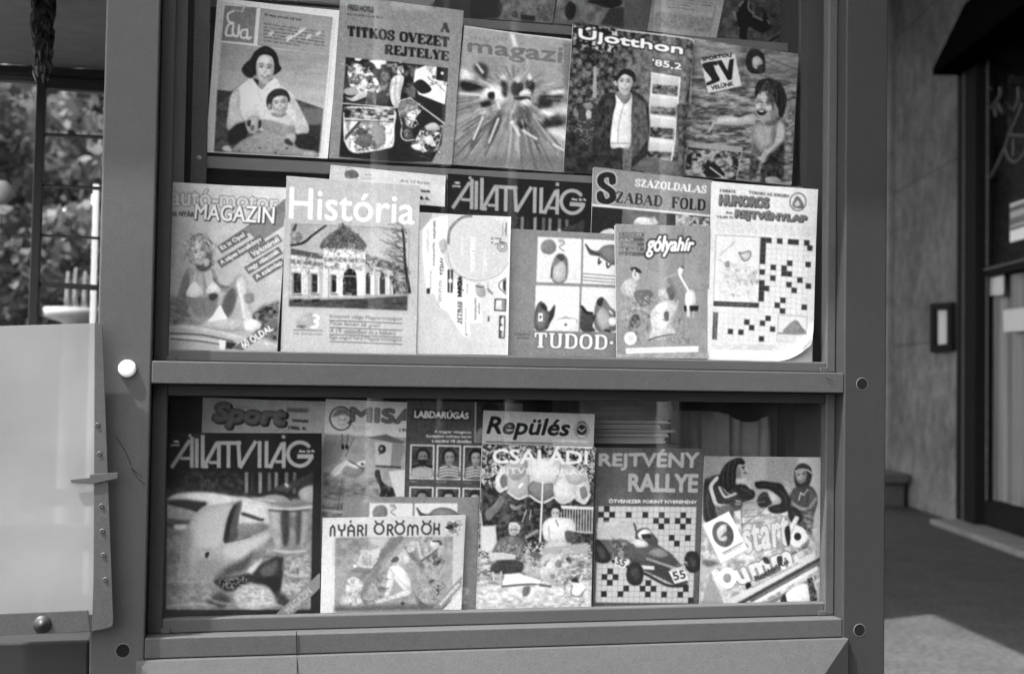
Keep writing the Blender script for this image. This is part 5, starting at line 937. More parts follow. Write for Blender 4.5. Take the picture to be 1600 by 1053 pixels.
def m_hist():
    Q = [(447.5,276),(656,291.5),(650,554),(438.5,550)]; A = Art(Q, .69).view(430, 250, 3.396); f = A.at([0,1,1,0],[0,0,1,1]); A.tex(f, .66, .72, 10, 71, 1); A.poly([(45,800),(755,820),(750,1020),(35,1005)], .72, 8, .8)
    A.text('Hist\u00f3ria', [(78,148),(742,196),(736,344),(74,312)], .92, 3, out=.62, outw=2.2)
    ph = [(86,340),(712,368),(700,800),(72,778)]; A.grad(ph, .60, .74, (200,350), (300,560)); A.tex(ph, .5, .74, 14, 72, 1.2, alpha=.4)
    # domed building
    A.blob([(240,470),(270,410),(330,370),(362,345),(390,370),(450,410),(480,470),(360,480)], .36, 3); A.tex([(250,465),(300,395),(362,365),(430,400),(470,465)], .24, .48, 4, 73, 2, 3); A.line([(358,340),(358,385)], 10, .3, 2); A.ell(352, 372, 18, 12, .42, 2)
    A.poly([(255,470),(480,480),(478,740),(248,745)], .76); A.poly([(270,480),(470,490),(470,520),(265,505)], .85); A.clutter([(260,440),(480,450),(470,500),(260,490)], 40, 26, [.9,.3,.5], 74, .7, 5)
    A.poly([(80,490),(255,520),(250,745),(74,740)], .68); A.poly([(478,510),(708,590),(704,710),(476,735)], .64)
    A.poly([(84,470),(255,505),(255,530),(82,505)], .30, 2); A.poly([(84,505),(255,532),(254,545),(82,525)], .78, 1); A.poly([(84,525),(255,548),(254,565),(82,548)], .42, 3); A.poly([(84,548),(255,570),(254,580),(82,565)], .74, 2)
    A.tex([(478,500),(708,570),(706,620),(478,570)], .22, .6, 4, 75, 2.6, 2); A.poly([(478,555),(708,612),(708,622),(478,570)], .74, 1)
    A.poly([(262,520),(475,530),(474,548),(260,540)], .44, 2); A.poly([(262,560),(340,565),(340,580),(262,576)], .4, 2)
    for (x, w, y0, y1) in ((118,40,600,706),(210,30,606,704),(312,26,612,704)):
        A.poly([(x-w*.75,y0-25),(x+w*.75,y0-20),(x+w*.75,y0-8),(x-w*.75,y0-12)], .86, 1); A.poly([(x-w/2,y0),(x+w/2,y0+4),(x+w/2,y1),(x-w/2,y1)], .10, 1); A.line([(x+w*.62,y0),(x+w*.62,y1)], 8, .88, 1); A.line([(x-w*.66,y0),(x-w*.66,y1)], 6, .42, 1); A.poly([(x-w*.7,y1+6),(x+w*.7,y1+8),(x+w*.7,y1+16),(x-w*.7,y1+14)], .42, 1)
    for x in (162,268,345): A.poly([(x-14,575),(x+14,578),(x+12,740),(x-14,740)], .80, 2); A.line([(x+15,580),(x+15,735)], 5, .5, 1)
    A.poly([(345,590),(470,590),(470,735),(345,735)], .84, 1); A.poly(np.vstack([smooth([(358,720),(360,620),(376,588),(396,578),(418,588),(430,620),(432,722)], 6)]), .09, 1); A.line([(362,618),(428,620)], 5, .7, 1); A.tex([(365,630),(425,630),(425,720),(365,720)], .05, .25, 5, 76, 2, 2)
    for (x, w) in ((492,22),(568,26),(632,14),(688,10)):
        A.poly(smooth([(x-w/2,712),(x-w/2,620),(x,598),(x+w/2,622),(x+w/2,714)], 5), .14, 1); A.line([(x+w*.75,620),(x+w*.75,715)], 6, .86, 1); A.line([(x-w*.8,620),(x-w*.8,715)], 6, .84, 1)
    for x in (520,600,650): A.line([(x,610),(x,720)], 12, .86, 2)
    A.tex([(600,610),(706,620),(704,720),(640,710)], .2, .7, 5, 77, 2, 6)
    A.clutter([(80,500),(255,530),(250,600),(80,590)], 90, 26, [.3,.88,.42,.9,.5], 201, .9, 5, 1, .7); A.clutter([(262,480),(478,490),(478,580),(262,575)], 120, 28, [.36,.92,.46,.9], 202, .9, 5, 1, .7); A.clutter([(478,530),(706,610),(704,640),(478,600)], 90, 24, [.2,.8,.36,.7], 203, .9, 5, 1, .75); A.clutter([(80,600),(250,600),(250,740),(78,735)], 60, 30, [.5,.85,.58], 204, .9, 4, 1, .5); A.clutter([(270,580),(470,580),(470,735),(270,740)], 50, 26, [.6,.92,.68], 205, .9, 4, 1, .5)
    A.clutter([(250,470),(300,395),(362,350),(430,400),(475,470)], 70, 30, [.18,.5,.26,.44], 206, .95, 5, 1, .7); [A.line([(362,352),(262+k*22,468)], 3, .22, 1, .5, curve=False) for k in range(10)]
    for k in range(16): A.ell(120+k*9, 548+k*1.1, 2.2, 3, .35, 1)
    A.poly([(74,740),(250,742),(480,735),(704,720),(700,800),(72,778)], .26, 3); A.tex([(74,750),(480,745),(702,735),(700,800),(72,778)], .18, .34, (12,3), 78, 1.4); A.line([(76,735),(250,738),(470,725),(700,715)], 7, .55, 3)
    for x in (118,214): A.poly([(x-20,742),(x+20,738),(x+18,754),(x-20,756)], .1, 1)
    A.line([(86,452),(150,440),(200,400),(270,350)], [16,12,8], .10, 1, curve=True); A.line([(88,400),(110,345)], 14, .22, 4); A.line([(95,380),(130,410)], 6, .4, 2); A.tex([(86,380),(150,380),(140,440),(86,450)], .4, .66, 5, 79, 2, 4)
    A.line([(712,700),(690,560),(682,420),(672,368)], [18,12,9], .16, 2, curve=True); r = np.random.default_rng(5)
    for k in range(46):
        y = r.uniform(370, 620); x = 690+r.uniform(-12, 10); p = [(x, y)]; dx = -r.uniform(20, 60)
        for j in range(3): p.append((p[-1][0]+dx*r.uniform(.4, 1), p[-1][1]+r.uniform(-30, 12)))
        A.line(p, r.uniform(1.6, 4), .24, 1, .8, curve=True)
    A.line(ph, 3, .5, closed=True)
    A.text('3', [(196,818),(238,822),(230,895),(176,893)], .95, 2, out=.62, outw=4); A.blob([(110,860),(150,820),(200,815),(190,890),(130,890)], .6, 8, .6)
    A.text('1987', [(116,878),(160,880),(160,894),(116,892)], .3, 1); A.line([(98,902),(250,907)], 3, .2); A.text('VIII. \u00c9VFOLYAM', [(96,912),(248,918),(247,932),(95,926)], .35, .6)
    for k, tx in enumerate(('K\u00f6nyvek vil\u00e1ga Magyarorsz\u00e1gon', 'Tisza Istv\u00e1n id. gr\u00f3f', 'A 19. sz\u00e1zadban \u00e9s a h\u00e1bor\u00fa', 'Egy angol lord Magyarorsz\u00e1gon')):
        y = 820+k*37; L = (385,270,350,385)[k]; A.text(tx, [(288,y),(288+L,y+14),(288+L,y+38),(288,y+24)], .32, .5, shear=.25); A.line([(288,y+33),(672,y+48)], 3.2, .2)
    A.line([(45,100),(35,1000)], 4, .55, 1); A.line([(60,88),(45,90)], 3, .8); return Q, A
Q, A = m_hist(); magazine(Q, MY, ML, A, 'pale grey magazine with a domed building behind bare branches on its cover', 1.00)

def m_folder():
    Q = [(516.5,258.5),(696,275.5),(695,323),(512,310)]; A = Art(Q, .78).view(500, 250, 7.27); A.tex(A.at([0,1,1,0],[0,0,1,1]), .75, .82, 8, 81, 1)
    A.blob([(280,150),(320,120),(400,125),(440,180),(400,210),(300,210)], .42, 6); A.clutter([(290,130),(420,140),(420,200),(300,200)], 20, 40, [.2,.6], 3, .8, 7); A.words(510, 165, 130, 20, .06, .4, 1, seed=8); A.words(460, 205, 200, 16, .06, .5, 1, seed=9)
    A.text('Ara 12 forint', [(905,222),(1245,250),(1245,285),(905,255)], .3, 1.5, shear=.2); A.text('Gazda', [(1140,338),(1250,345),(1250,372),(1140,366)], .22, 3); A.text('B. A.', [(1140,418),(1240,428),(1240,458),(1140,448)], .15, 5); return Q, A
Q, A = m_folder(); magazine(Q, .158, 5, A, 'low white leaflet peeping out above the magazine with the domed building', 1.04, .002, name='leaflet', cat='leaflet', group='')

def m_wrap():
    Q = [(655,333),(798,339.5),(793.5,555),(650.5,553)]; A = Art(Q, .78).view(640, 330, 4.576); f = A.at([0,1,1,0],[0,0,1,1]); A.grad(f, .70, .86, (60,700), (700,600)); A.tex(f, .66, .84, (20,30), 82, 1, alpha=.4); A.poly([(70,15),(160,20),(140,120),(65,140)], .62, 3)
    A.poly([(90,130),(150,60),(270,30),(270,210),(210,260),(300,480),(500,520),(520,800),(430,800),(430,900),(380,895),(330,820),(270,720),(210,680),(180,590),(120,590),(90,300)], .86, 1)
    A.ell(500, 260, 228, 232, .80, 1); A.ell(500, 260, 222, 226, .76, 2); A.line([(275,230),(290,130),(370,50),(440,38)], 18, .55, 4, curve=True); A.line([(272,290),(300,410),(400,480),(520,495),(640,450),(705,370)], 4, .5, curve=True)
    A.blob([(210,230),(250,200),(265,270),(230,300)], .68, 6)
    for (x, y0, y1, v, w) in ((175,75,200,.35,11),(172,230,390,.40,9),(225,340,470,.12,16),(240,370,440,.5,6),(220,500,650,.5,16),(360,470,610,.08,20),(355,650,810,.22,26),(410,520,600,.6,10),(470,625,780,.35,9),(495,660,740,.4,8),(450,190,440,.92,26),(375,190,320,.86,9),(540,280,430,.86,20),(690,85,180,.35,5),(665,90,180,.5,5),(400,700,880,.6,8),(128,140,300,.66,12),(150,430,560,.6,10),(560,500,600,.6,7)):
        r = np.random.default_rng(int(x+y0)); y = y0
        while y < y1-6:
            h = r.uniform(8, 20)*(1 if w < 14 else 1.4); A.line([(x-w/2, y), (x+w/2, y+h*.2)], 4+w*.1, v); A.line([(x+r.choice([-w/2, 0, w/2]), y), (x+r.choice([-w/2, w/2]), y+h*.8)], 4, v); y += h
    A.text('VIDI\u00c1N', [(385,475),(385,612),(340,612),(340,475)], .06, 1.5)
    A.poly([(270,420),(310,422),(306,584),(270,582)], .14, 1); A.ell(290, 500, 14, 18, .85, 1); A.line([(290,430),(290,480)], 12, .7, 1); A.line([(289,520),(288,575)], 12, .7, 1); A.line([(208,515),(206,680),(245,680)], 2.5, .5); A.line([(375,655),(372,810)], 3, .25)
    A.poly([(122,552),(146,552),(146,590),(122,590)], .12, 1); A.poly([(560,752),(572,752),(570,790),(556,790)], .35, 1)
    for r_ in (34, 18): A.line([(662+r_*math.cos(t), 255+r_*math.sin(t)) for t in np.linspace(0, 6.3, 24)], 5, .3)
    A.line([(610,195),(650,200),(645,225),(690,230)], 6, .3, curve=True); A.line([(610,240),(625,232)], 6, .3); A.ell(590, 198, 8, 7, .4); A.ell(590, 228, 8, 7, .4); A.line([(690,90),(684,150)], 5, .3)
    A.blob([(475,530),(500,522),(540,560),(535,610),(490,610),(470,570)], .66, 4); A.line([(470,535),(505,545),(530,540)], 8, .3, 1, curve=True); A.line([(560,560),(590,590)], 14, .45, 3)
    A.blob([(690,470),(640,500),(630,550),(690,600)], .9, 1); A.line([(690,480),(650,505),(640,545),(688,590)], 6, .15, 1, curve=True); A.poly([(668,500),(690,490),(688,580),(668,560)], .2, 2)
    A.line([(612,630),(688,632),(684,712),(608,708)], 8, .12, 1, closed=True); A.poly([(660,640),(684,640),(682,705),(660,700)], .5, 1); A.blob([(622,645),(655,640),(650,695),(618,690)], .84, 2)
    A.line([(645,750),(682,752),(676,906),(640,904)], 7, .12, 1, closed=True); A.poly([(648,755),(665,755),(660,900),(644,900)], .24, 1); A.ell(660, 838, 14, 18, .9, 2); A.line([(662,770),(660,800)], 14, .9, 2); A.line([(658,870),(658,895)], 10, .6, 1); A.line([(722,42),(703,1020)], 8, .9, 1); A.ell(408, 885, 5, 5, .15); return Q, A
Q, A = m_wrap(); magazine(Q, MY+.004, ML, A, 'white magazine with a big pale disc and small sideways emblems on its cover', 1.00)

def allat(Q, dolphin=True):
    A = Art(Q, .10); f = A.at([0,1,1,0],[0,0,1,1]); A.tex(f, .08, .12, 10, 90, 1)
    qx = lambda x, y: A.at([(x-75)/682.0], [(y-188)/810.0])[0]                # coordinates of the copy in the lower window
    M = lambda pts: np.array([qx(*p) for p in pts]); k = np.linalg.norm(np.array(Q[1])-np.array(Q[0]))/682.0
    L = lambda pts, w, v, sf=0, al=1.0, cv=False: A.line(M(pts), w*k, v, sf*k, al, curve=cv, cap=1 if not cv else 0)
    B = lambda pts, v, sf=0, al=1.0, rnd=.16: A.blob(M(pts), v, sf*k, al, rnd)
    T = lambda pts, lo, hi, sc=4, sd=0, ct=2, sf=0: A.tex(M(pts), lo, hi, sc, sd, ct, sf*k)
    T([(150,358),(420,358),(420,470),(100,470)], .10, .28, 6, 91, 2, 12); B([(110,240),(170,300),(160,420),(100,380)], .16, 20, .6)
    for x, v in ((430,.50),(490,.56),(530,.4),(560,.52),(605,.45),(640,.4)): L([(x,360),(x,455)], 16, v, 3)
    L([(455,360),(455,450)], 10, .2, 3)
    # the joined-up capitals of the title
    g = .62; W = 17.5
    L([(100,342),(180,220)], W, g); L([(190,205),(190,342)], W, g); L([(140,300),(195,300)], 14, g); L([(176,196),(186,205)], 14, g)
    L([(211,212),(211,342)], W, g); L([(237,196),(237,342)], W, g); L([(237,336),(262,336)], 16, g); L([(240,342),(300,230)], W, g); L([(308,225),(308,342)], W, g); L([(265,318),(310,318)], 14, g)
    L([(296,232),(405,232)], W, g); L([(350,232),(350,342)], W, g); L([(392,222),(400,340)], W, g); L([(400,342),(470,222)], W, g); L([(486,222),(486,342)], W, g)
    L([(516,222),(516,342)], W, g); L([(516,334),(545,334)], 16, g); L([(530,342),(585,232)], W, g); L([(592,225),(592,342)], W, g); L([(555,314),(596,314)], 14, g); L([(590,196),(590,212)], 16, g)
    A.line(M([(700+0*t, 250) if t is None else (662+52*math.cos(t), 280+52*math.sin(t)) for t in np.linspace(-.75, -5.9, 26)]), W*k, g); L([(650,290),(722,290)], 20, g); L([(714,284),(712,300)], W, g)
    A.text('1985', M([(108,222),(134,222),(134,232),(108,232)]), .85, .3); A.text('JUN.05', M([(98,238),(136,238),(136,248),(98,248)]), .8, .3); A.text('\u00c1ra: 22 Ft', M([(658,260),(726,260),(726,272),(658,272)]), .88, .3)
    # poolside, basin and bucket
    T([(78,470),(420,465),(722,480),(716,965),(74,965)], .40, .62, (12,7), 92, 1.4, 8); B([(660,440),(722,415),(722,505),(670,485)], .66, 8)
    B([(92,472),(140,452),(250,448),(330,458),(410,474),(480,486),(520,500),(515,530),(420,540),(250,520),(110,500)], .86, 7); B([(88,486),(150,480),(215,488),(258,494),(240,520),(215,545),(150,530),(95,505)], .12, 8)
    B([(80,512),(140,522),(205,540),(230,552),(190,572),(120,572),(80,566)], .64, 9); L([(82,512),(150,524),(215,543)], 10, .84, 6, 1, True); L([(84,570),(150,578),(200,575)], 10, .3, 7, 1, True); B([(82,580),(190,584),(150,604),(84,600)], .26, 8); B([(115,592),(175,592),(165,615),(120,612)], .86, 6)
    B([(400,478),(480,490),(540,505),(545,560),(520,600),(400,600)], .84, 8); L([(412,543),(460,558),(505,576)], 13, .13, 6, 1, True); B([(498,564),(510,570),(506,584),(496,580)], .08, 3); L([(404,568),(470,584),(522,574)], 12, .92, 6, 1, True); B([(396,592),(450,586),(518,588),(512,622),(440,640),(396,640)], .50, 8)
    B([(720,358),(690,374),(640,395),(600,412),(560,428),(540,440),(560,450),(620,440),(660,425),(722,405)], .24, 6); B([(560,430),(600,412),(625,420),(615,442),(570,450)], .3, 6); L([(600,408),(612,426)], 14, .86, 4)
    B([(465,470),(500,452),(560,442),(610,450),(640,470),(610,466),(560,456),(510,466)], .10, 5); B([(490,474),(540,458),(600,466),(620,480),(560,484)], .62, 6); L([(600,464),(624,480),(630,505)], 7, .12, 4, 1, True)
    L([(470,476),(540,486),(620,496),(650,505)], 12, .88, 6, .9, True); B([(560,492),(640,486),(715,494),(718,512),(620,510)], .5, 6)
    A.poly(M([(524,512),(716,512),(688,708),(553,704)]), .50, 4*k); B([(530,520),(580,524),(590,640),(585,700),(556,700)], .66, 8); B([(585,530),(615,530),(618,640),(600,690),(588,640)], .22, 9); B([(625,530),(660,530),(655,680),(628,690)], .56, 8); B([(648,560),(668,530),(672,640),(652,680)], .28, 9); B([(680,525),(706,522),(688,690),(668,690)], .62, 8); B([(590,560),(660,560),(655,600),(592,600)], .32, 10, .5)
    L([(520,515),(620,522),(716,512)], 9, .82, 5, 1, True); L([(530,527),(620,533),(704,526)], 7, .22, 4, .8, True); L([(553,704),(620,712),(690,706)], 9, .76, 5, 1, True)
    # the dolphin, mouth open towards the bucket
    B([(405,484),(340,496),(285,506),(240,513),(205,545),(178,588),(158,635),(145,690),(140,760),(128,830),(200,850),(300,835),(350,815),(425,792),(460,735),(495,690),(530,652),(551,620),(545,608),(500,622),(450,641),(392,656),(394,600),(400,545),(409,500)], .66, 5, 1, .10)
    B([(250,530),(320,512),(372,505),(345,560),(330,650),(300,690),(230,690),(200,640),(215,570)], .75, 16, .9, 0); B([(395,668),(455,652),(520,628),(535,640),(480,690),(430,735),(360,740),(330,700)], .76, 12, .9, 0)
    B([(150,640),(175,600),(190,640),(185,720),(190,800),(150,820),(140,760)], .52, 14, .8, 0); B([(300,800),(360,770),(420,740),(470,700),(455,745),(425,790),(350,818),(300,832)], .26, 12, .95, 0); B([(200,760),(280,740),(330,760),(320,810),(230,830)], .54, 14, .8, 0)
    B([(372,512),(400,490),(408,503),(399,548),(392,600),(391,652),(334,668),(338,612),(352,556)], .30, 5, 1, 0); B([(372,512),(388,500),(374,545),(360,600),(352,655),(335,666),(339,612),(352,556)], .10, 6, 1, 0); L([(336,669),(390,659),(450,643)], 5, .12, 4, .7, True); L([(404,486),(408,500),(399,545)], 6, .5, 4, .8, True)
    B([(253,716),(266,711),(268,722),(258,738),(251,732)], .05, 3, 1, 0); L([(240,700),(270,702)], 7, .52, 7, .7, True)
    # second animal, foam and churned water
    T([(76,815),(290,845),(400,960),(76,965)], .42, .62, (9,5), 95, 1.4, 14); T([(590,740),(716,720),(714,965),(570,950)], .42, .74, (7,5), 97, 1.8, 16)
    B([(440,826),(470,785),(520,752),(570,728),(597,736),(594,800),(580,880),(560,905),(500,880)], .16, 6, 1, 0); B([(490,790),(535,760),(570,752),(560,800),(520,830)], .36, 10, .9, 0); B([(470,835),(560,820),(580,850),(560,890),(490,870)], .07, 9, 1, 0); B([(430,805),(462,765),(505,738),(480,780),(450,815)], .88, 6); L([(575,730),(598,738),(590,790)], 6, .6, 5, .8, True)
    B([(288,838),(330,828),(400,816),(446,806),(455,836),(410,866),(352,886),(316,866)], .12, 8); T([(300,838),(380,820),(450,812),(420,872),(340,880)], .03, .5, 2.2, 94, 4, 6)
    B([(380,900),(410,862),(460,852),(520,862),(560,905),(575,945),(480,965),(400,955)], .72, 10); T([(385,895),(440,855),(520,865),(565,930),(470,965),(400,950)], .54, .84, (5,3), 96, 1.6, 12); B([(262,920),(320,888),(362,920),(340,955),(280,955)], .26, 12); B([(560,890),(600,900),(640,950),(580,960)], .24, 12)
    for q_ in ([(80,952),(200,938),(300,950)],[(260,905),(300,930),(360,940)],[(430,945),(520,935),(600,955)],[(600,800),(650,820),(700,810)],[(610,860),(660,880),(705,870)]): L(q_, 8, .78, 6, .7, True)
    A.poly(M([(76,965),(720,970),(720,1010),(74,1010)]), .09, 2*k); A.poly(M([(722,355),(757,355),(757,1000),(716,1000)]), .10); A.poly(M([(76,470),(82,470),(80,970),(72,970)]), .09)
    A.poly(M([(757,800),(757,870),(625,1000),(548,1000)]), .52); A.text('MAGAZIN', M([(600,965),(700,868),(722,890),(622,985)]), .68, 1.5*k); return Q, A
Q, A = allat([(699,272),(926,287.5),(918,560),(697,552)]); magazine(Q, MY+.04, ML, A, 'black magazine with joined grey capitals, behind the grey book of animal panels', 0.87)

def szabad():
    Q = [(927,261),(1112,283),(1107,550),(918,545)]; A = Art(Q, .20).view(860, 270, 6.154); h = [(410,-55),(1550,75),(1532,410),(395,305)]; A.poly(h, .53); A.tex(h, .50, .56, 8, 101, 1)
    A.line([(395,312),(1535,420)], 22, .85); A.poly([(400,325),(690,350),(680,600),(380,600)], .13, 3); A.tex([(690,350),(1120,395),(1110,600),(680,600)], .34, .44, 8, 102, 1.4, 6); A.poly([(1115,395),(1200,400),(1200,600),(1110,600)], .1, 3)
    A.poly([(1200,405),(1330,410),(1330,520),(1200,520)], .72, 4); A.clutter([(1210,410),(1520,430),(1520,600),(1210,560)], 60, 60, [.2,.8,.4,.1], 103, .6, 9, 1); A.tex([(1330,420),(1530,440),(1525,700),(1330,600)], .2, .75, 5, 104, 3, 3)
    A.blob([(800,490),(830,440),(880,430),(960,440),(1020,460),(1020,500),(900,510)], .84, 4); A.clutter([(810,440),(1010,450),(1010,500),(810,500)], 22, 50, [.9,.6], 105, .4, 8, 3); A.blob([(480,590),(520,550),(600,540),(640,600)], .8, 5)
    A.serif('S', [(455,5),(625,20),(625,295),(455,285)], .13, .30, .16, out=.85, outw=9); A.poly([(560,15),(618,30),(612,100),(590,100),(560,60)], .13); A.poly([(462,190),(500,180),(530,260),(470,285)], .13)
    A.serif('ZABAD', [(632,180),(1080,228),(1070,330),(622,290)], .20, .26, .10, out=.74, outw=5); A.serif('F\u00d6LD', [(1165,235),(1490,265),(1485,370),(1160,345)], .13, .26, .10, out=.74, outw=5)
    A.serif('SZ\u00c1ZOLDALAS', [(815,62),(1500,135),(1492,205),(810,132)], .92, .24, .10, sb=.09); return Q, A
Q, A = szabad(); magazine(Q, MY+.032, ML, A, 'magazine with a huge dark S on its grey title band, back of middle row', 0.91)

def tudod(Q, upper=True):
    A = Art(Q, .52); f = A.at([0,1,1,0],[0,0,1,1]); A.tex(f, .49, .55, 8, 110, 1)
    # drawn in the coordinates of the copy in the upper window (its cover spans 25..730 by 358..1005)
    M = lambda pts: np.array([A.at([(x-25)/705.0], [(y-358)/645.0])[0] for x, y in pts]); k = np.linalg.norm(np.array(Q[1])-np.array(Q[0]))/705.0
    L = lambda pts, w, v, sf=0, al=1.0, cv=True: A.line(M(pts), w*k, v, sf*k, al, curve=cv); B = lambda pts, v, sf=0, al=1.0: A.blob(M(pts), v, sf*k, al); R = lambda x0, y0, x1, y1, v: A.poly(M([(x0,y0),(x1,y0),(x1,y1),(x0,y1)]), v)
    for (x0, y0, x1, y1) in ((163,392,388,624),(398,392,620,624),(160,640,384,872),(394,640,620,872)): R(x0, y0, x1, y1, .86)
    B([(180,440),(195,412),(230,402),(255,425),(255,460),(225,480),(190,470)], .5, 3); L([(280,405),(300,420),(275,440),(300,460)], 6, .5, 1); L([(285,420),(270,405),(290,400),(300,415)], 4, .5, 1)
    B([(235,560),(250,500),(270,475),(300,478),(320,510),(322,580),(300,622),(250,622)], .44, 3); B([(245,560),(275,520),(305,525),(312,590),(290,620),(255,615)], .72, 5); B([(262,490),(285,475),(302,490),(290,510)], .28, 3); L([(240,550),(236,600)], 8, .25, 2); A.line(M([(180,600),(380,606)]), 2*k, .7)
    for x in range(180, 385, 14): A.line(M([(x,500+(x % 40)),(x,610)]), 1.5*k, .74)
    B([(408,415),(425,440),(470,450),(500,425),(545,415),(600,430),(640,470),(620,490),(560,520),(530,510),(480,480),(430,470)], .40, 2); B([(490,440),(540,425),(600,440),(590,500),(530,500)], .50, 6); L([(410,420),(440,455),(480,470)], 8, .2, 2); L([(480,490),(478,518),(490,505)], 8, .2, 1); L([(520,510),(525,535),(540,520)], 8, .2, 1)
    for y in (572, 590, 606): L([(400,y),(500,y+4),(620,y+8)], 5, .45, 1)
    B([(158,790),(170,740),(190,722),(215,740),(225,770),(245,760),(260,738),(258,780),(240,830),(220,866),(165,866)], .36, 2); B([(170,800),(200,760),(225,800),(215,850),(180,860)], .48, 6); R(178, 782, 200, 824, .92); L([(184,800),(194,802)], 4, .1, 0); L([(189,794),(188,812)], 4, .1, 0); B([(240,770),(260,740),(255,800),(230,830)], .2, 3); B([(186,735),(210,740),(222,762),(200,765)], .2, 3)
    B([(275,815),(300,805),(365,808),(376,830),(372,868),(275,868)], .92, 2); L([(275,815),(300,805),(365,808),(376,830)], 3, .5, 1); L([(310,838),(326,838)], 4, .2); L([(318,830),(318,846)], 4, .2); L([(300,808),(315,798),(335,808)], 4, .5, 1)
    B([(460,800),(470,720),(495,690),(520,705),(545,740),(580,770),(600,830),(560,866),(480,866)], .44, 3); B([(475,790),(500,745),(540,780),(545,840),(500,860)], .68, 6); B([(400,740),(430,770),(470,790),(455,840),(470,868),(400,868),(392,800)], .28, 3); L([(395,742),(420,770),(450,775)], 12, .12, 2); B([(540,800),(575,795),(575,830),(545,835)], .9, 2); B([(480,700),(505,695),(500,735),(475,730)], .2, 3); L([(540,760),(555,775)], 8, .88, 1); L([(520,860),(545,868)], 10, .2, 2)
    A.serif('TUDOD-E', M([(160,882),(640,888),(640,962),(160,958)]), .92, .24, .10, out=.40, outw=2)
    A.text('KOV\u00c1CS', M([(62,884),(136,886),(136,898),(62,896)]), .12, .6*k); A.text('KL\u00c1RA', M([(76,904),(136,905),(136,916),(76,915)]), .12, .6*k)
    if not upper: A.text('?', M([(655,862),(690,862),(690,950),(655,950)]), .66, 4*k)
    return Q, A
Q, A = tudod([(798,358.5),(1012,369),(1008,560),(792,556)]); magazine(Q, MY+.018, ML, A, 'grey book with four white panels of animals in the middle row', 0.91, .006, name='picture_book', cat='book')

def golya():
    Q = [(960.5,351),(1108.5,354),(1108.5,561),(964,559.5)]; A = Art(Q, .56).view(940, 330, 4.389); f = A.at([0,1,1,0],[0,0,1,1]); A.tex(f, .50, .60, (16,30), 121, 1); A.poly([(440,100),(560,100),(560,700),(440,700)], .44, 30, .45); A.line([(575,100),(580,900)], 8, .66, 5, .5)
    for k in range(5): A.poly([(118,150+k*33),(290,152+k*33),(288,178+k*33),(118,176+k*33)], .34, 1)
    for k, tx in enumerate(('A LEGJOBB', 'ALBUM', 'GYEREKEKNEK', 'IDE VEZET', 'AZ \u00daT')): A.text(tx, [(122,156+k*33),(122+(150,90,120,140,90)[k],157+k*33),(122+(150,90,120,140,90)[k],175+k*33),(122,174+k*33)], .85, 1.2)
    t = [(310,165),(634,190),(622,300),(304,318)]; A.text('g\u00f3lyah\u00edr', t, .88, 5, out=.2, outw=13, shear=.2)
    A.blob([(195,395),(230,385),(270,415),(255,430),(215,415)], .2, 2); A.ell(222, 410, 9, 9, .8, 1); A.blob([(210,420),(250,425),(258,460),(235,480),(212,460)], .80, 3); A.line([(225,425),(230,450)], 6, .3, 1); A.blob([(130,540),(160,480),(210,465),(250,520),(220,560),(225,610),(180,590)], .74, 3); A.clutter([(130,540),(160,480),(240,480),(230,600),(170,580)], 34, 22, [.45,.88,.6], 122, .7, 5)
    A.blob([(220,560),(300,540),(350,570),(320,640),(260,650)], .42, 5); A.clutter([(140,600),(330,540),(350,640),(270,760),(150,720)], 90, 30, [.35,.8,.3,.72], 123, .7, 5)
    A.blob([(385,560),(430,530),(470,560),(455,610),(410,610)], .68, 3); A.clutter([(385,550),(465,540),(455,610),(400,610)], 22, 20, [.35,.85], 124, .7, 4); A.blob([(440,540),(480,520),(500,580),(470,610)], .36, 5)
    A.blob([(330,720),(360,660),(420,620),(480,620),(500,700),(470,780),(495,845),(330,885),(340,800)], .80, 4); A.blob([(425,700),(455,690),(455,750),(430,750)], .3, 3); A.line([(490,620),(500,690),(520,620)], 18, .76, 3, curve=True); A.clutter([(340,700),(490,640),(490,840),(340,870)], 40, 34, [.6,.9,.5], 125, .8, 5)
    A.line([(320,885),(400,860),(495,845)], 10, .32, 3, curve=True); A.blob([(190,780),(210,720),(245,710),(265,770),(240,800)], .3, 5); A.clutter([(150,700),(330,700),(320,880),(200,900)], 80, 28, [.3,.28,.7,.6], 126, .8, 5); A.clutter([(480,720),(540,740),(530,860),(480,860)], 40, 24, [.25,.7], 127, .8, 5)
    A.clutter([(480,850),(600,840),(600,910),(480,910)], 26, 30, [.82,.4], 128, .7, 5)
    # the stork
    A.line([(430,465),(530,425)], 5, .72, 1); A.blob([(520,400),(545,385),(555,410),(540,450),(525,435)], .85, 2); A.line([(545,385),(560,390)], 12, .3, 2); A.line([(532,440),(560,490),(595,550)], 14, .88, 2, curve=True); A.blob([(575,565),(610,540),(640,570),(640,640),(600,650),(570,640)], .85, 3); A.poly([(560,650),(665,648),(660,685),(565,690)], .16, 3); A.line([(590,640),(595,720)], 22, .86, 3); A.line([(630,690),(625,730)], 8, .7, 2)
    A.line([(460,470),(500,560)], 26, .46, 10, .6); A.ell(197, 872, 43, 46, .86, 1); A.ell(200, 870, 20, 18, .76, 3)
    A.poly([(165,940),(665,925),(662,965),(168,978)], .88, 2); A.words(185, 952, 465, 14, -.03, .7, 1, seed=12); A.line([(735,540),(735,1005)], 14, .86, 2); A.tex([(100,980),(735,970),(735,1005),(100,1002)], .5, .7, 4, 129, 1.4); return Q, A
Q, A = golya(); magazine(Q, MY-.004, ML, A, 'grey comic magazine with a white stork and rounded lettering', 1.00)

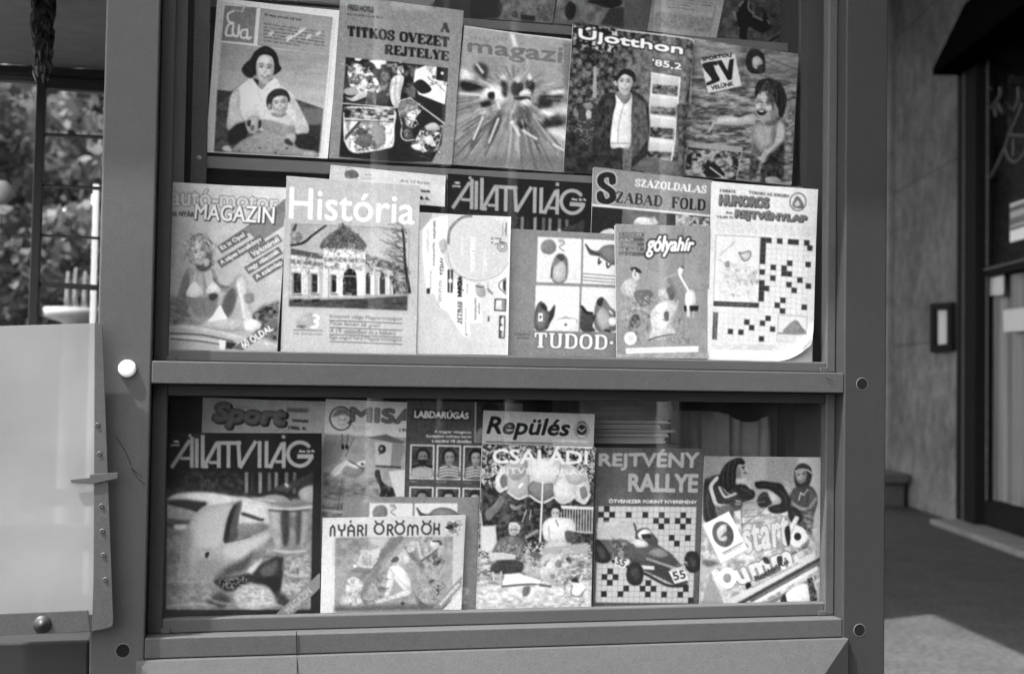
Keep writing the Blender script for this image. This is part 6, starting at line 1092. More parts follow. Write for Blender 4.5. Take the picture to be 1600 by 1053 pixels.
def humor():
    Q = [(1112,284),(1276.5,297.5),(1270,566),(1106,562)]; A = Art(Q, .80).view(1090, 270, 3.191); f = A.at([0,1,1,0],[0,0,1,1]); A.tex(f, .76, .84, (14,20), 131, 1)
    A.text('1985/2', [(112,84),(188,90),(188,102),(112,98)], .3, 1); A.text('TORNIO AZ IDEGEN', [(255,92),(452,112),(452,126),(255,106)], .32, 1); A.text('\u00c1ra', [(140,192),(172,194),(172,206),(140,204)], .3, 1.4); A.text('12,00 Ft', [(100,214),(178,220),(178,232),(100,228)], .3, 1.2)
    A.text('HUMOROS', [(112,112),(352,128),(350,174),(108,160)], .42, 4, out=.20, outw=2, shadow=(4,4), sv=.2); A.text('REJTV\u00c9NYLAP', [(190,178),(540,212),(536,254),(186,232)], .42, 4, out=.20, outw=2, shadow=(4,4), sv=.2)
    A.ell(497, 148, 42, 46, .30, 1); A.ell(497, 148, 37, 41, .80, 1); A.blob([(470,170),(490,120),(515,140),(525,180)], .42, 2); A.blob([(480,170),(495,140),(508,165)], .75, 2)
    A.text('GYORSAN, NEVETNI, HE!', [(92,245),(558,276),(556,324),(90,302)], .80, 1.5, out=.58, outw=2)
    A.line([(92,310),(310,322),(304,650),(80,640)], 2.5, .45, closed=True); A.poly([(80,640),(306,650),(304,674),(78,664)], .22); A.words(90, 650, 200, 10, .04, .5, 1, seed=14); A.poly([(78,694),(102,696),(96,832),(72,830)], .3); A.words(84, 700, 14, 8, 0, .6, 10, 13, seed=15)
    A.text('Gy\u0151zik 36 mozdulat', [(105,405),(180,340),(192,352),(118,416)], .5, .6); A.blob([(205,400),(230,390),(262,392),(255,430),(225,440)], .72, 2); A.line([(205,398),(225,402),(260,392),(262,420),(240,440),(222,430),(206,400)], 4, .3, 1, curve=True)
    A.clutter([(120,430),(170,430),(290,500),(300,600),(150,620),(120,520)], 130, 26, [.5,.6,.66,.45], 132, .85, 3, 1)
    A.blob([(135,450),(155,440),(160,465),(140,470)], .55, 3); g = (312,322,552,700); N, Mn = 9, 14
    at = lambda c, r_: (lambda p: [p(c,r_),p(c+1,r_),p(c+1,r_+1),p(c,r_+1)])(lambda x, y: (314+x*27.0-y*1.0, 322+y*26.6+x*1.9))
    for c in range(0, 10): A.line([at(c,0)[0] if c else (314,322), at(c,14)[0]], 1.2, .6)
    for r_ in range(0, 15): A.line([at(0,r_)[0], at(9,r_)[0]], 1.2, .6)
    for (c, r_) in ((0,0),(1,0),(3,0),(5,0),(6,0),(8,0),(8.6,.9),(0,1),(0,2),(0,3),(0,4),(0,6),(0,8),(0,9),(.9,9),(0,10),(0,11),(2,5),(5,4),(4,5),(4,6),(5,6),(2,7),(8.4,4),(7,7),(5,8),(6,9),(8.6,8),(4,11),(3,12),(4,13),(8,12)): A.poly(at(c, r_), .2, 1)
    at2 = lambda c, r_: [(104+x*26-y*1.6, 696+y*26+x*1.8) for x, y in ((c,r_),(c+1,r_),(c+1,r_+1),(c,r_+1))]
    for c in range(0, 11): A.line([at2(c,0)[0], at2(c,5)[0]], 1.1, .64)
    for r_ in range(0, 6): A.line([at2(0,r_)[0], at2(10,r_)[0]], 1.1, .64)
    for (c, r_) in ((9,0),(8,1),(5,1),(6,2),(10,2),(2,3),(4,3),(8,4)): A.poly(at2(c, r_), .2, 1)
    A.line([(402,710),(545,718),(540,850),(395,840)], 2.5, .5, closed=True); A.blob([(425,795),(450,760),(490,735),(520,770),(540,800),(480,805)], .48, 3); A.line([(402,800),(540,806)], 10, .5, 3); A.words(405, 815, 130, 8, .05, .55, 2, 13, seed=16)
    A.poly([(65,880),(575,900),(575,940),(55,925)], .86, 14); A.tex([(75,850),(400,860),(400,885),(70,880)], .70, .8, (10,2), 133, 2, 3); A.poly([(570,800),(578,940),(530,940),(520,900)], .60, 8); A.poly([(575,795),(540,870),(515,905),(560,860)], .95, 3); return Q, A
Q, A = humor(); magazine(Q, MY-.004, ML, A, 'white puzzle magazine with a crossword grid and a curled lower corner', 1.03, curl=(.62,.74,.035))

# ------------------------------------------------------------------ lower window
LY, LL = .072, 7
def sport():
    Q = [(317,621.5),(509,627.5),(507,892),(308,890)]; A = Art(Q, .70).view(130, 520, 4); f = A.at([0,1,1,0],[0,0,1,1]); A.tex(f, .64, .74, 12, 141, 1)
    A.text('Sport', [(822,440),(1262,472),(1255,606),(812,582)], .40, 10, out=.30, outw=6, shadow=(12,8), sv=.12, shear=.15); A.text('Sport', [(832,452),(1245,480),(1240,590),(826,570)], .46, 4, shear=.15)
    A.text('K\u00e9pes', [(962,456),(1045,458),(1045,474),(962,472)], .4, 1); A.poly([(1272,466),(1408,472),(1406,500),(1270,496)], .5, 2); A.text('K\u00d6ZL\u00d6NY', [(1282,474),(1400,478),(1398,496),(1280,492)], .35, 1.5); A.text('MAGAZIN', [(1308,540),(1406,546),(1404,560),(1306,554)], .2, 2); A.text('1986. K.', [(1286,582),(1400,590),(1396,608),(1282,602)], .2, 2.5); return Q, A
Q, A = sport(); magazine(Q, LY+.05, LL, A, 'pale sports magazine standing behind the dolphin magazine in the lower window', 0.96)
Q, A = allat([(259,676),(502.5,677),(500,963),(257.5,964)]); magazine(Q, LY, LL, A, 'black magazine with an open-mouthed dolphin beside a bucket on its cover', 0.87)

def misa():
    Q = [(509,623.5),(715,632),(708,892),(498,892)]; A = Art(Q, .80).view(490, 610, 2.925)
    A.ell(125, 128, 54, 56, .3, 1); A.ell(125, 128, 47, 49, .84, 1); A.blob([(85,120),(110,85),(150,85),(165,120),(140,110),(110,115)], .5, 4); A.face(130, 140, 24, 28, .86, .4); A.line([(160,150),(180,120)], 10, .3, 2)
    A.text('MISA', [(172,80),(470,92),(468,152),(170,138)], .42, 3, out=.2, outw=3); A.words(178, 166, 85, 6, 0, .6, 3, 8, seed=18); A.text('1986', [(392,174),(450,176),(450,190),(392,188)], .3, 1)
    ph = [(45,200),(640,225),(600,850),(30,850)]; A.poly(ph, .62); A.tex(ph, .54, .70, 12, 142, 1); A.poly([(50,200),(180,205),(110,330),(45,350)], .55, 6); A.line([(130,200),(130,250)], 6, .4); A.line([(158,202),(150,252)], 6, .4); A.ell(133, 258, 7, 12, .12, 1); A.ell(152, 258, 7, 12, .12, 1); A.line([(185,215),(145,300)], 4, .4)
    A.poly([(245,215),(330,200),(420,235),(400,245),(290,225)], .38, 1); A.poly([(280,235),(360,240),(350,345),(282,350)], .72, 1); A.poly([(360,240),(415,250),(395,350),(350,350)], .52, 1); A.line([(285,345),(395,352)], 8, .2, 2); A.ell(312, 268, 18, 20, .12, 1); A.ell(308, 266, 8, 9, .5, 1); A.line([(300,290),(318,278)], 6, .15)
    # two doves in the air
    A.blob([(62,428),(64,400),(90,362),(128,330),(160,318),(182,338),(214,322),(236,322),(226,352),(205,378),(165,388),(128,378),(98,392),(80,420)], .95, 3, 1, .08); A.blob([(150,345),(190,355),(226,348),(228,372),(196,396),(150,392),(128,374)], .56, 6); A.line([(152,322),(120,348),(90,380),(72,412)], 5, .66, 4, .7, curve=True); A.line([(165,326),(140,355),(118,372)], 5, .6, 4, .7, curve=True); A.ell(222, 336, 7, 6, .2, 3); A.line([(160,320),(230,360)], 5, .3, 2); A.blob([(280,370),(300,365),(310,410),(340,440),(372,450),(370,482),(300,484),(310,450),(285,410)], .12, 2); A.tex([(300,430),(370,445),(370,484),(310,484)], .05, .35, 4, 143, 2, 3)
    A.tex([(45,360),(130,420),(290,400),(300,484),(45,560)], .36, .62, (12,5), 144, 1.8, 8); A.poly([(340,370),(430,360),(415,484),(375,484)], .82, 3); A.tex([(35,490),(280,490),(260,580),(32,575)], .40, .66, (10,4), 145, 2, 5); A.line([(130,400),(110,560)], 4, .3); A.line([(140,400),(125,570)], 3, .35); A.line([(40,545),(130,555)], 9, .82, 4); return Q, A
Q, A = misa(); magazine(Q, LY+.046, LL, A, 'white children\'s magazine with flying doves beside a bird house on its cover', 1.00)

def labda():
    Q = [(636,625.5),(816,630),(806,882),(629,880)]; A = Art(Q, .30).view(490, 610, 2.925); A.tex(A.at([0,1,1,0],[0,0,1,1]), .27, .33, 8, 151, 1)
    A.poly([(455,88),(718,95),(715,138),(450,130)], .13, 8); A.text('LABDAR\u00daG\u00c1S', [(462,84),(710,96),(706,130),(460,124)], .92, 2, out=.15, outw=4)
    for k, (tx, x, w) in enumerate((('A magyar v\u00e1logatott', 552, 168), ('Eur\u00f3p\u00e1b\u00f3l elsők\u00e9nt ker\u00fclt', 515, 206), ('a mexik\u00f3i VB d\u00f6nt\u0151be', 540, 180))): A.text(tx, [(x,182+k*20),(x+w,186+k*20),(x+w,200+k*20),(x,196+k*20)], .84, .9)
    A.line([(740,50),(736,235)], 4, .85); A.line([(736,235),(960,240)], 4, .85); A.poly([(745,55),(880,58),(870,232),(742,232)], .22, 3); A.blob([(768,110),(775,75),(805,58),(840,72),(845,110),(800,125)], .07, 2); A.blob([(780,100),(830,100),(830,150),(800,170),(782,150)], .5, 3); A.blob([(750,180),(800,165),(870,190),(870,232),(745,232)], .5, 4); A.line([(878,55),(872,235)], 4, .8); A.poly([(885,60),(958,62),(950,232),(880,232)], .42, 4)
    r = np.random.default_rng(9)
    for j in range(3):
        for i in range(4):
            x0, y0 = 442+i*121-j*4, 246+i*3+j*192; x1, y1 = x0+110, y0+160; A.poly([(x0,y0),(x1,y0+2),(x1-3,y1),(x0-4,y1-2)], .86); A.poly([(x0+7,y0+7),(x1-7,y0+9),(x1-10,y1-7),(x0+3,y1-9)], .26); A.tex([(x0+7,y0+7),(x1-7,y0+9),(x1-10,y1-7),(x0+3,y1-9)], .16, .36, 6, 152+i+j*4, 1.6)
            cx = (x0+x1)/2; A.blob([(x0+5,y1-10),(x0+14,y1-58),(cx-20,y1-72),(cx+20,y1-72),(x1-14,y1-58),(x1-9,y1-10)], (.62,.45,.45,.4)[i], 2)
            if i > 0 or j > 0:
                for s_ in range(4): A.line([(x0+12,y1-54+s_*13),(cx-8,y1-62+s_*13),(cx+8,y1-62+s_*13),(x1-14,y1-54+s_*13)], 5, .86, 1)
            else: A.poly([(x0+5,y1-10),(x0+12,y1-50),(cx,y1-52),(x1-14,y1-50),(x1-9,y1-10)], .66, 2); A.line([(x0+10,y1-58),(cx-14,y1-66)], 12, .1, 2); A.line([(cx+14,y1-66),(x1-14,y1-58)], 12, .1, 2)
            A.poly([(cx-12,y1-80),(cx+12,y1-80),(cx+4,y1-55),(cx-6,y1-55)], .42, 2); A.face(cx+2, y0+62, 23, 32, (.52,.6,.66)[i % 3], .1, (.08,.14,.06)[(i+j) % 3], 0, .4)
            if i == 0 and j == 0: A.blob([(cx-20,y0+72),(cx,y0+70),(cx+20,y0+72),(cx+10,y0+96),(cx-10,y0+96)], .12, 3)
            A.words(x0, y1+8, 55, 5, 0, .8, 1, seed=20+i)
    return Q, A
Q, A = labda(); magazine(Q, LY+.034, LL, A, 'dark football magazine with framed player portraits on its cover', 0.91)
Q, A = tudod([(536,776),(748,776.5),(743.5,957),(529,960)], False); magazine(Q, LY+.016, LL, A, 'grey book tucked behind the white magazine of beach cartoons', 0.91, .006, name='picture_book', cat='book')

def nyari():
    Q = [(504,809),(727.5,804),(721,956),(500.5,959)]; A = Art(Q, .80).view(500, 770, 5.265); A.grad(A.at([0,1,1,0],[0,0,1,1]), .82, .73, (0,400), (1200,400))
    K = .20; w = 15
    L = lambda *p, c=False: A.line(p, w, K, curve=c)
    L((85,350),(88,290),(105,268),(118,290),(120,350)); L((152,265),(155,300),(178,310),(200,300),(203,262)); L((178,310),(176,350)); L((230,350),(232,285),(255,262),(278,285),(280,350)); L((232,312),(280,312)); L((248,238),(252,230)); L((310,350),(312,268),(340,268),(352,290),(340,308),(312,310)); L((335,312),(352,350)); L((378,262),(376,350))
    for cx in (485, 655, 875): A.line([(cx+38*math.cos(t), 295+42*math.sin(t)) for t in np.linspace(0, 6.3, 24)], w, K); L((cx-30,232),(cx-22,245)); L((cx+32,230),(cx+24,243))
    L((555,345),(558,262),(585,262),(598,282),(585,302),(558,304)); L((575,306),(598,345)); L((722,345),(724,280),(740,262),(758,280),(760,345)); L((760,290),(775,265),(795,270),(802,290),(802,340)); L((940,250),(936,338)); L((980,255),(978,285),(942,296),(978,300),(980,338))
    A.ell(1085, 285, 58, 64, .74, 2); A.ell(1085, 285, 54, 60, .84, 2); A.clutter([(1040,250),(1130,250),(1130,330),(1050,330)], 34, 44, [.15,.3,.5], 161, .6, 9); A.blob([(1030,280),(1070,260),(1100,280),(1060,300)], .15, 3)
    ph = [(125,368),(1095,355),(1085,945),(118,965)]; A.poly(ph, .57); A.tex(ph, .50, .66, 12, 162, 1.4); A.tex([(125,370),(420,365),(300,560),(125,600)], .46, .60, 10, 163, 2, 20)
    for (a, b, v, wd) in (((660,370),(430,600),.42,50),((600,380),(340,700),.46,40),((480,600),(330,840),.5,50),((820,590),(940,870),.66,44),((760,640),(820,900),.62,40),((700,460),(840,600),.42,40)): A.line([a, b], wd, v, 12, .7)
    for k in range(16): A.line([(640-k*12,375+k*6),(520-k*20,560+k*24)], 3, .36 if k % 2 else .66, 1, .7)
    A.poly([(390,370),(560,365),(520,450),(430,420)], .72, 12); A.poly([(345,465),(460,480),(470,560),(420,620),(290,600)], .74, 6); A.clutter([(330,480),(460,480),(440,610),(300,600)], 40, 50, [.4,.88,.55], 164, .7, 6); A.ell(285, 600, 13, 12, .95, 2); A.poly([(410,480),(500,440),(480,530),(440,540)], .78, 6); A.blob([(250,640),(330,620),(420,640),(380,660)], .45, 6)
    # bather with folded knees
    A.blob([(720,430),(750,395),(790,405),(785,450),(745,490),(715,470)], .80, 3); A.clutter([(715,400),(790,400),(780,480),(720,480)], 22, 40, [.4,.6,.9], 165, .8, 6); A.blob([(650,470),(700,460),(740,540),(700,590),(640,640),(600,580)], .72, 5); A.line([(660,470),(600,530),(530,620)], 28, .76, 4, curve=True); A.blob([(580,560),(620,520),(650,540),(620,570)], .34, 6); A.blob([(690,510),(735,530),(730,570),(690,570)], .84, 4)
    A.blob([(570,610),(640,590),(700,640),(745,740),(740,800),(690,800),(620,720),(580,670)], .88, 3); A.blob([(565,620),(605,660),(600,740),(560,860),(530,860),(540,760)], .86, 3); A.blob([(460,890),(560,850),(700,795),(750,800),(720,840),(600,870),(480,905)], .88, 3)
    A.line([(570,615),(640,700),(740,800)], 5, .5, 2, .7, curve=True); A.line([(535,860),(700,800)], 4, .5, 2, .7)
    A.blob([(205,730),(260,690),(310,700),(350,740),(340,800),(280,830),(220,810)], .82, 4); A.blob([(190,830),(320,830),(340,930),(180,935)], .72, 6); A.clutter([(200,690),(350,720),(330,930),(190,930)], 70, 50, [.5,.92,.45,.9], 166, .6, 7)
    A.clutter([(800,390),(1000,380),(1000,560),(840,560)], 70, 60, [.3,.78,.4,.82], 167, .8, 6); A.blob([(905,400),(950,385),(980,430),(940,460),(910,440)], .8, 4); A.line([(930,395),(985,400),(990,420)], 14, .2, 3, curve=True); A.line([(800,400),(840,540),(920,480)], 14, .76, 3, curve=True); A.line([(830,560),(960,470)], 16, .36, 4); A.clutter([(860,540),(1000,500),(1000,560),(900,600)], 30, 44, [.15,.7], 168, .6, 7)
    A.clutter([(440,680),(580,680),(560,860),(430,870)], 60, 40, [.2,.3,.75], 169, .7, 6); A.clutter([(760,640),(900,600),(980,860),(800,920)], 90, 50, [.4,.76,.45,.8], 170, .9, 5); A.clutter([(900,680),(1000,660),(980,840),(920,800)], 30, 30, [.12,.8], 171, .5, 6); A.line([(960,790),(975,820),(960,840)], 8, .15, 1, curve=True); A.clutter([(780,860),(920,850),(920,945),(790,940)], 50, 44, [.2,.85,.7], 172, .6, 6); A.clutter([(340,870),(460,880),(440,950),(340,950)], 34, 40, [.85,.3], 173, .7, 6); A.ell(680, 908, 18, 14, .2, 3)
    A.poly([(118,930),(1085,905),(1085,965),(118,985)], .3, 20, .8); A.poly([(1168,680),(1165,770),(1000,945),(925,945)], .52); A.text('K\u00d6NNYED\u00c9N', [(975,905),(1130,735),(1150,755),(995,925)], .85, 2); A.poly([(1162,800),(1162,960),(1010,960)], .82, 3); A.line([(1195,190),(1165,960)], 5, .6, 1); return Q, A
Q, A = nyari(); magazine(Q, LY, LL, A, 'wide white magazine of beach cartoons in the lower window', 0.96)

def repul():
    Q = [(755,641.5),(929,647),(922,900),(747,898)]; A = Art(Q, .70).view(700, 600, 6.154); A.tex(A.at([0,1,1,0],[0,0,1,1]), .66, .73, 8, 181, 1)
    A.text('Rep\u00fcl\u00e9s', [(375,315),(1170,345),(1165,545),(368,525)], .08, 7, shear=.22, out=.78, outw=11)
    A.ell(1285, 440, 58, 66, .66, 1); r = 74
    for t in np.linspace(0, 6.28, 18, endpoint=False): A.line([(1285+56*math.cos(t), 440+62*math.sin(t)), (1285+r*math.cos(t), 440+82*math.sin(t))], 8, .3, 1)
    A.blob([(1240,420),(1285,390),(1330,420),(1325,470),(1285,490),(1245,470)], .16, 2); A.line([(1255,430),(1285,455),(1315,430)], 12, .82, 1); A.line([(1250,385),(1265,365),(1305,365),(1320,385)], 9, .2, 1, curve=True); A.line([(1260,500),(1310,505)], 20, .78, 1)
    A.line([(365,555),(1000,572)], 8, .2); A.line([(1010,545),(1360,560)], 30, .86, 6); A.poly([(330,575),(1400,600),(1400,1800),(320,1800)], .4); return Q, A
Q, A = repul(); magazine(Q, LY+.026, LL, A, 'aviation magazine with heavy black slanted title and round emblem', 1.00)

def csaladi():
    Q = [(753,694),(930,698),(923.5,955),(743.5,958)]; A = Art(Q, .45).view(730, 610, 2.927); f = A.at([0,1,1,0],[0,0,1,1]); A.tex(f, .10, .78, 2.6, 191, 3.4, oct_=4); A.tex([(60,440),(585,430),(580,700),(55,690)], .06, .32, 5, 192, 2.4, 14)
    A.poly([(388,232),(575,250),(572,268),(388,256)], .9, 3)
    A.tex([(45,760),(575,740),(570,1003),(40,1010)], .36, .80, (6,3), 193, 2, 12); A.tex([(40,890),(570,880),(570,1003),(40,1010)], .60, .9, (8,4), 194, 1.6, 14)
    # scalloped sunshade
    A.blob([(130,400),(160,350),(240,320),(340,308),(440,320),(520,370),(555,410),(560,470),(520,500),(400,470),(250,470),(140,440)], .80, 2)
    for (q, v) in (([(180,400),(270,340),(285,430),(270,480),(230,492),(185,460)],.70),([(280,430),(340,400),(395,430),(395,490),(340,512),(285,480)],.40),([(285,430),(340,410),(392,430),(388,480),(340,495),(292,470)],.50),([(400,420),(480,400),(500,470),(470,512),(420,510),(398,480)],.82),([(130,395),(165,370),(182,430),(150,462),(130,440)],.84),([(150,400),(180,380),(180,440),(155,440)],.44),([(500,430),(540,410),(562,470),(540,512),(505,500)],.80),([(515,450),(540,440),(550,480),(525,495)],.48),([(180,330),(270,318),(260,390),(210,410),(175,370)],.66),([(285,330),(400,320),(430,400),(350,425),(290,400)],.86),([(440,340),(520,370),(545,410),(490,430),(450,400)],.74)): A.blob(q, v, 2)
    for q in ([(130,440),(150,462),(182,440)],[(185,465),(230,495),(275,480)],[(285,480),(340,512),(395,488)],[(400,490),(440,515),(495,480)],[(500,498),(538,515),(562,475)]): A.line(q, 10, .92, 1, curve=True)
    for q in ([(270,330),(282,430)],[(430,340),(398,430)],[(180,350),(182,420)],[(530,400),(500,430)]): A.line(q, 4, .55, 1)
    A.line([(345,425),(332,690)], 9, .86, 1); A.line([(350,430),(338,690)], 3, .3, 1)
    A.poly([(425,525),(582,532),(578,545),(425,540)], .82, 1); [A.line([(430+k*13,535),(428+k*13,645)], 4.5, .80, 1) for k in range(12)]; A.line([(500,645),(580,650)], 7, .7, 1); A.line([(270,545),(250,600)], 5, .7, 1); A.line([(290,545),(285,590)], 5, .7, 1)
    A.blob([(80,560),(120,520),(150,480),(168,500),(150,540),(100,590)], .46, 3); A.blob([(195,515),(225,530),(255,515),(230,545),(200,540)], .55, 3)
    # seated woman reading
    A.blob([(190,610),(210,600),(238,615),(235,650),(205,664),(190,645)], .78, 2); A.face(212, 640, 18, 25, .66, .12); A.strands([(190,640),(192,612),(214,600),(238,614),(236,640)], 30, 16, [.88,.6,.8], 8, 3, .7); A.line([(198,634),(230,636)], 4, .2, 2, .7); A.blob([(110,720),(150,680),(200,662),(250,680),(258,710),(240,780),(160,790),(120,760)], .40, 4); A.tex([(125,720),(200,670),(250,700),(235,775),(150,780)], .28, .56, 3, 197, 2, 6); A.poly([(98,740),(160,740),(222,750),(218,770),(105,775)], .72, 2); A.blob([(110,800),(160,775),(250,785),(240,830),(120,835)], .22, 4); A.line([(155,830),(150,885)], 12, .7, 2); A.line([(118,830),(120,870)], 9, .72, 2); A.poly([(60,620),(130,615),(135,690),(110,740),(60,730)], .76, 4); A.line([(270,670),(320,640)], 14, .62, 3); A.line([(60,560),(70,640)], 6, .75, 2)
    # man leaning over the table
    A.blob([(378,545),(395,515),(425,525),(430,555),(410,540),(390,555)], .09, 2); A.face(402, 565, 20, 28, .70, .14, None, 5); A.blob([(345,610),(380,580),(430,580),(480,590),(498,640),(470,650),(470,690),(370,690),(345,660)], .84, 3); A.line([(405,590),(415,620)], 5, .4, 2); A.line([(372,620),(375,680)], 6, .6, 3); A.line([(480,650),(490,680),(460,690)], 12, .5, 3, curve=True); A.blob([(370,690),(470,690),(460,760),(350,790),(350,740)], .72, 4); A.poly([(340,720),(555,695),(552,742),(350,760)], .62, 3); A.blob([(445,650),(470,640),(500,670),(460,695)], .3, 4)
    # children and dog on the grass
    A.line([(275,720),(270,780)], 14, .62, 4); A.blob([(290,745),(325,740),(330,790),(300,800)], .34, 4); A.blob([(270,790),(330,780),(340,860),(270,850)], .66, 5); A.blob([(340,760),(400,750),(430,800),(400,870),(340,860)], .74, 6); A.poly([(170,840),(230,835),(380,880),(240,900),(160,890)], .86, 3); A.line([(160,895),(290,885),(380,895)], 8, .25, 3, curve=True); A.line([(440,860),(490,780)], 14, .74, 4); A.ell(463, 772, 13, 9, .15, 3); A.clutter([(260,740),(480,740),(470,880),(270,880)], 60, 34, [.25,.85,.5,.9], 195, .6, 6, 1); A.blob([(270,950),(310,890),(330,900),(290,965)], .86, 4); A.blob([(255,900),(285,895),(280,930),(255,940)], .4, 4)
    A.ell(505, 905, 33, 34, .84, 2); A.line([(480,890),(475,930),(510,940),(540,910)], 5, .4, 2, curve=True); A.poly([(472,865),(500,850),(512,878),(480,875)], .14, 2); A.line([(515,870),(525,845)], 10, .85, 2); A.clutter([(445,940),(545,940),(540,1000),(450,1000)], 50, 28, [.5,.88,.45], 196, .8, 4); A.words(60, 968, 120, 8, 0, .74, 3, 13, seed=30)
    A.text('CSAL\u00c1DI', [(116,252),(548,262),(548,336),(116,332)], .96, 2.2); A.text('REJTV\u00c9NY\u00daJS\u00c1G', [(112,342),(548,358),(548,394),(112,388)], .90, .9, alpha=.85); A.line([(236,442),(250,426)], 9, 1.0, 1); return Q, A
Q, A = csaladi(); magazine(Q, LY-.004, LL, A, 'magazine with a family under a scalloped sunshade in a garden', 1.00)

def rallye():
    Q = [(931.5,699),(1100.5,701),(1094,946),(927,950)]; A = Art(Q, .33).view(910, 610, 3.01); A.tex(A.at([0,1,1,0],[0,0,1,1]), .30, .36, 8, 201, 1); A.poly([(140,270),(250,270),(250,540),(140,540)], .44, 24, .4); A.poly([(380,270),(440,270),(440,540),(380,540)], .25, 16, .4)
    A.text('REJTV\u00c9NY', [(80,284),(546,276),(540,384),(78,370)], .66, 4, out=.24, outw=2.4); A.text('RALLYE', [(218,394),(540,396),(536,476),(216,472)], .66, 5, out=.24, outw=2.4)
    A.text('\u00d6TVENEZER FORINT NYEREM\u00c9NY', [(124,508),(536,514),(536,532),(124,528)], .92, 1.3); A.words(78, 440, 5, 6, 0, .6, 7, 11, seed=31)
    g = lambda c, r_: (76+c*25.6-r_*.9, 543+r_*26.6+c*.2); A.poly([g(0,0),g(17.9,0),g(17.9,17),g(0,17)], .76)
    for c in range(19): A.line([g(min(c,17.9),0), g(min(c,17.9),17)], 1.8, .5)
    for r_ in range(18): A.line([g(0,r_), g(17.9,r_)], 1.8, .5)
    for (c, r_) in ((1,0),(0,1),(2,1),(1,2),(5,1),(8,1),(15,1),(10,2),(12,2),(11,1),(11,3),(14,2),(16,2),(15,3),(13,5),(16,5),(14,6),(1,12),(2,11),(3,12),(2,13),(5,14),(8,14),(9,13),(10,14),(9,15),(1,15),(4,15),(12,15),(15,15),(16,14),(17,16)): A.poly([g(c,r_),g(c+1,r_),g(c+1,r_+1),g(c,r_+1)], .14)
    A.tex([(70,620),(230,600),(250,700),(70,700)], .66, .84, 6, 202, 1.4, 8)
    # single-seat racing car
    A.poly([(66,650),(240,612),(250,680),(80,700)], .72, 3); A.line([(240,625),(258,690)], 8, .25, 2); A.poly([(70,700),(200,700),(260,740),(230,790),(120,790),(60,760)], .34, 5); A.clutter([(110,690),(230,690),(210,780),(110,760)], 36, 34, [.15,.75,.4], 203, .7, 6)
    A.blob([(52,720),(75,700),(110,740),(135,790),(105,812),(62,800),(50,760)], .13, 3); A.blob([(70,730),(95,740),(110,780),(85,790)], .28, 5)
    A.poly([(190,730),(330,710),(420,770),(480,840),(495,900),(440,915),(340,870),(230,820)], .27, 3); A.blob([(200,740),(300,715),(380,770),(300,800),(220,790)], .34, 6); A.poly([(330,800),(470,840),(495,905),(440,918),(300,840)], .22, 4); A.line([(300,790),(420,830),(480,845)], 12, .7, 3); A.poly([(270,820),(335,825),(335,842),(272,838)], .84, 1); A.poly([(285,866),(345,872),(345,880),(285,876)], .82, 1); A.line([(140,800),(290,860),(400,915),(490,915)], 12, .09, 4, curve=True)
    A.blob([(245,690),(258,655),(300,645),(325,670),(350,700),(345,725),(300,720),(260,735)], .30, 2); A.blob([(258,672),(290,650),(318,664),(310,690),(270,700)], .88, 2); A.poly([(272,676),(316,672),(318,692),(280,698)], .14, 2); A.blob([(240,700),(290,705),(305,730),(250,735)], .82, 3); A.blob([(310,760),(360,740),(400,770),(360,785)], .55, 5)
    A.poly([(154,780),(220,800),(196,836),(150,820)], .86, 1); A.text('55', [(162,785),(206,797),(190,828),(158,814)], .3, 2); A.blob([(205,850),(225,810),(265,815),(285,850),(275,905),(240,916),(210,895)], .14, 3); A.blob([(225,840),(255,830),(270,870),(245,895)], .25, 5)
    A.blob([(478,790),(495,758),(535,760),(556,800),(545,845),(510,856),(482,830)], .12, 3); A.blob([(500,790),(525,785),(535,820),(512,830)], .24, 4); A.line([(430,780),(490,810)], 7, .7, 2); A.line([(440,820),(495,820)], 5, .5, 2)
    A.poly([(402,848),(478,834),(498,890),(432,908)], .88, 1); A.text('55', [(418,854),(476,842),(486,880),(432,892)], .22, 1.5); A.line([(415,842),(475,828)], 8, .8, 2); return Q, A
Q, A = rallye(); magazine(Q, LY+.01, LL, A, 'magazine with a racing car number fifty-five on a crossword', 0.87)

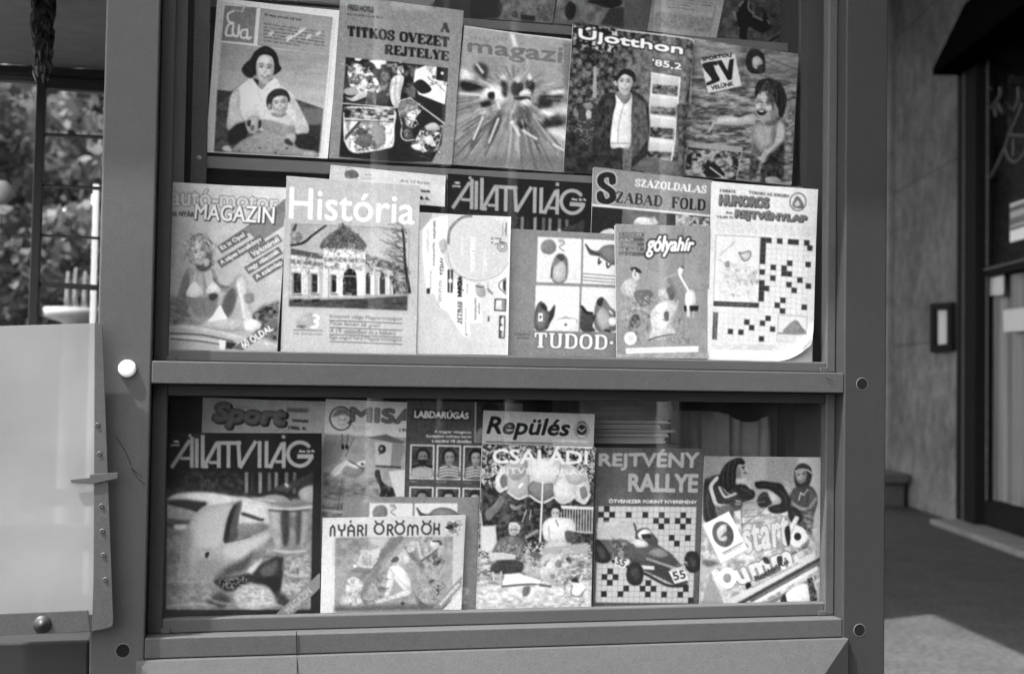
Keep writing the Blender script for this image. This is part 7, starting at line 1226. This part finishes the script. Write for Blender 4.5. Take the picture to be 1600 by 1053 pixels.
def boxing():
    Q = [(1100,712.5),(1284.5,714.5),(1282.5,945),(1092.5,948)]; A = Art(Q, .62).view(1080, 680, 3.761); f = A.at([0,1,1,0],[0,0,1,1]); A.grad(f, .52, .66, (100,150), (700,200)); A.grad([(75,125),(450,128),(440,300),(75,260)], .50, .62, (100,130), (420,160)); A.poly([(440,128),(620,128),(600,300),(430,290)], .50, 12, .7); A.poly([(625,130),(768,130),(765,640),(720,640)], .72, 8)
    A.tex([(70,440),(700,420),(740,640),(720,980),(50,1000)], .55, .85, 7, 211, 2, 16)
    # left athlete with long hair, striped jacket and bandaged fists
    A.blob([(78,270),(110,245),(160,232),(215,260),(270,290),(330,310),(368,340),(360,372),(300,395),(255,430),(235,470),(160,500),(82,505),(72,390)], .15, 5)
    for q in ([(100,300),(95,400),(110,480)],[(180,420),(200,380),(260,370)],[(230,300),(250,340),(300,360)],[(200,450),(230,400),(290,390)],[(90,260),(130,245)]): A.line(q, 9, .36, 6, .6, curve=True)
    A.line([(152,250),(128,278),(116,305),(130,360),(152,408),(215,415)], 22, .86, 3, curve=True); A.line([(165,305),(185,345),(205,362),(270,338)], 15, .82, 3, curve=True); A.line([(180,300),(205,335),(225,345)], 7, .6, 3, curve=True); A.line([(150,420),(160,470)], 20, .5, 6); A.blob([(160,425),(240,412),(240,500),(165,500)], .38, 7)
    A.blob([(255,245),(300,235),(325,250),(345,285),(300,300),(265,280)], .66, 5); A.blob([(275,168),(305,165),(318,185),(325,208),(318,222),(322,235),(300,252),(270,250),(258,215)], .62, 4); A.blob([(262,190),(285,185),(290,240),(265,245)], .40, 6, .8, 0); A.line([(292,186),(310,184)], 7, .12, 3, .9); A.ell(304, 195, 7, 4, .1, 2); A.line([(305,222),(322,220)], 6, .2, 3, .9); A.line([(318,190),(327,212)], 5, .75, 3)
    A.blob([(160,255),(178,205),(205,165),(240,142),(285,132),(312,155),(305,172),(275,172),(262,205),(262,250),(250,300),(225,325),(190,310),(168,290)], .11, 4)
    for q in ([(200,180),(185,230),(190,290)],[(230,155),(212,220),(220,300)],[(255,150),(240,210),(240,290)],[(215,170),(250,148),(290,150)]): A.line(q, 6, .34, 5, .7, curve=True)
    A.blob([(270,290),(310,290),(350,310),(372,345),(345,370),(300,372),(265,340)], .12, 5); A.line([(285,310),(330,330),(350,350)], 8, .36, 5, .7, curve=True); A.blob([(318,268),(350,262),(372,290),(365,318),(335,310)], .68, 5); A.line([(330,275),(360,300)], 5, .4, 3, .7); A.blob([(255,375),(300,380),(290,430),(250,440)], .3, 6); A.line([(262,385),(285,390)], 6, .7, 3); A.line([(260,402),(282,406)], 6, .65, 3)
    # right athlete, head band, arms crossed in front
    A.blob([(600,235),(606,195),(628,170),(655,164),(690,182),(704,225),(696,275),(670,320),(620,310),(602,275)], .24, 4)
    A.face(642, 238, 34, 50, .62, .12, None, -6, .40); A.blob([(612,265),(640,282),(668,270),(664,300),(640,310),(616,295)], .2, 5, .8); A.blob([(606,200),(630,178),(660,172),(695,190),(700,225),(690,250),(682,215),(645,205),(612,214)], .22, 4); A.line([(608,212),(640,200),(680,206),(700,222)], 9, .70, 3, curve=True)
    A.blob([(572,345),(600,310),(640,300),(700,300),(733,345),(738,400),(718,470),(700,560),(660,570),(620,520),(580,460)], .26, 5); A.blob([(690,310),(730,350),(725,420),(700,440),(690,380)], .38, 7, .8, 0); A.line([(585,395),(640,430),(690,428),(728,372)], 20, .66, 5, curve=True); A.line([(610,440),(650,450),(690,440)], 8, .2, 5, .8, curve=True); A.line([(628,380),(640,335),(655,352),(682,318)], 6, .78, 3)
    for q in ([(600,350),(590,420)],[(670,330),(660,400)],[(690,460),(670,540)],[(640,460),(650,540)]): A.line(q, 8, .42, 6, .6)
    A.tex([(655,440),(722,420),(704,610),(662,560)], .22, .6, (6,3), 214, 2, 8)
    # their arms and gloves meet in the middle
    A.blob([(370,278),(410,268),(450,272),(490,278),(525,285),(556,330),(582,390),(565,440),(520,458),(470,455),(448,428),(480,410),(520,400),(520,372),(480,335),(440,315),(385,312)], .10, 5); A.blob([(384,378),(402,345),(425,332),(455,345),(472,390),(450,415),(420,425),(392,414)], .13, 5)
    for q in ([(400,290),(450,290),(500,300)],[(400,370),(425,350),(450,365)],[(520,320),(550,370),(555,420)],[(480,430),(520,430)]): A.line(q, 8, .34, 6, .6, curve=True)
    A.blob([(446,335),(470,335),(505,360),(522,375),(500,400),(470,392)], .72, 5); A.blob([(540,262),(575,285),(590,320),(575,345),(552,310)], .66, 6); A.blob([(565,430),(610,425),(650,470),(640,510),(600,522),(572,490)], .11, 6); A.line([(590,450),(620,490)], 9, .3, 6, .7)
    # ropes, floor and big lettering
    for y in (400,440,480,520): A.line([(290,y),(430,y-10)], 8, .45, 3, .7)
    A.line([(290,400),(300,600)], 6, .3, 3, .7); A.line([(300,530),(420,440)], 6, .4, 3, .8); A.text('start', [(296,545),(560,475),(566,640),(318,690)], .86, 7, out=.42, outw=4, alpha=.85, space=1.15)
    A.ell(622, 594, 56, 62, .86, 1); A.line([(580,560),(615,488)], 30, .86, 1); A.ell(622, 594, 21, 23, .1, 1); A.blob([(545,560),(570,530),(580,600),(565,650)], .08, 4); A.blob([(640,650),(690,610),(700,580),(680,660)], .5, 5)
    A.text('bumm', [(140,800),(560,640),(590,770),(200,900)], .88, 9, out=.36, outw=5, alpha=.9, space=1.15); A.blob([(415,720),(440,715),(460,750),(430,750)], .2, 3); A.blob([(500,715),(530,710),(530,760),(510,760)], .18, 3); A.line([(130,790),(190,915)], 40, .88, 3); A.ell(212, 835, 55, 60, .88, 3); A.ell(210, 838, 24, 28, .55, 3); A.blob([(315,880),(335,860),(350,880),(330,905)], .1, 3)
    A.poly([(60,990),(110,810),(180,950),(190,995)], .58, 6); A.poly([(60,720),(150,740),(140,780),(60,860)], .66, 8); A.blob([(60,740),(100,730),(160,750),(100,770)], .4, 8); A.poly([(370,840),(500,760),(520,800),(400,850)], .3, 6, .8)
    d = np.array([.875,-.485]); n = np.array([.05,1.0])
    for (x, y, L_, h, v, tx) in ((190,992,610,42,.80,''),(270,990,560,24,.24,''),(345,975,470,30,.42,'Fiatal m\u0171v\u00e9szek'),(330,1000,470,26,.86,''),(420,1000,360,26,.50,'\u00cdr\u00f3k a szt\u00e1rokr\u00f3l'),(470,1000,330,20,.82,'')):
        p = np.array([x, y], float); q = [p-n*h*.3, p+d*L_-n*h*.3, p+d*L_+n*h*.7, p+n*h*.7]; A.poly(q, v, .6)
        if tx: A.text(tx, [p+d*15-n*h*.1, p+d*(L_*.7)-n*h*.1, p+d*(L_*.7)+n*h*.55, p+d*15+n*h*.55], .12, 1)
    A.text('Rockv\u00edrus', [(365,830),(560,722),(572,748),(380,856)], .2, 2.2); A.text('Interj\u00fa a menedzserrel', [(350,885),(620,745),(628,760),(360,900)], .3, .9); A.words(590, 690, 130, 16, -.5, .2, 1, seed=33)
    A.blob([(560,985),(555,930),(610,885),(670,870),(695,930),(690,985)], .92, 3); A.tex([(680,840),(725,830),(740,970),(700,985)], .08, .5, 5, 215, 2, 3); A.blob([(520,985),(545,930),(560,985)], .12, 3); A.line([(715,830),(735,900)], 10, .8, 3)
    A.poly([(65,525),(220,445),(330,670),(172,755)], .92, 1); A.line([(65,525),(172,755),(330,670)], 3, .5, 1); A.ell(186, 580, 60, 78, .34, 1, -20); A.blob([(150,560),(180,525),(215,530),(205,560),(170,600),(205,590),(200,620),(160,610)], .84, 3); A.blob([(205,530),(240,560),(240,620),(200,650),(215,590)], .30, 2); A.line([(185,690),(300,628)], 7, .45, 1); A.line([(190,702),(290,648)], 5, .6, 1); A.words(185, 692, 110, 8, -.5, .3, 1, seed=34); return Q, A
Q, A = boxing(); magazine(Q, LY+.006, LL, A, 'magazine with two boxing athletes and a tilted white head emblem, lower right', 1.00)
